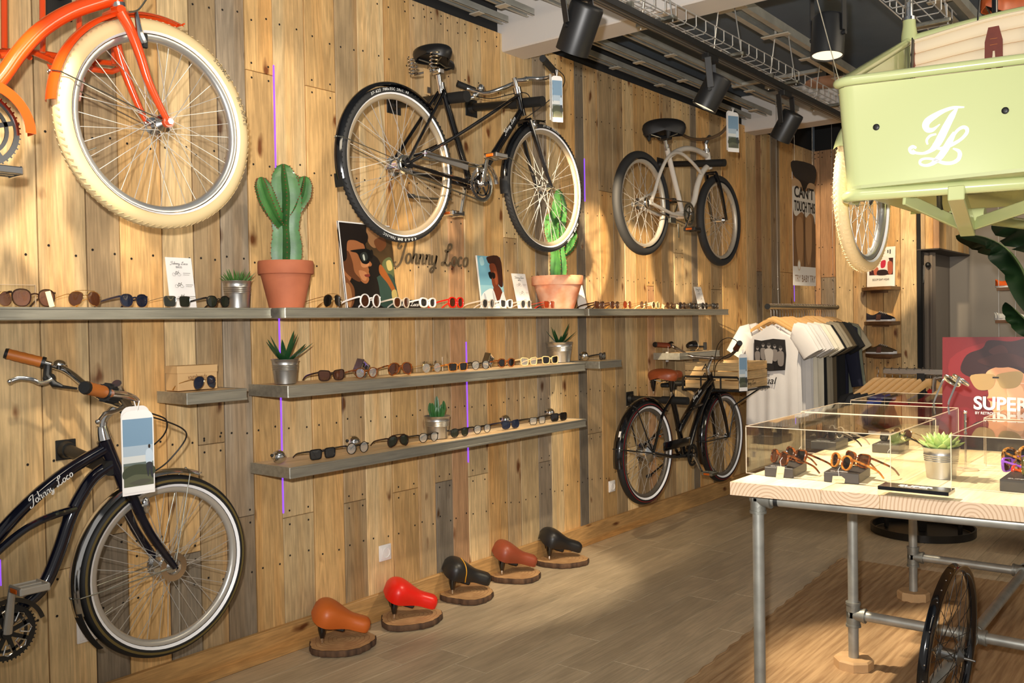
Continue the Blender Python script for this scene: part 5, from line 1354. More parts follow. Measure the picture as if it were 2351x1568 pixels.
def cactus_stem(parent, pts, rad, ribs=5, phase=0.0, name='stem', spines=True):
    """ribbed column following pts with radius list"""
    P = cat_curve(pts, 5); n = len(P); R_ = []
    for i in range(n):
        f = i / (n - 1) * (len(rad) - 1); k = min(int(f), len(rad) - 2); R_.append((rad[k] + (rad[k + 1] - rad[k]) * (f - k)) * (1.32 if spines else 1))
    N = ribs * 8; vs = []; fs = []; tips = []
    for i, p in enumerate(P):
        d = (P[min(i + 1, n - 1)] - P[max(i - 1, 0)]).normalized(); q = d.to_track_quat('Z', 'X')
        x_ = V3((1, 0, 0)) - d * d.x; x_.normalize(); y_ = d.cross(x_)
        for k in range(N):
            a = 2 * PI * k / N + phase; u = (k % 8) / 8; w = abs(u - .5) * 2       # w=1 at rib tip
            r = R_[i] * (.42 + .58 * w ** 1.6) * (1 + (.035 if w > .9 and i % 2 else 0))
            v = p + (x_ * math.cos(a) + y_ * math.sin(a)) * r
            if i == n - 1: v = p + (x_ * math.cos(a) + y_ * math.sin(a)) * r * .3 + d * .003
            vs.append(v)
            if k % 8 == 0 and i < n - 1: tips.append((v, (x_ * math.cos(a) + y_ * math.sin(a)), d))
    for i in range(n - 1):
        for k in range(N): fs.append((i * N + k, i * N + (k + 1) % N, (i + 1) * N + (k + 1) % N, (i + 1) * N + k))
    fs.append(tuple((n - 1) * N + k for k in range(N)))
    m = MB(); m._a(vs, fs); s = m.build(name, cact_m, parent, sharp=70)
    sp = MB()
    for j in range(len(tips)):
        v, o, d = tips[j]
        sp.ball(v + o * .0003, .0030, 6, 4)
        for e in (-1, 1): sp.tube([v, v + o * .006 + d * e * .003], [.0005, .0001], 4, caps=False)
    if spines:
        o_ = sp.build('spines', spine_m, s, fix=False); o_['kind'] = 'stuff'
    return s
pc = V3((WY(658, 700, -.15).x, -.15, S1T + .001))
hp = zrow(pc.x, pc.y, 600) - pc.z; rp = (WY(722, 640, -.15).x - WY(594, 640, -.15).x) * .5 * .80
pot1 = terra_pot(pc, rp, hp, terra, 'large terracotta pot with the bigger cactus on the eye-level shelf')
ca = thing('cactus', pc + V3((0, 0, hp * .9)), 'tall branching green cactus growing in the large terracotta pot', 'cactus')
def cp(px, py, y=-.15): return V3((WY(px, py, y).x, y, WY(px, py, y).z))
cactus_stem(ca, [pc + V3((0, 0, hp * .88)), cp(657, 560), cp(655, 510), cp(656, 455), cp(652, 410), cp(650, 378)], [.048, .052, .043, .052, .050, .040, .016], 5, .35)
cactus_stem(ca, [cp(646, 515), cp(628, 488, -.16), cp(612, 455, -.16), cp(602, 425, -.16), cp(599, 408, -.16)], [.02, .026, .030, .026, .012], 5, .8, 'branch')
cactus_stem(ca, [cp(662, 500), cp(678, 478, -.17), cp(692, 452, -.17), cp(698, 425, -.17), cp(700, 406, -.17)], [.02, .026, .032, .028, .012], 5, .2, 'branch')
cactus_stem(ca, [cp(662, 475, -.13), cp(672, 455, -.11), cp(676, 425, -.11), cp(673, 402, -.11)], [.02, .028, .027, .012], 5, .6, 'branch')
pc2 = V3((WY(1281, 700, -.15).x, -.15, S1T + .001))
hp2 = zrow(pc2.x, pc2.y, 634) - pc2.z; rp2 = (WY(1325, 640, -.15).x - WY(1238, 640, -.15).x) * .5 * .80
terra_pot(pc2, rp2, hp2, terra2, 'smaller chalky terracotta pot under the front wheel of the black city bicycle')
ca = thing('cactus', pc2 + V3((0, 0, hp2 * .9)), 'slim green cactus in the smaller terracotta pot behind a bicycle wheel', 'cactus')
cactus_stem(ca, [pc2 + V3((0, 0, hp2 * .88)), cp(1280, 600), cp(1277, 560), cp(1275, 520), cp(1282, 480), cp(1281, 436)], [.040, .042, .034, .046, .046, .038, .014], 5, .35)
cactus_stem(ca, [cp(1268, 560), cp(1262, 535, -.13), cp(1260, 508, -.12), cp(1262, 492, -.12)], [.02, .028, .026, .012], 5, .3, 'branch')
cactus_stem(ca, [cp(1290, 585), cp(1306, 565, -.16), cp(1315, 545, -.16), cp(1318, 525, -.16)], [.02, .03, .028, .012], 5, .8, 'branch')

leafm = mat('aloe_green', (34, 74, 40), .35, coat=.25, noise=.25, nscale=20)
leafm2 = mat('haworthia_green', (70, 112, 52), .4, coat=.2, noise=.3, nscale=30)
leafm3 = mat('echeveria_green', (176, 200, 116), .45, coat=.2, noise=.15, nscale=20)
def tin_pot(c, r, h, label, name='tin_pot', grooves=4):
    t = thing(name, c, label, 'plant pot'); T = Matrix.Translation(c); rb = r * .80
    prof = [(0, .002), (rb - .002, .002), (rb, 0)]
    def rr_(z): return rb + (r - rb) * z / h
    for z in (h * .5,): prof.append((rr_(z), z))
    for k in range(grooves):
        z = h * (.54 + .065 * k); prof += [(rr_(z) + .0018, z + h * .02), (rr_(z), z + h * .05)]
    prof += [(rr_(h * .94), h * .94), (r * 1.03, h * .965), (r * 1.04, h * .99), (r * 1.0, h), (r * .96, h * .99), (rb, h * .7)]
    MB().lathe(prof, 40, T).build('pot_shell', tin, t, sharp=40)
    MB().lathe([(0, h * .86), (r * .95, h * .86)], 24, T).build('potting_soil', soil, t)
    return t
def leaf(m, base, dirv, L, w, th, curl=.3, n=7):
    """fleshy tapering leaf"""
    d = V3(dirv).normalized(); up = V3((0, 0, 1)); s = d.cross(up)
    if s.length < .05: s = V3((1, 0, 0))
    s.normalize(); pts = []; rs = []
    for k in range(n + 1):
        t = k / n
        pts.append(V3(base) + d * L * t + up * (curl * L * t * t)); rs.append(max(.0004, w * (math.sin(PI * min(1, .28 + t * .72)) ** .7)))
    m.tube(pts, rs, 8, flat=(1, th), up=up)
def agave(pos, leaves, label, m_, name, L, w, th=.3):
    t = thing(name, pos, label, 'succulent')
    for (az, el, k) in leaves:
        az, el = math.radians(az), math.radians(el)
        d = V3((math.cos(az) * math.cos(el), math.sin(az) * math.cos(el), math.sin(el)))
        g = MB(); leaf(g, V3(pos) + V3((d.x, d.y, 0)) * .008, d, L * k, w, th, .12); g.build('leaf', m_, t, sharp=70)
    return t
# aloe pots on the middle shelf
p = V3((WY(655, 870, -.16).x, -.16, S2T + .001)); h = zrow(p.x, p.y, 824) - p.z; r = (WY(687, 840, -.16).x - WY(624, 840, -.16).x) * .5 * .80
tin_pot(p, r, h, 'ribbed tin pot at the left end of the middle shelf')
lv = [(255, 50, 1.25), (330, 30, 1.1), (190, 42, 1.05), (165, 60, .95), (300, 62, 1.0), (225, 30, .8), (60, 50, .9), (120, 45, .9), (10, 25, 1.15), (275, 25, .7)]
agave(p + V3((0, 0, h * .86)), lv, 'dark green spiky aloe in the tin pot at the left end of the middle shelf', leafm, 'aloe', .125, .013)
p = V3((WY(1284, 815, -.10).x, -.10, S2T + .001)); h = zrow(p.x, p.y, 785) - p.z; r = (WY(1306, 800, -.10).x - WY(1262, 800, -.10).x) * .5 * .82
tin_pot(p, r, h, 'ribbed tin pot at the far end of the middle shelf')
agave(p + V3((0, 0, h * .86)), lv, 'dark green spiky aloe in the tin pot at the far end of the middle shelf', leafm, 'aloe', .12, .011)
# cactus in tin pot on the lowest shelf
p = V3((WY(1004, 985, -.15).x, -.15, S3T + .001)); h = zrow(p.x, p.y, 954) - p.z; r = (WY(1030, 970, -.15).x - WY(979, 970, -.15).x) * .5 * .80
tin_pot(p, r, h, 'ribbed tin pot in the middle of the lowest shelf')
cl = thing('small_cactus', p + V3((0, 0, h * .86)), 'small bushy green cactus in the tin pot on the lowest shelf', 'cactus')
rr = random.Random(3)
for k in range(9):
    a = 2 * PI * k / 8; rad = .022 if k < 8 else 0
    b = p + V3((rad * math.cos(a), rad * math.sin(a), h * .86)); hh_ = .06 + rr.uniform(0, .035) + (.045 if k == 8 else 0)
    cactus_stem(cl, [b, b + V3((rad * .5 * math.cos(a), rad * .5 * math.sin(a), hh_ * .6)), b + V3((rad * .6 * math.cos(a), rad * .6 * math.sin(a), hh_))], [.010, .014, .005], 5, a, 'stem', spines=False)
# grassy succulent at the left
p = V3((WY(545, 700, -.12).x, -.12, S1T + .001)); h = zrow(p.x, p.y, 645) - p.z; r = (WY(576, 670, -.12).x - WY(510, 670, -.12).x) * .5 * .82
tin_pot(p, r, h, 'ribbed tin pot on the left eye-level shelf beside the large terracotta pot')
t = thing('haworthia', p + V3((0, 0, h * .86)), 'grassy tuft of green pointed succulent leaves in the left tin pot', 'succulent')
for k in range(46):
    a = rr.uniform(0, 2 * PI); el = rr.uniform(.35, 1.35); d = V3((math.cos(a) * math.cos(el), math.sin(a) * math.cos(el), math.sin(el)))
    g = MB(); leaf(g, p + V3((d.x * r * .5, d.y * r * .5, h * .86)), d, rr.uniform(.045, .07), .0045, .5, .1, 5); g.build('leaf', leafm2, t, sharp=70)

# ------------------------------------------------------------------ bells, glass ornaments
def ornament_bell(pos, r, label, axis=(0, -1, .25)):
    t = thing('bicycle_bell', pos, label, 'bell'); c = V3(pos) + V3((0, 0, r)); q = V3(axis).to_track_quat('Z', 'Y').to_matrix().to_4x4()
    M = Matrix.Translation(c) @ q
    MB().lathe([(0, r * .95), (r * .35, r * .9), (r * .7, r * .68), (r * .93, r * .3), (r, 0), (r * .93, -r * .12), (r * .7, -r * .5), (r * .3, -r * .62), (0, -r * .62)], 28, M).build('bell_dome', chrome, t)
    MB().cyl(c + V3((0, r * .55, -r * .3)), c + V3((0, r * .9, -r * .75)), r * .22, n=10).build('bell_clamp', steel, t)
    MB().ball(c + V3((-r * 1.0, r * .3, .3 * r)), r * .22, 8, 6).build('bell_thumb_lever', blackm, t)
for (px, py, z, yy_, r, lab) in ((640, 1040, S3T, -.17, .03, 'round chrome bell at the left end of the lowest shelf'), (812, 1005, S3T, -.10, .033, 'round chrome bell, second from the left on the lowest shelf'),
                            (1160, 960, S3T, -.10, .031, 'round chrome bell behind the navy sunglasses on the lowest shelf'), (1262, 945, S3T, -.08, .031, 'round chrome bell behind the black pair at the right end of the lowest shelf'),
                            (1341, 806, S2T, -.16, .030, 'clear round bell on the small shelf beside the middle shelf')):
    ornament_bell((WY(px, py, yy_).x, yy_, z + .001), r, lab, (-.2, -1, .35))
def glass_pedal(px, py, y, z, s, label):
    """chrome pedal set on edge as a display"""
    p = V3((WY(px, py, y).x, y, z + .001 + s * .55)); t = thing('display_pedal', V3((p.x, y, z + .001)), label, 'pedal')
    R = Matrix.Rotation(.5, 3, 'Y') @ Matrix.Rotation(.3, 3, 'Z')
    for sx in (-1, 1):
        MB().box(p + R @ V3((sx * s * .42, 0, 0)), (s * .12, s * .55, s * 1.0), R).build('pedal_plate', chrome, t, bevel=.003)
        MB().box(p + R @ V3((0, 0, sx * s * .46)), (s * .9, s * .5, s * .10), R).build('pedal_bar', chrome, t, bevel=.003)
    MB().box(p, (s * .9, s * .22, s * .2), R).build('pedal_core', chrome, t, bevel=.004)
    for sx in (-1, 1): MB().box(p + R @ V3((sx * s * .18, -s * .2, s * .2)), (s * .2, s * .1, s * .25), R).build('reflector', blackm, t, bevel=.002)
glass_pedal(829, 830, -.13, S2T, .075, 'large chrome pedal standing on edge, nearer one on the middle shelf')
glass_pedal(1120, 806, -.11, S2T, .07, 'chrome pedal standing on edge, further one on the middle shelf')
# headlight on the shelf behind the black cruiser
p = V3((WY(1590, 800, -.14).x, -.14, S2T + .012))
t = thing('bicycle_headlight', p, 'black bullet bicycle headlight on the small shelf behind the black cruiser', 'headlight')
c = p + V3((0, 0, .04)); M = Matrix.Translation(c) @ V3((1, -.25, 0)).to_track_quat('Z', 'Y').to_matrix().to_4x4()
MB().lathe([(0, -.06), (.018, -.055), (.03, -.035), (.037, 0), (.037, .02)], 24, M).build('lamp_shell', blackg, t)
MB().lathe([(.037, .018), (.040, .022), (.038, .03), (0, .034)], 24, M).build('lamp_ring', chrome, t)
MB().cyl(c + V3((.03, 0, -.01)), c + V3((.15, -.03, -.012)), .008, n=8).build('lamp_arm', blackm, t)
MB().box(c + V3((.15, -.03, -.008)), (.03, .02, .06)).build('lamp_mount', blackm, t, bevel=.004)
MB().box(c + V3((0, 0, -.035)), (.03, .03, .014)).build('lamp_foot', blackm, t, bevel=.002)

# ------------------------------------------------------------------ cards, posters, lettering on the eye-level shelf
def leaning(name, px, w, h, y0, lean, label, cat, z=None, th=.003, yaw=0.0, edge=paper):
    z = S1T + .001 if z is None else z
    x = WY(px, 700, y0).x; o = V3((x, y0, z)); t = thing(name, o, label, cat)
    u = V3((math.cos(yaw), math.sin(yaw), 0)); wv = V3((-math.sin(yaw) * math.sin(lean), math.sin(lean) * math.cos(yaw), math.cos(lean))); n = u.cross(wv)
    MB().prism(rect(0, 0, w, h), o, u, wv, n * -th).build('board', edge, t, smooth=False)
    return t, o, u, wv, n
def leaflet(px, w, h, y0, lean, label, rows=3):
    t, o, u, wv, n = leaning('leaflet', px, w, h, y0, lean, label, 'leaflet')
    ax = h / w
    P = []
    for k in range(rows):
        cy = .66 - k * .24
        P += bike_icon(.34 if k % 2 == 0 else .34, cy, .16, asp=1 / ax)
        P += [((120, 120, 120), rect(.56, cy + .02, .84, cy + .027)), ((150, 150, 150), rect(.56, cy - .012, .80, cy - .006))]
    picture('printed_face', o + n * .0002, u * w, wv * h, n, P, t)
    text('heading', 'Johnny Loco', h * .085, o + n * .0008 + u * w * .16 + wv * h * .86, u, wv, inkm, t, .0001, .35, .0003, fit=w * .68)
    text('heading', 'BIKES', h * .055, o + n * .0008 + u * w * .36 + wv * h * .79, u, wv, inkm, t, .0001)
    return t
leaflet(392, .115, zrow(WY(392, 700, -.11).x, -.05, 590) - S1T, -.11, .16, 'white bicycle leaflet in a stand left of the grassy tin pot')
leaflet(1190, .13, .215, -.13, .22, 'white bicycle leaflet left of the smaller terracotta pot')
leaflet(1330, .10, .20, -.06, .25, 'white bicycle leaflet half hidden behind the smaller terracotta pot', 2)
leaflet(1606, .12, .185, -.13, .25, 'greyish bicycle leaflet leaning at the right end of the eye-level shelf', 2)

# big portrait: man in profile with sunglasses
xa = 788; w = WY(903, 640, -.05).x - WY(xa, 640, -.05).x
t, o, u, wv, n = leaning('portrait_poster', 795, w * 1.03, (zrow(WY(795, 700, -.1).x, -.02, 506) - S1T), -.09, .13, 'large photo poster of a man in profile wearing black sunglasses, below the rear wheel', 'poster', th=.004)
ww, hh = w * 1.03, zrow(WY(795, 700, -.1).x, -.02, 506) - S1T
P = [((26, 20, 16), rect(0, 0, 1, 1)), ((70, 52, 30), blob([(.55, .95), (.8, 1), (1, .9), (1, .5), (.8, .45), (.7, .6), (.5, .7)])), ((150, 108, 70), blob([(.55, .97), (.72, .99), (.78, .85), (.68, .72), (.55, .78)])), ((110, 64, 34), blob([(.66, .8), (.85, .86), (.9, .76), (.75, .68)])),
     ((84, 92, 60), blob([(.78, .55), (.95, .62), (1, .5), (.96, .35), (.8, .38)])), ((176, 160, 100), blob([(.86, .56), (.95, .58), (.97, .48), (.88, .46)])), ((46, 66, 58), blob([(.62, .36), (.9, .42), (1, .3), (1, .02), (.7, .02), (.56, .15)])),
     ((140, 78, 34), blob([(.72, .52), (.8, .48), (.98, .24), (.95, .16), (.84, .3), (.7, .42)])), ((168, 150, 92), blob([(.9, .2), (1, .22), (1, .04), (.92, .05)])),
     ((26, 20, 16), blob([(.28, .5), (.5, .52), (.62, .4), (.66, .2), (.6, 0), (.2, 0), (.12, .2)])),
     ((158, 98, 58), blob([(.10, .74), (.14, .80), (.30, .80), (.44, .76), (.47, .67), (.48, .60), (.56, .535), (.55, .50), (.49, .49), (.50, .455), (.49, .43), (.50, .40), (.47, .385), (.48, .34), (.43, .295), (.36, .30), (.26, .36), (.17, .37), (.12, .32), (.06, .30), (.02, .42), (.02, .6)])),
     ((96, 56, 32), blob([(.04, .62), (.14, .66), (.20, .54), (.22, .42), (.32, .34), (.28, .31), (.14, .36), (.03, .45)])), ((196, 134, 88), blob([(.36, .56), (.46, .56), (.52, .52), (.44, .48), (.36, .49)])), ((190, 128, 84), blob([(.30, .44), (.44, .42), (.42, .33), (.34, .34)])),
     ((120, 72, 40), blob([(.02, .36), (.10, .32), (.18, .22), (.14, .06), (.04, .03)])), ((172, 120, 74), blob([(.03, .28), (.10, .26), (.12, .14), (.08, .03), (.03, .04)])),
     ((22, 14, 12), blob([(.0, .96), (.3, .98), (.48, .93), (.55, .85), (.50, .77), (.42, .76), (.30, .79), (.16, .78), (.12, .70), (.10, .58), (.04, .54), (0, .6)])), ((120, 50, 40), blob([(.40, .395), (.50, .40), (.49, .375), (.42, .37)])),
     ((12, 12, 12), blob([(.20, .67), (.46, .70), (.56, .68), (.55, .62), (.52, .55), (.46, .52), (.38, .53), (.34, .58), (.30, .64), (.20, .655)])), ((48, 52, 48), blob([(.36, .63), (.46, .66), (.50, .60), (.44, .55), (.38, .56)])), ((200, 205, 190), blob([(.40, .62), (.43, .63), (.44, .57), (.41, .565)])),
     ((20, 16, 14), blob([(.56, .68), (.60, .69), (.61, .62), (.57, .6)]))]
P += [((238, 236, 232), rect(0, 0, .02, 1)), ((238, 236, 232), rect(0, .985, 1, 1))]
picture('printed_face', o + n * .0003, u * ww, wv * hh, n, P, t)
# metal lettering on the wall
brass = mat('dull_brass_letters', (132, 114, 88), .35, .4, noise=.3, nscale=12)
a, b = WY(905, 607, 0), WY(1077, 612, 0)
lt = text('wall_lettering', 'Johnny Loco', .165, (a.x, -.004, WY(930, 604, 0).z), (1, 0, 0), (0, 0, 1), brass, None, .003, .38, .0035, space=1.12, fit=b.x - a.x)
tag(lt, 'dull brass script lettering reading Johnny Loco fixed on the plank wall', 'lettering')
# smaller portrait
t, o, u, wv, n = leaning('portrait_card', 1106, .215, .285, -.09, .12, 'photo card of a man in white shirt against blue sky, centre of the eye-level shelf', 'poster', th=.004)
hh = zrow(WY(1106, 700, -.09).x, -.05, 586) - S1T
P = [((120, 178, 200), rect(.02, 0, 1, 1)), ((150, 200, 214), rect(.02, 0, 1, .45)), ((170, 212, 220), blob([(.12, .95), (.25, .98), (.3, .85), (.15, .82)])), ((58, 28, 20), blob([(.45, .99), (.98, .99), (.99, .5), (.9, .42), (.78, .5), (.7, .8), (.5, .86), (.44, .9)])),
     ((120, 58, 34), blob([(.50, .84), (.72, .86), (.80, .7), (.80, .5), (.74, .4), (.62, .38), (.54, .46), (.52, .56), (.47, .60), (.52, .68)])), ((150, 78, 46), blob([(.64, .7), (.76, .7), (.77, .52), (.68, .46)])), ((110, 52, 32), blob([(.58, .42), (.76, .46), (.92, .32), (.84, .12), (.66, .14), (.56, .3)])),
     ((232, 234, 236), blob([(.04, .24), (.3, .36), (.54, .37), (.66, .14), (.72, .12), (.92, .32), (.99, .28), (.99, .0), (.02, .0)])), ((186, 192, 200), blob([(.14, .26), (.2, .28), (.26, .06), (.2, .02)])), ((186, 192, 200), blob([(.5, .3), (.54, .34), (.6, .1), (.52, .04)])),
     ((18, 14, 14), blob([(.42, .69), (.54, .70), (.56, .60), (.5, .57), (.44, .6)])), ((22, 16, 14), blob([(.56, .69), (.68, .68), (.68, .60), (.58, .58)])), ((238, 236, 232), rect(0, 0, .025, 1))]
w = .215
for c_ in [c for c in bpy.data.objects if c.parent == t]: bpy.data.objects.remove(c_)
MB().prism(rect(0, 0, w, hh), o, u, wv, n * -.004).build('board', paper, t, smooth=False)
picture('printed_face', o + n * .0003, u * w, wv * hh, n, P, t)
# clear acrylic brand sign at the left
acr = clear_mat('acrylic', (.95, .96, .95))
acr_e = mat('acrylic_edge', (225, 205, 180), .2, alpha=.8)
x0 = WY(-80, 690, -.08).x; x1 = WY(81, 690, -.08).x
t = thing('acrylic_sign', ((x0 + x1) / 2, -.08, S1T + .001), 'clear acrylic sign reading vagabunds behind the brown sunglasses at the left', 'sign')
hh = zrow(x1, -.08, 655) - S1T
MB().box2((x0, -.083, S1T + .001), (x1, -.077, S1T + hh)).build('acrylic_sheet', acr, t, smooth=False)
MB().box2((x0, -.0835, S1T + hh), (x1, -.0765, S1T + hh + .0015)).box2((x1, -.0835, S1T + .001), (x1 + .0015, -.0765, S1T + hh)).build('sheet_edge', acr_e, t, smooth=False)
text('sign_lettering', 'vagabunds.', .055, (WY(-62, 690, -.085).x, -.0845, WY(0, 686, -.085).z), (1, 0, 0), (0, 0, 1), mat('brown_ink', (130, 90, 52), .6), t, .0003, fit=WY(72, 690, -.085).x - WY(-62, 690, -.085).x)
p = WY(137, 690, -.2); c = MB().box((p.x - .04, -.215, S1T + .028), (.018, .0012, .055), Matrix.Rotation(-.25, 3, 'Y')).build('card_tag', MATS['cream_card'], None, smooth=False); tag(c, 'small cream card tag right of the rose-lensed sunglasses', 'tag')
# clear name plate on the middle shelf
p = WY(990, 846, -.12)
t = thing('acrylic_sign', (p.x, -.12, S2T + .001), 'small clear plate reading Johnny Loco on the middle shelf', 'sign')
MB().box2((p.x - .08, -.122, S2T + .001), (p.x + .085, -.118, S2T + .055)).build('acrylic_sheet', acr, t, smooth=False)
MB().box2((p.x + .085, -.1225, S2T + .001), (p.x + .088, -.1175, S2T + .075)).build('sheet_edge', acr_e, t, smooth=False)
text('sign_lettering', 'Johnny Loco', .035, (p.x - .07, -.1225, S2T + .032), (1, 0, 0), (0, 0, 1), inkm, t, .0003, .35, .0006, fit=.14)
# black name plate on the eye-level shelf before the portrait
p = WY(940, 696, -.12)
t = thing('name_plate', (p.x, -.14, S1T + .001), 'small black plate with white Johnny Loco script before the large portrait poster', 'sign')
MB().box2((p.x - .12, -.142, S1T + .001), (p.x + .06, -.138, S1T + .045)).build('plate', blackm, t, smooth=False, bevel=.001)
text('sign_lettering', 'Johnny Loco', .034, (p.x - .105, -.1425, S1T + .014), (1, 0, 0), (0, 0, 1), ztext, t, .0002, .35, .0006, fit=.15)
# kraft box with one pair of sunglasses on the small shelf
kr = mat('kraft', (196, 150, 104), .75, noise=.08, nscale=30)
zk = sz(430, 902, -.24) + .001; p0 = WY(395, 893, -.12)
t = thing('kraft_box', WY(440, 890, -.12), 'brown kraft box printed vagabunds on the small shelf above the navy bicycle', 'box')
bx0 = WY(408, 880, -.13).x; bx1 = WY(499, 880, -.13).x; hz = zrow(bx0, -.12, 841) - zk
MB().box2((bx0, -.13, zk), (bx1, -.045, zk + hz - .012)).build('box_body', kr, t, smooth=False, bevel=.001)
MB().box2((bx0 - .002, -.132, zk + hz - .03), (bx1 + .002, -.043, zk + hz)).build('box_lid', kr, t, smooth=False, bevel=.001)
text('box_lettering', 'vagabunds.', .028, ((bx0 + bx1) / 2 - .045, -.1325, zk + hz * .45), (1, 0, 0), (0, 0, 1), MATS['brown_ink'], t, .0002, fit=.09)
glasses((WY(472, 888, -.185).x, -.185, zk), math.radians(16), goldm, 'blue', 'aviator', 'gold aviator sunglasses with blue-brown lenses before the kraft box', wire=True, L=.11)

# ------------------------------------------------------------------ sockets
def socket(px, py, label, s=.082, double=False):
    p = WY(px, py, 0); t = thing('wall_socket', (p.x, -.002, p.z), label, 'socket')
    MB().box((p.x, -.006, p.z), (s, .01, s)).build('cover_plate', whitep, t, bevel=.004, seg=3)
    MB().box((p.x, -.012, p.z), (s * .78, .005, s * .78)).build('inner_frame', whitep, t, bevel=.003, seg=2)
    M = Matrix.Translation((p.x, -.015, p.z)) @ Matrix.Rotation(PI / 2, 4, 'X')
    MB().lathe([(s * .30, .003), (s * .30, 0), (s * .26, 0), (s * .25, -.009), (0, -.009)], 32, M).build('socket_well', whitep, t)
    for sx in (-1, 1): MB().disc((p.x + sx * s * .1, -.0062, p.z), (0, -1, 0), .0035, 10).build('pin_hole', blackm, t)
    for sz2 in (-1, 1): MB().box((p.x, -.010, p.z + sz2 * s * .25), (.008, .006, .004)).build('earth_clip', steel, t)
socket(882, 1268, 'white wall socket low on the planks above the red saddle')
socket(1403, 1116, 'white wall socket low on the wall left of the black cruiser', .078)
socket(200, 1446, 'white wall socket behind the navy bicycle front wheel', .085)

# ------------------------------------------------------------------ saddles on log slices along the baseboard
slice_top = mat('log_face', (198, 156, 108), .7, noise=0, col2=(176, 134, 90), nscale=22)
bark = mat('bark', (104, 76, 54), .9, col2=(60, 42, 30), nscale=26, bump=1.0, bscale=70, stretch=(1, 1, .2))
barkl = mat('bark_cut', (176, 132, 84), .8)
def log_slice(c, rx, th, seed, label):
    r_ = random.Random(seed); ph = [r_.uniform(0, 6.28) for _ in range(5)]
    def wob(a): return 1 + .05 * math.sin(2 * a + ph[0]) + .045 * math.sin(3 * a + ph[1]) + .03 * math.sin(5 * a + ph[2]) + .012 * math.sin(17 * a + ph[3]) + .008 * math.sin(29 * a + ph[4])
    t = thing('log_slice', c, label, 'log slice'); T = Matrix.Translation(c)
    MB().lathe([(0, .002), (rx * .97, .002), (rx, .006), (rx * 1.01, th * .5), (rx, th - .003), (rx * .985, th)], 90, T, wob).build('bark', bark, t, sharp=40)
    MB().lathe([(0, th + .001), (rx * .6, th + .001), (rx * .975, th + .0006)], 90, T, wob).build('cut_face', slice_top, t)
    for q in range(1, 7):
        rr_ = rx * q / 7.5
        MB().lathe([(rr_, th + .0012), (rr_ + .0016, th + .0014), (rr_ + .003, th + .0012)], 60, T, wob).build('growth_ring', mat('ring_dark', (160, 116, 76), .8), t)
    return t
def cruiser_saddle(c, m, label, yaw, spring=True, piping=None):
    t = thing('bicycle_saddle', c, label, 'saddle')
    # rests on nose tip and springs: nose down, tail up
    tilt = math.radians(20); R = Matrix.Rotation(yaw, 3, 'Z') @ Matrix.Rotation(tilt, 3, 'Y')
    L, W, H = .285, .215, .078
    base = V3(c) + V3((0, 0, .083))
    s, R2 = saddle(t, base, m, L=L, W=W, H=H, nose=.085, Rm=R, rails=False)
    for sy in (-1, 1):
        a = base + R @ V3((-.095, sy * .06, 0)); b = V3((a.x, a.y, c[2] + .004)) + (R @ V3((.0, 0, -1))) * .0
        MB().tube([a, a + (b - a) * .45, a + (b - a) * .8], [.021, .019, .010], 14).build('saddle_spring', blackg, t)
        MB().cyl(a + (b - a) * .78, b, .006, n=10).build('spring_bolt', chrome, t)
    MB().box(base + R @ V3((0, 0, -.03)), (.06, .05, .035), R).build('saddle_clamp', blackm, t, bevel=.006)
    if piping:
        fn = saddle_mesh(L, W, H, .085)
        P = [base + R @ (fn(.30 + .16 * (abs(v - .5) * 2), v) * 1.012) for v in [k / 24 for k in range(25)]]
        MB().tube(P, .0028, 6).build('piping', piping, s)
    return t
items = [(783, 1467, .158, (199, 100, 38), 'orange-tan bicycle saddle on the nearest log slice', 'nearest log slice on the floor, under the orange-tan saddle', None),
         (943, 1412, .156, (232, 34, 20), 'bright red bicycle saddle, second from the camera', 'log slice under the bright red saddle', None),
         (1072, 1357, .152, (30, 29, 29), 'black bicycle saddle with yellow piping, third along the wall', 'log slice under the black saddle with yellow piping', 'y'),
         (1182, 1313, .152, (140, 66, 42), 'reddish-brown bicycle saddle, fourth along the wall', 'log slice under the reddish-brown saddle', None),
         (1288, 1280, .156, (28, 27, 28), 'plain black bicycle saddle, furthest along the wall', 'furthest log slice, under the plain black saddle', None)]
for i, (px, py, r, colr, l1, l2, pip) in enumerate(items):
    th = .032
    c = WZ(px, py, th); cc_ = V3((c.x, c.y, .0))
    log_slice(cc_, r, th, 20 + i, l2)
    cm = mat('saddle_%d' % i, colr, .42 if i != 1 else .35, bump=.12, bscale=180)
    cruiser_saddle(V3((c.x + .012, c.y + .012, th + .002)), cm, l1, math.radians(-38), piping=mat('yellow_piping', (225, 160, 40), .4) if pip else None)
# ------------------------------------------------------------------ display table of planks on a pipe frame
ZT = .90
tw = wood('table_pine', 'X', rough=.45, knots=False, contrast=.55)
endg, nt, b = newmat('end_grain')       # growth rings on the sawn ends
b.inputs['Roughness'].default_value = .75
N = nt.nodes.new; Lk = nt.links.new
tc = N('ShaderNodeTexCoord'); oi = N('ShaderNodeObjectInfo')
mp = N('ShaderNodeMapping'); mp.vector_type = 'POINT'; mp.inputs['Scale'].default_value = (0.02, 1, 1)
cv = N('ShaderNodeCombineXYZ'); mth = N('ShaderNodeMath'); mth.operation = 'MULTIPLY_ADD'; mth.inputs[1].default_value = .02; mth.inputs[2].default_value = -.01
Lk(oi.outputs['Random'], mth.inputs[0]); Lk(mth.outputs[0], cv.inputs[1]); cv.inputs[2].default_value = 0.0
ad = N('ShaderNodeVectorMath'); ad.operation = 'ADD'; Lk(tc.outputs['Object'], mp.inputs['Vector']); Lk(mp.outputs[0], ad.inputs[0]); Lk(cv.outputs[0], ad.inputs[1])
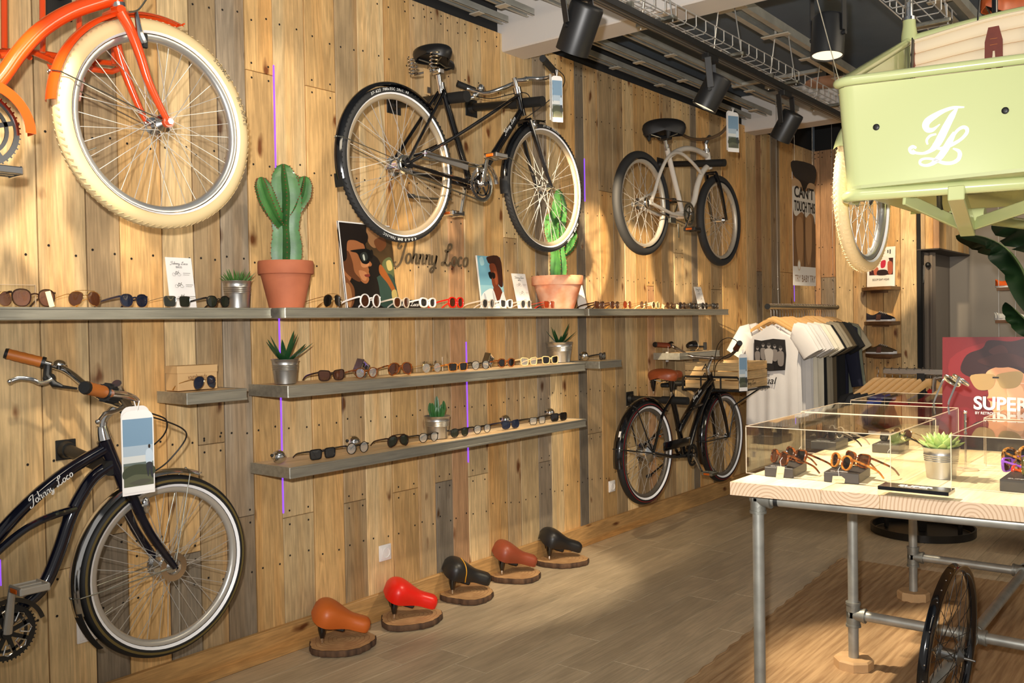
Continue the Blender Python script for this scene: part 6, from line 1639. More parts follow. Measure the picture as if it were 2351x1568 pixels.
wv_ = N('ShaderNodeTexWave'); wv_.wave_type = 'RINGS'; wv_.rings_direction = 'X'; wv_.inputs['Scale'].default_value = 26; wv_.inputs['Distortion'].default_value = 1.2; wv_.inputs['Detail'].default_value = 2
Lk(ad.outputs[0], wv_.inputs['Vector'])
rp_ = N('ShaderNodeValToRGB'); rp_.color_ramp.elements[0].color = lin((184, 152, 120)); rp_.color_ramp.elements[1].color = lin((212, 186, 156)); rp_.color_ramp.elements[1].position = .45
Lk(wv_.outputs['Fac'], rp_.inputs[0]); Lk(rp_.outputs[0], b.inputs['Base Color'])
c0 = WZ(1676, 1106, ZT)
tab = thing('display_table', (c0.x, c0.y, 0), 'long display table with thick pale pine planks on a grey pipe frame', 'table')
edges = [(1676, 1884), (1885.5, 2019), (2021, 2362), (2364, 2620)]
XT1 = 5.22
def fx(px): 
    p = WZ(px, 1106 + (px - 1676) * .086, ZT); return p
for i, (a, b_) in enumerate(edges):
    A, B_ = fx(a), fx(b_)
    th = .047
    m = MB(); x0 = (A.x + B_.x) / 2; zt_ = ZT - (.0 if i != 1 else .001)
    v = [(A.x, A.y, ZT - th), (XT1, A.y, ZT - th), (XT1, B_.y, ZT - th), (B_.x, B_.y, ZT - th), (A.x, A.y, zt_), (XT1, A.y, zt_), (XT1, B_.y, zt_), (B_.x, B_.y, zt_)]
    m._a(v, [(0, 1, 2, 3), (4, 5, 6, 7), (0, 4, 5, 1), (1, 5, 6, 2), (2, 6, 7, 3)])
    pl_ = m.build('tabletop_plank', tw, tab, smooth=False, color=(250, 232, 192), fix=True)
    e = MB()._a([(A.x - .0006, A.y, ZT - th), (A.x - .0006, A.y, zt_), (B_.x - .0006, B_.y, zt_), (B_.x - .0006, B_.y, ZT - th)], [(0, 1, 2, 3)]).build('plank_end', endg, pl_, smooth=False, fix=False)
    sh_ = V3((A.x, (A.y + B_.y) / 2 + (.03, -.02, -.05, 0)[i], ZT - (.075, -.03, .055, .05)[i])) - parent_world(pl_)
    for v_ in e.data.vertices: v_.co -= sh_
    e.location = sh_
zf = ZT - .047 - .024
l1 = V3((3.15, -2.03, zf)); 
l2 = WZ(1960, 1508, .05); l3 = WZ(2097, 1356, .05)
YR = -3.35
def pipe(a, b_, r=.021, name='frame_pipe', par=None): return MB().cyl(a, b_, r, n=18).build(name, pipe_m, par or tab)
def fitting(c, dirs, r=.028, l=.05):
    g = MB()
    for d in dirs: g.cyl(V3(c) - V3(d) * .012, V3(c) + V3(d) * l, r, n=16); g.cyl(V3(c) + V3(d) * (l - .008), V3(c) + V3(d) * (l + .002), r * 1.1, n=16)
    return g.build('pipe_fitting', mat('cast_fitting', (140, 140, 132), .5, .7, bump=.3, bscale=90), tab)
pipe(l1, (l1.x + .10, YR, zf)); pipe((l3.x, l3.y, zf), (l3.x, YR, zf)); pipe((l2.x, l2.y, zf), (l2.x, YR, zf))
pipe((l1.x, l1.y, zf), (l3.x, (l1.y + l3.y) / 2 - .01, zf)); pipe((l1.x + .1, YR, zf), (l3.x, YR, zf))
fitting(l1, [(0, -1, 0), (0, 0, -1), (1, 0, 0)])
MB().cyl(l1 + V3((0.004, -.060, 0)), l1 + V3((.006, -.075, 0)), .0235, n=18).build('joint_ring', blackm, tab)
zc2 = WY(1961, 1408, l2.y).z; zc3 = WY(2097, 1277, l3.y).z
wood_block = mat('block_wood', (196, 158, 112), .7, noise=.15, nscale=20)
for (l, zc) in ((V3((l1.x, l1.y, .05)), None), (l2, zc2), (l3, zc3)):
    pipe((l.x, l.y, .048), (l.x, l.y, zf), name='leg')
    for yy_ in (YR,):
        pipe((l.x, yy_, .048), (l.x, yy_, zf), name='leg')
    if zc:
        fitting((l.x, l.y, zc), [(0, -1, 0), (0, 0, 1), (0, 0, -1)])
        pipe((l.x, l.y, zc), (l.x, YR, zc))
    for yy_ in (l.y, YR):
        MB().lathe([(0, 0), (.078, 0), (.08, .006), (.08, .042), (.074, .05), (0, .05)], 8, Matrix.Translation((l.x, yy_, 0)) @ Matrix.Rotation(.3, 4, 'Z')).build('wooden_foot', wood_block, tab, smooth=False)
yl = WX(2232, 1452, l2.x).y
pipe((l1.x, yl, zc2), (l3.x, yl, zc2))
for X in (l2.x, l3.x): fitting((X, yl, zc2), [(0, -1, 0), (0, 1, 0), (1, 0, 0), (-1, 0, 0)])

# acrylic show cases
zrowtop = zrow(WZ(1716, 1092, ZT).x, WZ(1716, 1092, ZT).y, 984)
acry = clear_mat('case_acrylic', (.97, .965, .95), 1.15)
acre = mat('case_edge', (236, 216, 190), .15, alpha=.85)
def case(fl_, fr_, bl_, label, zt_=None, front_z=ZT + .001, skip=()):
    """fl, fr, bl: pixel columns/rows of the top front-left, top front-right, top back-left corners"""
    zt_ = zt_ or zrowtop
    A, B_, C_ = WZ(*fl_, zt_), WZ(*fr_, zt_), WZ(*bl_, zt_)
    x0 = (A.x + B_.x) / 2; x1 = C_.x; y0 = (A.y + C_.y) / 2; y1 = B_.y; z0 = front_z; t = .0035
    c = thing('display_case', ((x0 + x1) / 2, (y0 + y1) / 2, z0), label, 'display case')
    sides = {'front': ((x0, y1, z0), (x0 + t, y0, zt_)), 'back': ((x1 - t, y1, z0), (x1, y0, zt_)), 'left': ((x0 + t, y0 - t, z0), (x1 - t, y0, zt_)), 'right': ((x0 + t, y1, z0), (x1 - t, y1 + t, zt_)), 'top': ((x0, y1, zt_), (x1, y0, zt_ + t))}
    for k, (a, b_) in sides.items():
        if k in skip: continue
        MB().box2(a, b_).build('acrylic_pane', acry, c, smooth=False)
    g = MB(); e = .0026
    for (p, q) in (((x0, y0), (x0, y1)), ((x1, y0), (x1, y1)), ((x0, y0), (x1, y0)), ((x0, y1), (x1, y1))):
        g.bar((p[0], p[1], zt_ + t), (q[0], q[1], zt_ + t), e, e)
    for p in ((x0, y0), (x0, y1), (x1, y0), (x1, y1)): g.bar((p[0], p[1], z0), (p[0], p[1], zt_), e, e)
    g.bar((x0, y0, z0 + .002), (x0, y1, z0 + .002), e, e)
    g.build('case_edges', acre, c, smooth=False)
    return x0, x1, y0, y1
A_ = case((1717, 984), (2052, 998), (1834, 948), 'clear display case at the near left corner of the table')
B2 = case((1838, 947), (2136, 961), (1925, 927), 'clear display case directly behind the near left one')
C2 = case((1950, 923), (2225, 928), (2024, 902), 'clear display case furthest back on the left of the table')
D_ = case((2184, 1005), (2600, 1022), (2256, 966), 'clear display case at the right, holding leopard-print sunglasses')
E_ = case((2259, 965), (2600, 975), (2307, 939), 'clear display case behind the right one, before the red poster')
dark_block = mat('display_block', (58, 54, 52), .45)
def block(px, py, sx, sy, h, label, yaw=0, txt=True, z=ZT + .001):
    p = WZ(px, py, z); c = V3((p.x + sx / 2, p.y, z)); R = Matrix.Rotation(yaw, 3, 'Z')
    t = thing('display_block', c, label, 'display block')
    MB().box(c + V3((0, 0, h / 2)), (sx, sy, h), R).build('block_body', dark_block, t, smooth=False, bevel=.0015)
    if txt:
        text('block_lettering', 'SUPER', .022, c + R @ V3((-sx / 2 + .02, sy * .36, h + .0004)), R @ V3((0, -1, 0)), R @ V3((1, 0, 0)), mat('silver_print', (190, 190, 190), .4), t, .0002, 0, .0006)
    return c + V3((0, 0, h))
b1_ = block(1782, 1095, .19, .105, .035, 'dark display block nearest the left corner of the table', .10)
b2_ = block(1925, 1108, .19, .12, .035, 'dark display block under the amber tortoiseshell pair', .10)
b3_ = block(1888, 1032, .19, .11, .035, 'dark display block in the second row, left', .05)
b4_ = block(2030, 1040, .19, .11, .035, 'dark display block in the second row, right', .05)
b5_ = block(1905, 998, .15, .11, .035, 'dark display block at the back of the left cases', 0)
b6_ = block(2350, 1132, .2, .14, .04, 'dark display block in the right case under the green-brown pair', 0)
def tagcard(p, label, w=.022, h=.036, m_=None, yaw=-1.2, txt=True):
    t = thing('swing_tag', p, label, 'tag'); u = V3((math.cos(yaw), math.sin(yaw), 0)); n = u.cross(V3((0, 0, 1)))
    wv = V3((.35, 0.0, .93)).normalized()
    MB().prism(rect(0, 0, w, h), V3(p), u, wv, n * .0008).build('tag_card', m_ or mat('tag_card', (226, 196, 146), .65), t, smooth=False)
    MB().tube([V3(p) + u * w * .5 + wv * h, V3(p) + u * w * .5 + wv * h + V3((.004, .004, .022)), V3(p) + u * w * .5 + wv * h + V3((.014, 0, .032))], .0007, 5).build('string', paper, t)
    if txt: text('tag_lettering', 'vagabunds', .006, V3(p) + n * .0012 + u * w * .1 + wv * h * .4, u, wv, MATS['brown_ink'], t, .0001, fit=w * .8)
    return t
# frames lie on the blocks, temples reaching to the right and to the front
Y90 = math.radians(-122)
def tpair(c, dx, dy, yawdeg, fmx, lens, shape, label, **kw):
    glasses((c.x + dx, c.y + dy, c.z + .0006), math.radians(yawdeg), fmx, lens, shape, label, sc=1.1, pitch=math.radians(kw.pop('pitch', -13)), **kw)
tpair(b1_, -.035, .02, 228, tort, 'brown', 'panto', 'dark tortoiseshell sunglasses with black temples nearest the left corner of the table', thick=.004, temple_m=tort)
tpair(b1_, .05, -.01, 230, tort, 'dark', 'way', 'chunky tortoiseshell sunglasses on the first display block, further pair', thick=.005)
tpair(b2_, -.03, .02, 228, honey, 'dark', 'panto', 'amber tortoiseshell sunglasses on the block right of the left corner', thick=.005)
tpair(b2_, .055, -.01, 232, tort, 'brown', 'way', 'brown tortoiseshell sunglasses behind the amber pair', thick=.0045)
tpair(b3_, -.02, .01, 228, DKB, 'dark', 'way', 'dark brown sunglasses on the left block of the second row', thick=.005)
tpair(b3_, .06, .0, 226, CRY, 'grey', 'panto', 'clear-framed sunglasses on the left block of the second row')
tpair(b4_, .0, .01, 230, BLK, 'grey', 'square', 'black thin-framed sunglasses on the right block of the second row', thick=.0026)
tpair(b5_, .0, .0, 226, BLK, 'dark', 'way', 'black sunglasses on the furthest display block', thick=.0045)
tpair(b4_, .075, -.02, 228, goldm, 'brown', 'panto', 'gold wire sunglasses at the back of the left cases', wire=True)
pu = fm((150, 90, 205)); oru = mat('orange_frame', (225, 100, 24), .15, col2=(190, 40, 16), nscale=20, coat=.5)
p = WZ(2330, 1100, ZT)
glasses((p.x + .05, p.y + .00, ZT + .042), math.radians(150), leop, 'dark', 'big', 'leopard-print oversized sunglasses in the right display case', thick=.006, sc=1.2)
glasses((p.x - .02, p.y - .02, ZT + .003), math.radians(168), oru, 'brown', 'way', 'sunglasses with bright orange temples in the right display case', thick=.005, sc=1.15)
glasses((p.x + .03, p.y + .01, ZT + .022), math.radians(158), pu, 'dark', 'way', 'sunglasses with purple temples in the right display case', thick=.005, sc=1.1)
glasses((b6_.x - .05, b6_.y - .0, b6_.z + .001), math.radians(200), fm((92, 88, 30)), 'amber', 'big', 'olive-framed sunglasses on the dark block at the right edge', thick=.005, sc=1.15)
q = WZ(1781, 1099, ZT + .002); tagcard(q, 'kraft swing tag hanging before the near left display block', .026, .045)
q = WZ(1910, 1108, ZT + .002); tagcard(q, 'wide kraft swing tag hanging before the amber tortoiseshell pair', .042, .024)
q = WZ(1828, 1058, ZT + .02); tagcard(q, 'white barcode tag in the near left display case', .020, .024, paper, txt=False)
q = WZ(2030, 1060, ZT + .002); tagcard(q, 'pale kraft tag on the right block of the second row', .030, .018)

# succulent in a tin pot between the cases
p = WZ(2161, 1096, ZT + .001); h = zrow(p.x, p.y, 1027) - p.z; r = (WX(2203, 1040, p.x).y - WX(2118, 1040, p.x).y) * -.5 * .98
tin_pot(p, r, h * 1.02, 'ribbed tin pot standing on the table between two display cases', grooves=4)
t = thing('echeveria', p + V3((0, 0, h * .9)), 'bright lime green rosette succulent in the tin pot on the table', 'succulent')
for ring, (cnt, el, L, w) in enumerate(((9, 14, .075, .018), (9, 34, .072, .018), (8, 54, .062, .015), (6, 74, .050, .012))):
    for k in range(cnt):
        a = 2 * PI * (k + ring * .5) / cnt; e = math.radians(el)
        d = V3((math.cos(a) * math.cos(e), math.sin(a) * math.cos(e), math.sin(e)))
        g = MB(); leaf(g, p + V3((d.x * .008, d.y * .008, h * .93)), d, L, w, .38, .18, 8); g.build('leaf', leafm3, t, sharp=70)
# brand block at the front edge
q0 = WZ(2026, 1118, ZT + .02); q1 = WZ(2180, 1138, ZT + .02)
t = thing('brand_block', (q0.x, (q0.y + q1.y) / 2, ZT), 'black and clear acrylic block reading SUPER at the front edge of the table', 'sign')
W_ = q0.y - q1.y; X0_ = min(q0.x, q1.x) - .012
MB().box2((X0_, q1.y, ZT + .001), (X0_ + .075, q0.y, ZT + .020)).build('clear_base', acry, t, smooth=False)
MB().box2((X0_, q1.y, ZT + .020), (X0_ + .085, q0.y, ZT + .032)).build('black_plate', blackg, t, smooth=False, bevel=.001)
text('block_lettering', 'SUPER', .036, (X0_ + .036, q0.y - W_ * .25, ZT + .0325), (0, -1, 0), (1, 0, 0), ztext, t, .0003, 0, .0012, fit=W_ * .5)
text('block_lettering', 'RETROSUPERFUTURE', .008, (X0_ + .02, q0.y - W_ * .3, ZT + .0325), (0, -1, 0), (1, 0, 0), ztext, t, .0002, 0, fit=W_ * .38)
# stand with mirrored glasses
p = WZ(2217, 1078, ZT + .001)
t = thing('eyewear_stand', p, 'chrome rod stand on a clear disc holding mirrored sunglasses before the red poster', 'stand')
zc = zrow(p.x, p.y, 946)
MB().lathe([(0, 0), (.045, 0), (.045, .004), (0, .005)], 28, Matrix.Translation(p)).build('stand_base', acre, t)
MB().cyl(p, (p.x, p.y, zc), .0045, n=12).build('stand_rod', chrome, t)
MB().ball((p.x, p.y, zc), .007, 10, 8).build('rod_tip', chrome, t)
glasses((p.x - .0, p.y + .0, zc + .10), math.radians(38), chrome, 'mirror', 'round', 'mirrored chrome sunglasses propped upright on the rod stand', thick=.0045, sc=1.3, pitch=math.radians(-52), roll=.15)
# red poster
px_, pz_ = 4.35, ZT + .002
PA = WX(2163, 1000, px_); top = WX(2163, 774, px_)
t = thing('brand_poster', (px_, PA.y - .3, pz_), 'red poster reading SUPER with a curly-haired woman in sunglasses, on the table', 'poster')
PW, PH = .62, top.z - pz_
yaw_ = 0
o = V3((px_, PA.y, pz_)); u = V3((0.0, -1, 0)); wv = V3((.04, 0, 1)).normalized(); n = u.cross(wv)
MB().prism(rect(0, 0, PW, PH), o, u, wv, n * -.004).build('board', paper, t, smooth=False)
MB().bar(o + u * PW * .5 + V3((.01, 0, PH * .6)), o + u * PW * .5 + V3((.14, 0, .0)), .03, .003).build('easel_leg', paper, t)
k = PW / .62
P = [((98, 22, 26), rect(0, 0, 1, 1)), ((112, 28, 32), blob([(.05, .8), (.3, .95), (.45, .8), (.3, .5), (.1, .5)])), ((108, 24, 32), blob([(.0, .3), (.2, .35), (.2, .0), (.0, .0)])),
     ((44, 20, 22), blob([(.22, .82), (.34, .90), (.50, .93), (.68, .86), (.78, .72), (.80, .50), (.84, .30), (.80, .05), (.60, .0), (.50, .30), (.48, .6), (.30, .62), (.20, .70)])),
     ((40, 18, 20), blob([(.12, .70), (.16, .84), (.26, .90), (.30, .97), (.44, .96), (.56, .99), (.70, .93), (.80, .90), (.88, .78), (.94, .70), (.92, .56), (.97, .44), (.90, .30), (.86, .12), (.80, .0), (.62, .0), (.58, .2), (.60, .4), (.56, .62), (.50, .72), (.36, .74), (.26, .70), (.20, .64)])), ((62, 30, 28), blob([(.3, .88), (.38, .93), (.42, .86), (.34, .84)])), ((62, 30, 28), blob([(.56, .9), (.66, .88), (.68, .8), (.58, .82)])), ((62, 30, 28), blob([(.74, .8), (.82, .76), (.84, .66), (.76, .68)])), ((92, 42, 26), blob([(.58, .42), (.66, .40), (.74, .2), (.72, .04), (.60, .04), (.56, .24)])), ((70, 30, 24), blob([(.66, .6), (.72, .58), (.76, .4), (.7, .36)])),
     ((206, 148, 108), blob([(.28, .66), (.30, .50), (.29, .46), (.31, .42), (.32, .36), (.38, .30), (.46, .34), (.53, .44), (.55, .60), (.50, .70), (.40, .74), (.32, .72)])),
     ((178, 118, 84), blob([(.34, .34), (.44, .36), (.54, .38), (.56, .22), (.44, .16), (.34, .24)])), ((222, 172, 132), blob([(.42, .58), (.50, .58), (.52, .46), (.46, .42), (.42, .48)])),
     ((34, 26, 34), blob([(.22, .24), (.34, .26), (.48, .18), (.60, .22), (.62, .0), (.12, .0), (.16, .14)])),
     ((156, 128, 84), blob([(.19, .66), (.33, .67), (.34, .60), (.31, .54), (.24, .53), (.20, .58)])), ((160, 134, 88), blob([(.355, .67), (.50, .70), (.505, .62), (.47, .56), (.39, .55), (.36, .60)])), ((40, 30, 20), rect(.325, .635, .365, .65)),
     ((150, 50, 44), blob([(.29, .455), (.35, .46), (.37, .44), (.33, .43)])), ((52, 24, 22), blob([(.24, .80), (.40, .86), (.54, .80), (.58, .7), (.48, .74), (.36, .73), (.26, .76)]))]
picture('printed_face', o + n * .0003, u * PW, wv * PH, n, P, t)
text('poster_lettering', 'SUPER', .078, o + n * .0045 + u * PW * .205 + wv * PH * .36, u, wv, ztext, t, .0003, 0, .0022, fit=.215)
text('poster_lettering', 'BY RETROSUPERFUTURE', .016, o + n * .0045 + u * PW * .215 + wv * PH * .315, u, wv, ztext, t, .0003, 0, 0, fit=.165)

# ------------------------------------------------------------------ rug, wheel under the table, round base
rug_m = mat('jute', (172, 140, 100), .95, col2=(140, 108, 72), nscale=60, bump=.35, bscale=240, stretch=(.06, 1, 1))
ra, rb_ = WZ(1660, 1499, .008), WZ(1933, 1281, .008)
rx0, rx1 = 2.6, rb_.x; dxy = (rb_.y - ra.y) / (rb_.x - ra.x)
def rugf(u, v):
    x = rx0 + (rx1 - rx0) * u; y_ = ra.y + dxy * (x - ra.x) - 2.6 * v
    if v == 0: y_ += .006 * math.sin(x * 40)
    return V3((x, y_, .006 + .0035 * abs(math.sin(v * 2.6 / .018 * PI * .5)) ))
rg = MB().grid(rugf, 180, 288).build('rug', rug_m, None, smooth=True, fix=False, sharp=80)
tag(rg, 'ribbed jute rug on the floor under the display table', 'rug')
re_ = MB().tube([rugf(u / 80, 0) + V3((0, 0, .0)) for u in range(81)], .006, 6).build('rug_border', rug_m, rg)
hb_ = WZ(2178, 1502, .315)
wt = thing('spare_wheel', (hb_.x, hb_.y, 0), 'black bare bicycle wheel without tire standing under the table', 'wheel')
ck = V3((hb_.x, hb_.y, .315))
tilt_ = Matrix.Rotation(math.radians(-1.5), 4, 'Z') @ Matrix.Rotation(math.radians(4), 4, 'X')
T = Matrix.Translation(ck) @ tilt_ @ Matrix.Rotation(-PI / 2, 4, 'X')
rim_ = MB().lathe([(.311, -.017), (.300, -.018), (.290, -.012), (.286, 0), (.290, .012), (.300, .018), (.311, .017), (.303, .008), (.303, -.008), (.311, -.017)], 72, T).build('rim', blackg, wt, sharp=50)
MB().lathe([(.004, -.085), (.006, -.05), (.03, -.034), (.03, -.028), (.02, -.02), (.02, .02), (.03, .028), (.03, .034), (.006, .05), (.004, .085)], 20, T).build('hub', mat('hub_grey', (120, 120, 118), .3, .9), wt)
for k in range(36):
    s = -1 if k % 2 else 1; lead = 1 if (k // 2) % 2 else -1; a = 2 * PI * k / 36; a2 = a + lead * .8
    MB().tube([T @ V3((.027 * math.cos(a2), .027 * math.sin(a2), s * .031)), T @ V3((.288 * math.cos(a), .288 * math.sin(a), s * .003))], .0011, 4).build('spoke', blackm, wt)
em = MB()
for k in range(36):
    a = 2 * PI * k / 36; em.ball(T @ V3((.287, 0, 0)) if False else T @ V3((.302 * math.cos(a), .302 * math.sin(a), 0)), .0035, 6, 4)
e_ = em.build('eyelets', chrome, rim_, fix=False); e_['kind'] = 'stuff'
# long clear sheet edge under the table is left out; round steel base of the second clothes rail
rc = WZ(2118, 1222, 0.0); rr0 = abs(WX(2232, 1222, rc.x).y - WX(2004, 1222, rc.x).y) / 2
# ------------------------------------------------------------------ pale green cargo bicycle hanging from the ceiling
gp = mat('sage_green_paint', (184, 191, 136), .22, coat=.5)
gpd = mat('sage_green_inside', (176, 182, 132), .4)
BF = WT(1912, 330, 3.3); XF = BF.x; YL = BF.y                # front-left edge of the box
bw_ = 0.86; YC = YL - bw_ / 2; YR_ = YL - bw_
zb_l = zrow(XF, YL, 452); zt_l = zrow(XF, YL, 190)
XB_ = WY(2088, 110, YL).x; ztb = WY(2088, 92, YL).z         # back corner of the rim, higher than the front
cg = thing('cargo_bicycle', (XF + .5, YC, zb_l - .3), 'sage green cargo tricycle with JL monogram box, hung from the ceiling', 'bicycle')
rc_ = .07; 
def boxplan(n=6):
    """outline from the back-left corner round the front to the back-right corner"""
    P = [(XB_, YL)]
    P += [(XF + rc_ - rc_ * math.sin(PI / 2 * k / n), YL - rc_ + rc_ * math.cos(PI / 2 * k / n)) for k in range(n + 1)]
    P += [(XF + rc_ - rc_ * math.cos(PI / 2 * k / n), YR_ + rc_ - rc_ * math.sin(PI / 2 * k / n)) for k in range(n + 1)]
    P += [(XB_, YR_)]
    return P
PL = boxplan()
def topz(x):
    t = max(0, min(1, (x - XF - .03) / (XB_ - XF))); return zt_l + (ztb - zt_l) * t * t * (3 - 2 * t) * .6 + (ztb - zt_l) * t * .4
SK = .22
def FR(px, py, off):            # point of the slightly skewed front panel under a pixel
    d = ray(px, py); t = (XF + SK * (YL + DW) - off) / (d.x + SK * d.y); return CAM + d * t
def tp(p):                      # the box narrows downwards
    k = max(0, (zt_l - p[2]) / (zt_l - zb_l)); f_ = max(0, 1 - (p[0] - XF) / (XB_ - XF)); return V3((p[0] + SK * (YL - p[1]) * f_, YC + (p[1] - YC) * (1 - .075 * k), p[2]))
m = MB(); n = len(PL)
rows_ = 3
for j in range(rows_ + 1):
    for (x, y) in PL: 
        zt_ = topz(x) - .02; m.v.append(tp((x, y, zb_l + .02 + (zt_ - zb_l - .02) * j / rows_)))
for j in range(rows_):
    for i in range(n - 1): m.f.append((j * n + i, j * n + i + 1, (j + 1) * n + i + 1, (j + 1) * n + i))
bx_ = m.build('box_panel', gp, cg, solid=.003, sharp=50)
MB().prism([(x, y) for x, y in PL], (0, YC * .08, zb_l + .02), (1, 0, 0), (0, .92, 0), (0, 0, .012)).build('box_floor', gpd, cg, smooth=False)
MB().box2((XB_ - .003, YR_, zb_l + .02), (XB_ + .003, YL, ztb - .25)).build('box_back_panel', gpd, cg, smooth=False)
rimp = [tp((x, y, max(zt_l, topz(x)))) for x, y in PL]
MB().tube(rimp, .0175, 14).build('box_rim', gp, cg)
MB().tube([tp((min(x, XF + .13), y, zb_l)) for x, y in PL], .0225, 14).build('box_base_tube', gp, cg)
# rear rim, rising to the middle
RB = cat_curve([(XB_, YL, ztb), (XB_ + .01, YL - .16, ztb + .018), (XB_ + .02, YC, ztb + .035), (XB_ + .01, YR_ + .16, ztb + .018), (XB_, YR_, ztb)], 8)
MB().tube(RB, .0175, 14).build('box_rear_rim', gp, cg)
# quilted seat back
crm = mat('cream_quilt', (232, 212, 180), .7, bump=.1, bscale=80)
def qf(u, v):
    y_ = YL - .015 - (bw_ - .03) * u; zt_ = ztb + .035 * max(0.0, math.sin(PI * u)) ** 1.2 - .025; z_ = (ztb - .33) + (zt_ - ztb + .33) * v
    return V3((XB_ - .03 - .012 * abs(math.sin(v * 6 * PI)) ** .5, y_, z_))
q_ = MB().grid(qf, 30, 60).build('seat_back_cushion', crm, cg, solid=.004, sharp=60)
stm = mat('stitching', (176, 130, 84), .8)
for j in range(1, 6):
    MB().tube([qf(u / 30, j / 6) + V3((-.001, 0, 0)) for u in range(31)], .0009, 4).build('stitch_line', stm, q_)
MB().tube([qf(u / 30, 1) + V3((-.004, 0, .004)) for u in range(31)], .008, 8).build('cushion_piping', crm, q_)
lth = mat('brown_strap', (112, 44, 28), .5, noise=.15, nscale=30)
ys_ = WX(2282, 80, XB_ - .05).y
for i_, ycs in enumerate((ys_, YR_ + (YL - ys_))):
    zt_ = WX(2282, 62, XB_ - .05).z; zb2 = zt_ - .24
    xs_ = XB_ - .055
    MB().prism([(-.02, 0), (.02, 0), (.034, -.06), (.034, -.22), (.010, -.22), (.004, -.10), (-.004, -.10), (-.014, -.22), (-.036, -.22), (-.034, -.06)], (xs_, ycs, zt_), (0, -1, 0), (0, 0, 1), (-.003, 0, 0)).build('leather_strap', lth, cg, smooth=False)
    for zz_ in (-.05, -.075): MB().bar((xs_ - .0035, ycs + .014, zt_ + zz_), (xs_ - .0035, ycs - .014, zt_ + zz_), .001, .0012).build('strap_stitch', mat('orange_stitch', (200, 120, 50), .7), cg)
# side strap seen inside the left corner
MB().prism([(0, 0), (.05, 0), (.06, -.3), (.02, -.3)], (XB_ - .06, YL - .03, ztb - .03), (1, 0, 0), (0, 0, 1), (0, -.003, 0)).build('leather_strap', lth, cg, smooth=False)
MB().bar((XB_ - .075, YL - .035, ztb - .02), (XB_ - .12, YL - .035, ztb - .30), .004, .03, up=(1, 0, 0)).build('dark_strap', blackm, cg)
# post of the rain cover
pz = V3((XB_, YL, ztb))
MB().tube([pz + V3((0, 0, -.02)), pz + V3((0, 0, .02)), pz + V3((0, 0, .06)), pz + V3((0, 0, .085))], [.036, .034, .028, .027], 16).build('post_socket', gp, cg)
MB().cyl(pz + V3((0, 0, .085)), pz + V3((0, 0, .10)), .029, n=16).build('post_clamp', chrome, cg)
MB().cyl(pz + V3((0, 0, .10)), pz + V3((0, 0, .215)), .018, n=16).build('post_tube', chrome, cg)
MB().cyl(pz + V3((0, 0, .215)), pz + V3((0, 0, .42)), .022, n=16).build('post_grip', rubber, cg)
# bolts on the panel
for (px, py) in ((2012, 292), (2308, 254)):
    p = FR(px, py, .002)
    MB().lathe([(.0115, 0), (.0115, .003), (.007, .006), (.004, .0062), (.004, .003), (0, .003)], 18, Matrix.Translation(p) @ Matrix.Rotation(-PI / 2, 4, 'Y')).build('panel_bolt', blackm, cg)
p = WY(1947, 183, YL - .02); MB().ball((XF + .05, YL - .012, zt_l - .035), .008, 10, 8).build('panel_bolt', chrome, cg)
# JL monogram, flat painted strokes
def mono(pts, ws, nm='monogram_stroke'):
    """variable width stroke on the front panel, from picture rows/columns of the letter"""
    Q = cat_curve([(p[0], p[1], 0) for p in pts], 7); m_ = len(Q); vs = []; fs = []
    WW = []
    for i in range(m_):
        f = i / (m_ - 1) * (len(ws) - 1); k = min(int(f), len(ws) - 2); WW.append(ws[k] + (ws[k + 1] - ws[k]) * (f - k))
    for i in range(m_):
        d = Q[min(i + 1, m_ - 1)] - Q[max(i - 1, 0)]; d.normalize() if d.length else None; nn = V3((-d.y, d.x, 0))
        for s in (-1, 1):
            a = Q[i] + nn * s * WW[i] / 2; vs.append(FR(a.x, a.y, .0035))
    for i in range(m_ - 1): fs.append((2 * i, 2 * i + 2, 2 * i + 3, 2 * i + 1))
    mb = MB(); mb._a(vs, fs); return mb
white_dec = mat('white_decal', (246, 246, 244), .3)
mg = MB()
for pts, ws in (([(2214, 246), (2190, 247), (2168, 254), (2146, 266), (2130, 278), (2125, 289), (2130, 298), (2141, 298), (2152, 290), (2158, 285)], [3, 7, 9, 13, 16, 16, 13, 9, 4, 2]),
                ([(2198, 248), (2186, 266), (2172, 292), (2160, 316), (2149, 334), (2136, 346), (2120, 352), (2103, 351), (2094, 346)], [4, 14, 17, 18, 16, 9, 6, 6, 9]),
                ([(2104, 340), (2096, 337), (2089, 342), (2092, 350), (2100, 352)], [5, 8, 8, 7, 5]),
                ([(2142, 330), (2152, 340), (2166, 340), (2186, 332), (2206, 320), (2219, 306), (2220, 296), (2212, 292), (2200, 298), (2188, 312)], [3, 6, 8, 8, 7, 8, 9, 8, 7, 7]),
                ([(2192, 304), (2182, 322), (2172, 340), (2160, 358), (2150, 368), (2138, 377), (2124, 380), (2113, 376), (2114, 368), (2126, 364), (2144, 366), (2166, 374), (2186, 374), (2200, 366), (2204, 354), (2200, 346), (2188, 341)], [8, 14, 16, 15, 13, 8, 6, 6, 6, 5, 6, 8, 8, 9, 10, 8, 3]),
                ([(2150, 308), (2136, 312), (2128, 322), (2130, 332)], [4, 6, 6, 4])):
    o_ = mono(pts, ws); mg._a([p_ + V3((-.0003 * len(mg.f) / 60, 0, 0)) for p_ in o_.v], o_.f)
mg.build('monogram', white_dec, cg, smooth=False, fix=False)
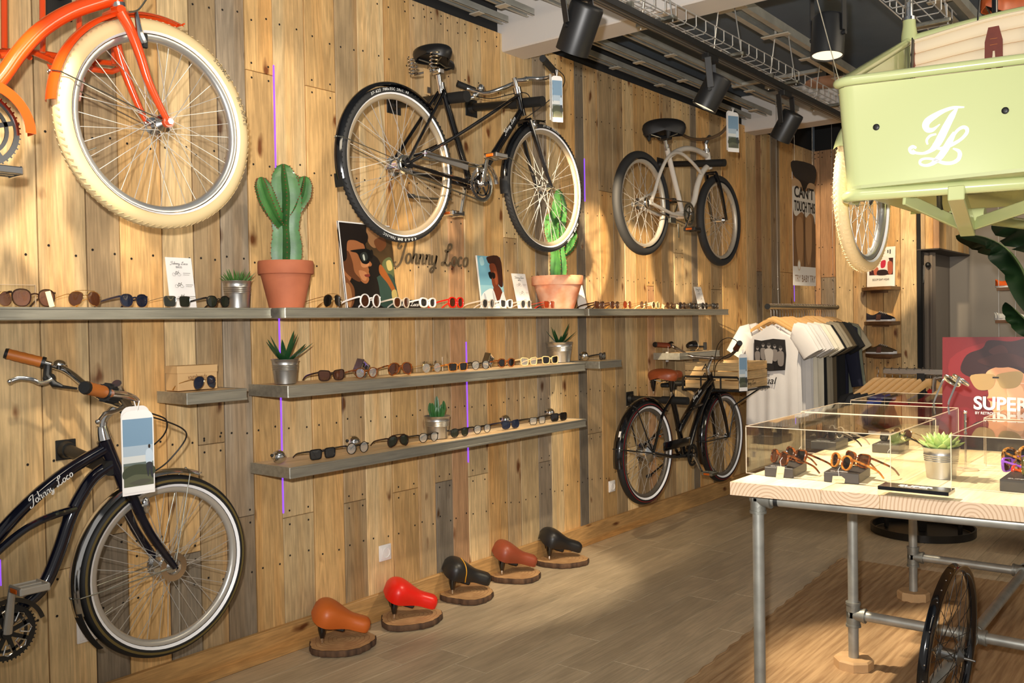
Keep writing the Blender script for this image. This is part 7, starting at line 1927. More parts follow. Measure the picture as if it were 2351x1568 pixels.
# wheels
rw = .31; xc = WY(1982, 430, YL + .075).x; zc_ = WY(1978, 624, YL + .075).z + rw
cargo_t = mat('cream_cargo_tire', (214, 188, 142), .7, bump=.3, bscale=90)
wl_ = V3((xc, YL + .075, zc_))
w1 = wheel('front_wheel', cg, wl_, rw, .027, cargo_t, mat('alloy_rim', (200, 200, 198), .28, .8), stripe_m, hubr=.02, hubw=.04, ns=32, cross=6)
w2 = wheel('front_wheel', cg, V3((xc, YR_ - .10, zc_)), rw, .027, cargo_t, MATS['alloy_rim'], stripe_m, hubr=.02, hubw=.04, ns=32, cross=6, tread=False)
hr = MB()
rk_ = random.Random(2)
for k in range(260):                       # moulding hairs on the new tyre
    a = rk_.uniform(0, 2 * PI); s = rk_.uniform(-.024, .024); r0 = rw - .004 - abs(s) * .4
    hr.tube([rim_pt(wl_, r0, a, s), rim_pt(wl_, r0 + .012, a + .02, s * 1.2)], .0005, 3, caps=False)
h_ = hr.build('tire_hairs', cargo_t, w1, fix=False); h_['kind'] = 'stuff'
for w_y, par in ((YL + .075, None), (YR_ - .10, None)):
    fender(cg, V3((xc, w_y, zc_)), rw, 55, 148, .06, gp, gap=.012)
# underframe
yj = WX(2235, 530, XF + .3).y
za = zrow(XF + .35, YC, 525)
spx = XF + .22
J = WX(2222, 528, XF + .45)
MB().bar(WX(2195, 442, XF + .02), J, .052, .05, up=(0, 0, 1)).build('main_beam', gp, cg, bevel=.003)
MB().bar(WX(2075, 455, XF + .05), J + V3((0, .02, .02)), .012, .045, up=(0, 0, 1)).build('brace_bar', gp, cg, bevel=.003)
MB().bar(WX(2420, 452, XF + .05), J + V3((0, -.02, .02)), .012, .045, up=(0, 0, 1)).build('brace_bar', gp, cg, bevel=.003)
MB().cyl(J + V3((0, .06, .05)), J + V3((0, -.06, .05)), .03, n=14).build('pivot_tube', gp, cg)
MB().cyl((xc, YL + .10, zc_), (xc, YR_ - .10, zc_), .012, n=12).build('axle', blackm, cg)
MB().tube(cat_curve([(XF + .2, YC + .12, zb_l), (XF + .35, YC + .14, zb_l - .06), (XF + .5, YC + .06, zb_l - .05)], 4), .010, 8).build('brake_hose', blackm, cg)
# rear half, mostly out of the frame
MB().tube(cat_curve([J + V3((0, 0, .05)), (XB_ + .4, YC - .1, zb_l - .05), (XB_ + .9, YC - .18, zb_l + .02), (XB_ + 1.0, YC - .2, zb_l + .45)], 6), .022, 12).build('frame_tube', gp, cg)
rwc = V3((XB_ + 1.35, YC - .24, zb_l + .02))
wheel('rear_wheel', cg, rwc, .33, .027, cargo_t, MATS['alloy_rim'], stripe_m, hubr=.02, hubw=.05, ns=32, cross=6, tread=False)
for s in (-1, 1):
    MB().tube([(XB_ + 1.0, YC - .2 + s * .02, zb_l + .4), rwc + V3((0, s * .06, 0))], .009, 8).build('seat_stay', gp, cg)
    MB().tube([(XB_ + .9, YC - .18 + s * .02, zb_l + .02), rwc + V3((0, s * .06, 0))], .010, 8).build('chain_stay', gp, cg)
sdc = WT(2300, 22, 4.35)
tan2 = mat('cognac_leather', (176, 84, 40), .4, noise=.15, nscale=30)
saddle(cg, V3((sdc.x, sdc.y, sdc.z)), tan2, tilt=0, yaw=math.radians(160), L=.27, W=.24, H=.10, nose=.07)
MB().cyl((sdc.x, sdc.y, sdc.z - .04), (XB_ + 1.0, YC - .2, zb_l + .42), .013, n=12).build('seat_post', chrome, cg)
hx = WT(2284, 10, 3.95)
MB().cyl(hx + V3((0, 0, -.3)), hx + V3((0, 0, .25)), .012, n=12).build('steering_post', blackg, cg)
MB().tube([WT(2250, -10, 3.9), WT(2246, 30, 3.9), WT(2244, 60, 3.9)], .004, 6).build('brake_cable', blackm, cg)
# hanging wires to the ceiling
for (a, b_) in (((XF + .02, YL - .02, zt_l + .0), WT(1868, -30, 2.85)), ((XB_, YR_, ztb), (XB_ + .05, YR_, 3.46))):
    w_ = MB().tube([a, b_], .0016, 6).build('hanging_wire', wire_m, None); tag(w_, 'thin steel wire %s the cargo bicycle box to the ceiling' % ('at the front left corner tying' if a[0] < XF + .1 else 'at the far side tying'), 'wire')
# ------------------------------------------------------------------ clothes rails
def tshirt(x, yc, zneck, halfw, length, m_, label, seed, group=None, long_=False, sway=0.0, thin=.016, sleeve=.20, name='t_shirt'):
    """shirt on a hanger, seen from its front, hanging in a plane across the rail"""
    r_ = random.Random(seed)
    t = thing(name, (x, yc, zneck - length), label, 'shirt', group)
    ph = [r_.uniform(0, 6.28) for _ in range(4)]
    def width(v):                           # v 0 top .. 1 hem
        if v < .10: return .30 + .70 * (v / .10) ** .75
        return 1.0 - .10 * min(1, (v - .10) / .25) + .05 * v
    nu, nv = 24, 26
    for side in (-1, 1):
        def fn(u, v):
            s = (u - .5) * 2; w = width(v) * halfw * .86
            drop = .0
            z = zneck - length * v - (.055 * abs(s) ** 1.2 if v < .10 else .055 * abs(s) ** 1.2 * max(0, 1 - (v - .1) * 3))
            if side == -1 and v < .1: z -= .03 * max(0, 1 - abs(s) * 2.6) * (1 - v / .1)
            fold = .010 * math.sin(s * 7 + ph[0] + v * 2) * v + .006 * math.sin(s * 15 + ph[1]) * v
            return V3((x + side * (thin * (1 - abs(s) ** 3) + .002) + fold + sway * v, yc - s * w, z + .006 * math.sin(s * 5 + ph[2]) * v))
        MB().grid(fn, nu, nv).build('shirt_panel', m_, t, sharp=80)
    for s in (-1, 1):
        a = V3((x, yc - s * halfw * .80, zneck - .075)); 
        L = sleeve if not long_ else .50
        b_ = a + V3((sway, -s * L * (.55 if not long_ else .16), -L * (.85 if not long_ else 1.0)))
        P = [a + V3((0, s * .04, .01)), a, (a + b_) / 2 + V3((.004, 0, .006)), b_]
        MB().tube(P, [.07, .082, .076 if not long_ else .055, .074 if not long_ else .045], 14, flat=(1, .28) if False else (1, 1), up=(1, 0, 0)).build('sleeve', m_, t, sharp=70)
    # flatten sleeves along the rail direction
    for o in [c for c in bpy.data.objects if c.parent == t and c.name.startswith('sleeve')]:
        for v in o.data.vertices: v.co.x *= .26
    nk = [V3((x - .012, yc + .085 * math.cos(a), zneck - .022 + .03 * math.sin(a))) for a in [PI + PI * k / 12 for k in range(13)]]
    MB().tube(nk, .005, 6).build('neck_band', m_, t)
    return t
hang_w = mat('hanger_wood', (226, 176, 110), .4, noise=.1, nscale=20, coat=.2)
def hanger(x, yc, zr_, zneck, label, group, rr=.02):
    t = thing('clothes_hanger', (x, yc, zneck), label, 'hanger', group)
    P = cat_curve([(x, yc + .20, zneck - .075), (x, yc + .12, zneck - .028), (x, yc + .03, zneck + .022), (x, yc, zneck + .028), (x, yc - .03, zneck + .022), (x, yc - .12, zneck - .028), (x, yc - .20, zneck - .075)], 4)
    n_ = len(P); MB().tube(P, [.009 + .008 * math.sin(PI * k / (n_ - 1)) for k in range(n_)], 8, flat=(.42, 1.1), up=(0, 0, 1)).build('hanger_body', hang_w, t)
    H_ = [V3((x, yc, zneck + .04)), V3((x, yc, zr_ - rr - .012))] + [V3((x, yc + (rr + .004) * math.sin(a), zr_ + (rr + .004) * -math.cos(a))) for a in [.3 + (PI * 1.25) * k / 8 for k in range(9)]]
    MB().tube(H_, .0022, 6).build('hanger_hook', chrome, t)
    return t
YRL = -.50; ra_ = WY(1762, 703, YRL); rb2 = WY(1921, 706, YRL); ZRL = (ra_.z + rb2.z) / 2
rl = thing('clothes_rail', ((ra_.x + rb2.x) / 2, YRL, ZRL), 'chrome tube clothes rail hung on wires beside the wooden corner', 'clothes rail')
MB().cyl((ra_.x, YRL, ZRL), (rb2.x, YRL, ZRL), .0215, n=24).build('rail_tube', steel, rl)
for e_x in (ra_.x, rb2.x): MB().cyl((e_x - .004, YRL, ZRL), (e_x + .004, YRL, ZRL), .0225, n=20).build('end_cap', rubber, rl)
for X in (ra_.x + .22, rb2.x - .08):
    MB().tube([(X, YRL, ZRL + .02), (X - .01, YRL, ZRL + .25), (X - .01, YRL, 3.46)], .0016, 6).build('hanging_wire', wire_m, rl)
    for dz in (.14, .24): MB().ball((X - .008, YRL, ZRL + dz), .006, 8, 6).build('wire_clamp', chrome, rl)
cloth = lambda n_, c: mat('cloth_' + n_, c, .9, bump=.25, bscale=220, noise=.05, nscale=6)
cw, coff, cgr, colv, cbk, cnv, cch, csg = cloth('white', (222, 216, 210)), cloth('offwhite', (232, 222, 200)), cloth('grey', (150, 138, 116)), cloth('olive', (92, 78, 56)), cloth('black', (18, 17, 18)), cloth('navy', (24, 26, 46)), cloth('charcoal', (42, 42, 44)), cloth('sage', (120, 122, 104))
ZN = zrow(ra_.x + .1, YRL, 742)
seq = [cw, cw, cw, cw, cw, cw, cw, coff, coff, coff, coff, cbk, cgr, cgr, colv, colv, cbk, cbk, cbk, cbk, cbk, cnv, cnv, csg, cgr]
nsh = len(seq); span = (rb2.x - ra_.x) - .16
ORD = ['', 'first', 'second', 'third', 'fourth', 'fifth', 'sixth', 'seventh', 'eighth', 'ninth', 'tenth']
CN = {'cloth_white': 'white', 'cloth_offwhite': 'cream', 'cloth_grey': 'beige-grey', 'cloth_olive': 'olive brown', 'cloth_black': 'black', 'cloth_navy': 'dark navy', 'cloth_sage': 'sage grey'}
seen_ = {}
shr = random.Random(9)
for i, m_ in enumerate(seq):
    x = ra_.x + .07 + span * i / (nsh - 1)
    ln = .78 + shr.uniform(-.03, .04) + (.06 if i > 12 else 0)
    zn = ZN + shr.uniform(-.012, .006)
    if i == 0:
        t0 = tshirt(x, YRL, zn, .265, .82, m_, 'white T-shirt with a dark group photo print, frontmost on the hanging clothes rail', 40)
        u, wv, n = V3((0, -1, 0)), V3((0, 0, 1)), V3((-1, 0, 0))
        o = V3((x - .034, YRL + .135, zn - .375))
        P = [((34, 32, 32), [(0, .06), (.02, .97), (.25, .93), (.6, .99), (.97, .96), (1, .5), (.96, .04), (.5, .0)])]
        for (cx, cy, s) in ((.12, .70, .8), (.30, .80, .85), (.48, .78, 1.1), (.66, .76, .85), (.84, .70, 1.0)):
            P += [((150, 142, 136), oval(cx, cy, .05 * s, .075 * s)), ((60, 56, 54), oval(cx, cy + .04 * s, .05 * s, .045 * s)), ((128, 120, 114), blob([(cx - .09 * s, cy - .12), (cx + .09 * s, cy - .12), (cx + .08 * s, cy - .50 * s), (cx - .07 * s, cy - .50 * s)]))]
        P += [((176, 168, 160), blob([(.36, .66), (.60, .66), (.60, .34), (.56, .22), (.40, .22), (.38, .4)])), ((40, 38, 38), blob([(.36, .22), (.60, .22), (.62, .03), (.34, .03)]))]
        picture('shirt_print', o, u * .27, wv * .26, n, P, t0, step=.0006)
        text('shirt_lettering', 'tistics', .045, o + V3((-.008, -.03, -.045)), u, wv, inkm, t0, .0003, .2)
        text('shirt_lettering', 'asual', .078, o + V3((-.010, -.03, -.10)), u, wv, inkm, t0, .0003, .3, .0006)
    else:
        k_ = m_.name; seen_[k_] = seen_.get(k_, 0) + 1; who = '%s %s shirt from the front' % (ORD[seen_[k_] + (k_ == 'cloth_white')], CN[k_])
        tshirt(x, YRL + shr.uniform(-.02, .02), zn, .24 + shr.uniform(-.01, .02), ln, m_, who + ' on the rail by the wooden corner', 41 + i, group=CN[k_] + ' shirts on the hanging clothes rail' if seq.count(m_) > 1 else None, long_=(m_ in (csg, cnv)), sway=shr.uniform(-.01, .01))
    hanger(x + .0, YRL, ZRL, zn + .005, 'wooden hanger carrying the %s on the high rail' % who if i else 'frontmost wooden hanger, carrying the printed white T-shirt', 'wooden hangers on the hanging clothes rail' if i else None)

# second, lower rail with few hangers, on a round base
rxc, ryc = rc.x, rc.y
r2 = thing('clothes_stand', (rxc, ryc, 0), 'low chrome clothes stand on a round black steel base behind the table', 'clothes rail')
Z2 = WX(2110, 852, rxc - .1).z
MB().lathe([(rr0, .002), (rr0 + .012, .002), (rr0 + .012, .05), (rr0, .05), (rr0, .002)], 64, Matrix.Translation((rxc, ryc, 0))).build('base_ring', mat('dark_steel', (46, 44, 42), .35, .5), r2, sharp=40)
MB().lathe([(0, .0), (rr0 * .92, .0), (rr0 * .94, .006), (0, .008)], 48, Matrix.Translation((rxc, ryc, 0))).build('base_plate', mat('dark_steel', (46, 44, 42)), r2)
for s in (-1, 1):
    yy_ = ryc + s * rr0 * .74
    MB().bar((rxc, yy_, .01), (rxc, yy_, Z2 * .5), .05, .02, up=(0, 1, 0)).build('upright', MATS['dark_steel'], r2, bevel=.003)
yA, yB = WX(2028, 852, rxc).y, WX(2165, 852, rxc).y
MB().box2((rxc - .012, yB - .25, Z2 - .03), (rxc + .012, yA, Z2 + .012)).build('rail_bar', mat('polished_bar', (190, 180, 168), .25, .9), r2, smooth=False, bevel=.004)
MB().tube(cat_curve([(rxc, yB + .06, Z2 * .5), (rxc, yB + .06, Z2 - .10), (rxc, yB + .03, Z2 - .05), (rxc, yB - .03, Z2 - .045), (rxc, yB - .25, Z2 - .045)], 5), .016, 10).build('rail_hoop', MATS['polished_bar'], r2)
MB().bar((rxc, ryc, .01), (rxc, ryc, Z2 - .02), .05, .03).build('centre_post', MATS['dark_steel'], r2)
blu = cloth('blue', (20, 72, 190)); rdc = cloth('red', (176, 24, 26))
hs_ = [(2010, cbk), (2018, cch), (2030, cch), (2042, cbk), (2052, blu), (2066, blu), (2078, cbk), (2096, rdc)]
HD = V3((-.60, .80, 0)); HN_ = V3((-.80, -.60, 0))
def hanger_y(x, y, zr_, zneck, label, group):
    t = thing('clothes_hanger', (x, y, zneck), label, 'hanger', group)
    P = cat_curve([V3((x, y, zneck + dz)) + HD * dd for dd, dz in ((-.2, -.085), (-.11, -.03), (-.03, .03), (0, .036), (.03, .03), (.11, -.03), (.2, -.085))], 4)
    n_ = len(P); MB().tube(P, [.013 + .012 * math.sin(PI * k / (n_ - 1)) for k in range(n_)], 8, flat=(.45, 1.1), up=(0, 0, 1)).build('hanger_body', hang_w, t)
    MB().tube([(x, y, zneck + .04), (x, y, zr_ - .035)] + [V3((x + .024 * math.sin(a), y, zr_ - .008 - .028 * math.cos(a))) for a in [.3 + PI * 1.3 * k / 8 for k in range(9)]], .0025, 6).build('hanger_hook', chrome, t)
def shirt_y(x, y, zneck, m_, label, group, seed, L=.7):
    r_ = random.Random(seed); t = thing('t_shirt', (x, y, zneck - L), label, 'shirt', group)
    for side in (-1, 1):
        def fn(u, v):
            s = (u - .5) * 2; w = (.30 + .70 * min(1, v / .1) ** .7) * .24
            z = zneck - L * v - .085 * abs(s) ** 1.1 * max(0, 1 - max(0, v - .1) * 2.5)
            return V3((x, y, z)) + HD * s * w + HN_ * (side * (.016 * (1 - abs(s) ** 3) + .002) + .008 * math.sin(s * 8 + seed) * v)
        MB().grid(fn, 18, 16).build('shirt_panel', m_, t, sharp=80)
    for s in (-1, 1):
        a = V3((x, y, zneck - .10)) + HD * s * .2; b_ = a + HD * s * .10 + V3((0, 0, -.17))
        MB().tube([a - HD * s * .04 + V3((0, 0, .01)), a, b_], [.06, .075, .07], 12, flat=(.28, 1), up=(0, 0, 1)).build('sleeve', m_, t, sharp=70)
cn = {id(cbk): 'black', id(cch): 'charcoal', id(blu): 'bright blue', id(rdc): 'red'}
for i, (px, m_) in enumerate(hs_):
    p = WX(px + 6, 895, rxc); y = yA + .04 - i * .05; zn = Z2 - .125
    nm_ = cn[id(m_)]; same = sum(1 for q in hs_ if q[1] is m_) > 1; k_ = 'low' + nm_; seen_[k_] = seen_.get(k_, 0) + 1; who = (ORD[seen_[k_]] + ' ' if same else '') + nm_ + ' shirt'
    hanger_y(rxc, y, Z2, zn + .008, 'wooden hanger of the %s on the low stand, counted from the left' % who, 'wooden hangers on the low clothes stand')
    shirt_y(rxc, y, zn, m_, who + ' from the left on the low clothes stand behind the table', (nm_ + ' shirts on the low stand') if same else None, i)
hanger_y(rxc, yB - .08, Z2, Z2 - .11, 'empty wooden hanger next to the red poster edge', None)

# ------------------------------------------------------------------ shoe shelves on the end wall
dkw = wood('dark_oiled_board', 'Y', rough=.4, knots=False)
def half_shelf(px0, px1, py, label, th=.034):
    a, b_ = WX(px0, py, XB - .22), WX(px1, py, XB - .02); z = (WX(px0, py, XB - .2).z + b_.z) / 2
    t = thing('corner_shelf', (XB - .14, (a.y + b_.y) / 2, z - th), label, 'shelf')
    y0, y1 = a.y, b_.y; P = [(XB - .002, y0 + .0), (XB - .002, y1)] + [(XB - .002 - .30 * math.sin(PI / 2 * k / 8) ** .6, y1 + (y0 - y1) * (1 - math.cos(PI / 2 * k / 8))) for k in range(1, 8)]
    P = [(XB - .002, y1), (XB - .30, y1)] + [(XB - .30 + .27 * (1 - math.cos(PI / 2 * k / 8)), y1 + (y0 - y1) * math.sin(PI / 2 * k / 8)) for k in range(0, 9)] + [(XB - .002, y0)]
    MB().prism(P, (0, 0, z - th), (1, 0, 0), (0, 1, 0), (0, 0, th)).build('shelf_board', dkw, t, smooth=False, bevel=.003, color=(122, 86, 56))
    MB().box((XB - .012, (y0 + y1) / 2 + .02, z - th - .012), (.02, .16, .02)).build('shelf_bracket', dkw, t, smooth=False, color=(140, 104, 70))
    return t, (y0 + y1) / 2, z
_, y_s1, z_s1 = half_shelf(1966, 2066, 659, 'dark wooden quarter-round shelf carrying the white and pink photo card')
_, y_s2, z_s2 = half_shelf(1972, 2066, 738, 'dark wooden quarter-round shelf carrying the navy sneaker')
_, y_s3, z_s3 = half_shelf(1975, 2068, 812, 'dark wooden quarter-round shelf carrying the olive sneaker')
def sneaker(c, L, m_, sole, label, nose=1, axis='y', lace=None, patch=None):
    """low sneaker; toe towards -y (to the right) by default"""
    t = thing('sneaker', c, label, 'shoe'); c = V3(c)
    def loc(l, w_, h): return c + (V3((-w_, -l * nose, h)) if axis == 'y' else V3((l * nose, w_, h)))
    def hw(u): return .034 + .014 * math.sin(PI * min(1, u * 1.15)) ** 1 * (1 if u < .5 else 1) + (.006 if .6 < u < .9 else 0) - (.03 * max(0, u - .9) / .1) ** 1
    def top(u):
        if u < .42: return .085 - .022 * math.sin(PI * u / .42)
        return .085 * max(0.0, 1 - (u - .42) / .58) ** .8 * .75 + .032
    def up_(u, v):
        a = PI * v; w_ = max(.004, hw(u)) * (1.0 if 0 < u < 1 else .3); return loc((u - .5) * L, w_ * math.cos(a), .018 + (top(u) - .018) * max(0.0, math.sin(a)) ** .6)
    MB().grid(up_, 22, 14).build('upper', m_, t, solid=.002, sharp=70)
    def so(u, v):
        a = 2 * PI * v; return loc((.5 * math.copysign(abs(math.cos(a)) ** .7, math.cos(a))) * L * 1.03, (.046 if math.cos(a) > -.2 else .038) * math.sin(a) * (1 - .1 * math.cos(a)), .001 + .024 * u)
    MB().grid(so, 3, 32).build('sole', sole, t, solid=.002, sharp=60)
    MB().prism([((.5 * math.copysign(abs(math.cos(a)) ** .7, math.cos(a))) * L * 1.02, (.046 if math.cos(a) > -.2 else .038) * math.sin(a)) for a in [2 * PI * k / 28 for k in range(28)]], c + V3((0, 0, .001)), (loc(1, 0, 0) - c), (loc(0, 1, 0) - c), (0, 0, .02)).build('sole_base', sole, t, smooth=False)
    for k in range(5):
        u = .46 + k * .055; z = top(u) + .002
        MB().tube([loc((u - .5) * L, -.02, z - .006), loc((u - .5) * L + .006, 0, z + .004), loc((u - .5) * L, .02, z - .006)], .0028, 6).build('lace', lace or whitep, t)
    if patch: MB().prism([(-.022, 0), (.022, 0), (.03, .055), (-.012, .055)], loc(-.01, .052, .012), loc(1, 0, 0) - c, (0, 0, 1), loc(0, .003, 0) - c).build('side_patch', patch, t, smooth=False)
brnp = mat('brown_patch', (104, 62, 44), .6)
sneaker((XB - .13, WX(2022, 735, XB - .13).y, z_s2 + .001), .27, mat('navy_suede', (34, 30, 40), .85), whitep, 'navy canvas sneaker with white sole on the upper dark shelf', lace=mat('grey_lace', (190, 186, 180), .7), patch=brnp)
sneaker((XB - .13, WX(2023, 808, XB - .13).y, z_s3 + .001), .29, mat('olive_suede', (84, 66, 44), .85), whitep, 'olive brown sneaker with white sole on the lower dark shelf', lace=mat('grey_lace', (190, 186, 180)), patch=brnp)
# photo card on the top shelf
t = thing('photo_card', (XB - .06, y_s1, z_s1), 'white photo card reading BOOM BAP WEAR on the top corner shelf', 'poster')
a = WX(1991, 655, XB - .06); b_ = WX(2055, 655, XB - .06); w = a.y - b_.y; hh = zrow(XB - .06, a.y, 569) - z_s1
o = V3((XB - .07, a.y, z_s1 + .001)); u = V3((0, -1, 0)); wv = V3((.08, 0, 1)).normalized(); n = u.cross(wv)
MB().prism(rect(0, 0, w, hh), o, u, wv, n * -.004).build('board', paper, t, smooth=False)
P = [((60, 26, 30), rect(.08, .30, .93, .72)), ((250, 248, 246), rect(.0, .6, .55, .98)), ((236, 226, 224), blob([(.3, .7), (.7, .76), (.8, .6), (.76, .4), (.5, .36), (.3, .46)])), ((190, 40, 70), blob([(.5, .64), (.66, .66), (.64, .5), (.5, .48)])), ((176, 92, 70), blob([(.24, .5), (.4, .48), (.38, .32), (.26, .32)])),
     ((176, 92, 70), blob([(.74, .62), (.9, .6), (.9, .34), (.76, .34)])), ((40, 22, 26), blob([(.4, .42), (.7, .42), (.72, .3), (.38, .3)])), ((60, 60, 62), rect(.72, .84, .76, .92)), ((60, 60, 62), rect(.80, .82, .84, .93))]
picture('printed_face', o + n * .0003, u * w, wv * hh, n, P, t)
text('card_lettering', 'BOOM BAP WEAR', .03, o + n * .003 + u * w * .2 + wv * hh * .16, u, wv, inkm, t, .0002, fit=w * .6)
# torso poster hanging from the ceiling
P0, P1 = WY(1822, 655, -.5), WY(1872, 662, -.5); Ptop = WY(1817, 368, -.5)
a = P0; 
t = thing('hanging_poster', (P0.x, -.5, P0.z), 'narrow hanging poster reading CAN\'T TOUCH THIS over a bare midriff photo', 'poster')
b_ = V3((P0.x + .36, -.72, P0.z)); 
# the poster hangs turned towards the shop
d_ = ray(1872, 662); 
best = min((abs((MC @ (V3((P0.x + math.cos(th_) * .42, -.5 - math.sin(th_) * .42, P0.z)) - CAM)).x / (MC @ (V3((P0.x + math.cos(th_) * .42, -.5 - math.sin(th_) * .42, P0.z)) - CAM)).z * FPX + 1175.5 - 1872), th_) for th_ in [k * .02 - .6 for k in range(90)])
th_ = best[1]; u = V3((math.cos(th_), -math.sin(th_), 0)); wv = V3((0, 0, 1)); n = u.cross(wv); W_, H_ = .42, Ptop.z - P0.z
o = V3((P0.x, -.5, P0.z))
MB().prism(rect(0, 0, W_, H_), o, u, wv, n * -.004).build('board', paper, t, smooth=False)
P = [((146, 104, 66), rect(.0, .155, 1, 1)), ((120, 82, 50), rect(.0, .155, .16, .8)), ((104, 70, 44), blob([(.80, .16), (1, .16), (1, .6), (.86, .5)])), ((54, 48, 44), blob([(.0, 1), (1, 1), (1, .86), (.7, .84), (.5, .83), (.2, .86), (0, .90)])), ((40, 34, 30), blob([(.3, .86), (.7, .85), (.6, .80), (.5, .77), (.42, .80)])),
     ((186, 150, 112), blob([(.0, .86), (.3, .85), (.42, .79), (.2, .76), (.0, .78)])), ((186, 150, 112), blob([(.62, .80), (.75, .85), (1, .84), (1, .76), (.8, .76)])), ((222, 212, 196), blob([(.0, .79), (.3, .79), (.5, .77), (.8, .79), (1, .77), (1, .52), (.92, .58), (.76, .60), (.60, .56), (.5, .58), (.36, .60), (.12, .56), (0, .62)])),
     ((170, 126, 84), blob([(.12, .52), (.4, .54), (.44, .3), (.3, .17), (.14, .3)])), ((176, 132, 90), blob([(.56, .54), (.8, .56), (.82, .3), (.66, .17), (.56, .3)])), ((92, 60, 36), blob([(.47, .56), (.53, .56), (.53, .16), (.47, .16)])),
     ((240, 232, 222), rect(0, 0, 1, .155)), ((214, 186, 150), oval(.24, .165, .07, .045)), ((240, 232, 222), oval(.24, .165, .05, .034))]
picture('printed_face', o + n * .0003, u * W_, wv * H_, n, P, t)
text('poster_lettering', "CAN'T", .13, o + n * .004 + u * .02 + wv * H_ * .715, u, wv, inkm, t, .0003, 0, .003, fit=W_ * .88)
text('poster_lettering', 'TOUCH THIS', .12, o + n * .004 + u * .02 + wv * H_ * .605, u, wv, inkm, t, .0003, 0, .003, fit=W_ * .94)
text('poster_lettering', 'TRY BABY TRY', .085, o + n * .004 + u * .02 + wv * H_ * .03, u, wv, MATS['brown_ink'], t, .0003, 0, -.0005, fit=W_ * .92)
for s in (.04, W_ - .04): MB().tube([o + u * s + wv * H_, V3((o + u * s).to_tuple()[:2] + (3.46,))], .0012, 5).build('hanging_wire', wire_m, t)
# curtain and its pole by the changing room
cm = mat('grey_curtain', (128, 116, 104), .9)
cy_ = YE - .045
MB_c = MB().grid(lambda u, v: V3((XB + .16 + .03 * math.sin(u * 30), YE - .03 - .09 * u + .012 * math.sin(u * 40), .03 + (bz - .06) * v)), 40, 6).build('curtain', cm, None, solid=.002)
tag(MB_c, 'grey curtain hanging gathered at the changing room corner', 'curtain')
cp_ = MB().cyl((XB + .28, YE - .04, bz - .13), (XB + .10, b2.y + .12, bz - .15), .016, n=12).build('curtain_pole', blackm, None); tag(cp_, 'dark curtain pole below the boxed bulkhead', 'pole')
MB().ball((XB + .10, b2.y + .12, bz - .15), .026, 12, 8).build('pole_finial', blackm, cp_)
MB().bar((XB + .14, b2.y + .16, bz - .15), (XB + .14, YE - .02, bz - .32), .02, .02).build('pole_bracket', mat('bracket_grey', (84, 82, 80), .6), cp_)

# ------------------------------------------------------------------ wire-hung shelves with shoes and a big leafy plant (right)
def wshelf(px0, py, xx, w_, d_s, label):
    p = WX(px0, py, xx); t = thing('wire_shelf', (xx, p.y - w_ / 2, p.z), label, 'shelf')
    MB().box2((xx - d_s / 2, p.y - w_, p.z - .03), (xx + d_s / 2, p.y, p.z)).build('shelf_board', dkw, t, smooth=False, bevel=.002, color=(120, 84, 54))
    return t, p
XS = 9.9
s1_, pa = wshelf(2294, 661, XS, 1.0, .26, 'dark board shelf on wires carrying the orange running shoe')
s2_, pb = wshelf(2291, 735, XS, 1.0, .26, 'dark board shelf on wires carrying the white sneaker')
for i_, (px, top_) in enumerate(((2298, 3.3), (2336, 3.3))):
    p = WX(px, 700, XS); w_ = MB().cyl((XS - .10, p.y, .9), (XS - .10, p.y, 3.46), .004, n=6).build('shelf_wire', wire_m, None)
    tag(w_, ('left' if i_ == 0 else 'right') + ' hanging wire of the two dark board shelves by the leafy plant', 'wire')
sneaker((XS - .04, WX(2326, 655, XS).y, pa.z + .001), .29, mat('orange_mesh', (226, 96, 24), .6), mat('white_sole', (240, 238, 232), .5), 'orange running shoe with yellow heel on the upper wire shelf', nose=-1 if False else 1, lace=mat('yellow_lace', (220, 200, 40), .6))
sneaker((XS - .04, WX(2322, 731, XS).y, pb.z + .001), .28, mat('white_canvas', (214, 212, 204), .7), MATS['white_sole'], 'white and tan sneaker on the lower wire shelf', lace=mat('tan_lace', (190, 150, 110), .6))
lf = mat('banana_leaf', (34, 62, 32), .4, coat=.2, col2=(22, 44, 24), nscale=4)
lfl = mat('leaf_midrib', (120, 140, 84), .5)
pt = thing('banana_plant', (6.6, -2.55, 0), 'tall leafy plant with broad split dark green leaves at the right edge', 'plant')
pb0 = WX(2480, 900, 6.5)
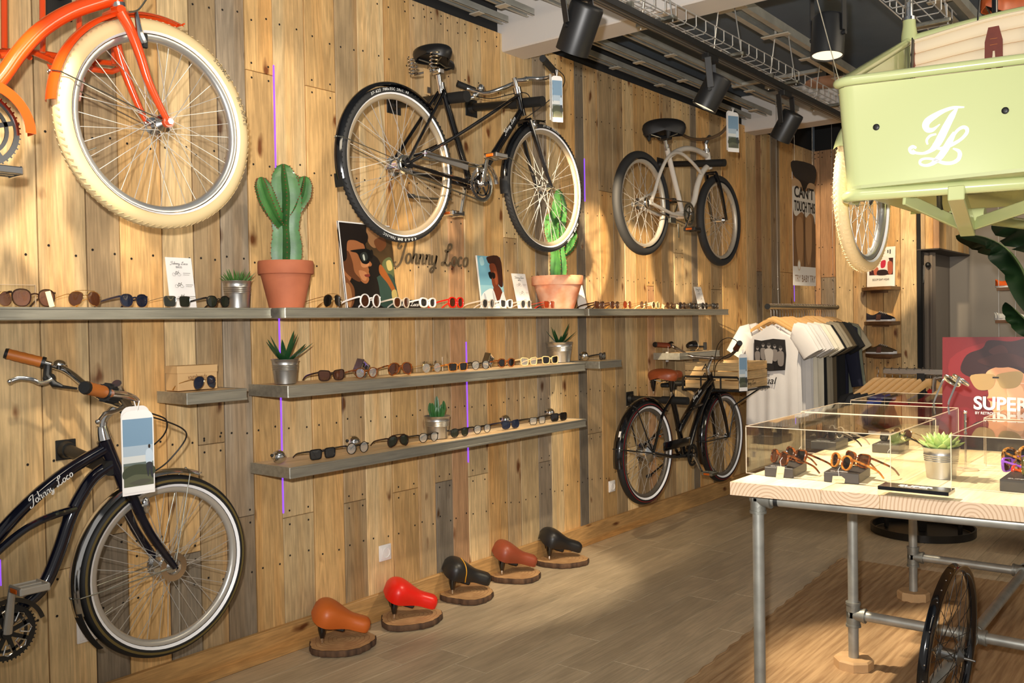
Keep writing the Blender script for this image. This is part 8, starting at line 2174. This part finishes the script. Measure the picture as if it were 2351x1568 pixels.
def big_leaf(pts, wmax, label=None):
    P = cat_curve(pts, 6); n_ = len(P)
    m_ = MB(); N_ = 8; rnd_ = random.Random(len(P) + int(wmax * 1000))
    cuts = {int(n_ * q) for q in (.35, .55, .7)}
    vs = []; fs = []
    up = V3((0, 0, 1))
    for i in range(n_):
        t = i / (n_ - 1); d = (P[min(i + 1, n_ - 1)] - P[max(i - 1, 0)]).normalized(); s = d.cross(up); s.normalize(); nn = s.cross(d)
        w = wmax * (math.sin(PI * min(1, .06 + t * .93)) ** .6)
        for j in range(N_ + 1):
            q = (j / N_ - .5) * 2; cut = .55 if i in cuts and abs(q) > .4 else 1
            vs.append(P[i] + s * w * q * cut - nn * (abs(q) ** 1.5) * w * .55 + d * abs(q) * .05)
    for i in range(n_ - 1):
        for j in range(N_): 
            fs.append((i * (N_ + 1) + j, i * (N_ + 1) + j + 1, (i + 1) * (N_ + 1) + j + 1, (i + 1) * (N_ + 1) + j))
    m_._a(vs, fs); l = m_.build('leaf', lf, pt, sharp=80)
    MB().tube([p - V3((0, 0, .003)) for p in P], [.012 * (1 - k / n_) + .003 for k in range(n_)], 6).build('midrib', lfl, l)
Xp = 6.4
big_leaf([WX(2420, 760, Xp), WX(2375, 690, Xp), WX(2345, 615, Xp), WX(2310, 570, Xp), WX(2262, 545, Xp - .05), WX(2216, 538, Xp - .1)], .17)
big_leaf([WX(2470, 760, Xp), WX(2450, 640, Xp), WX(2400, 560, Xp), WX(2345, 520, Xp + .2), WX(2300, 505, Xp + .4)], .16)
big_leaf([WX(2450, 830, Xp), WX(2390, 770, Xp), WX(2350, 730, Xp), WX(2325, 705, Xp)], .13)
for q in ((2420, 760), (2470, 760), (2450, 830)):
    MB().tube(cat_curve([WX(q[0], q[1], Xp), WX(2475, 950, Xp), V3((Xp, pb0.y, .45))], 5), .016, 8).build('leaf_stalk', lfl, pt)
bp = V3((Xp, pb0.y, 0)); MB().lathe([(0, 0), (.15, 0), (.2, .45), (.18, .45), (.17, .40), (0, .40)], 32, Matrix.Translation(bp)).build('planter', mat('planter_grey', (90, 88, 86), .6), pt)
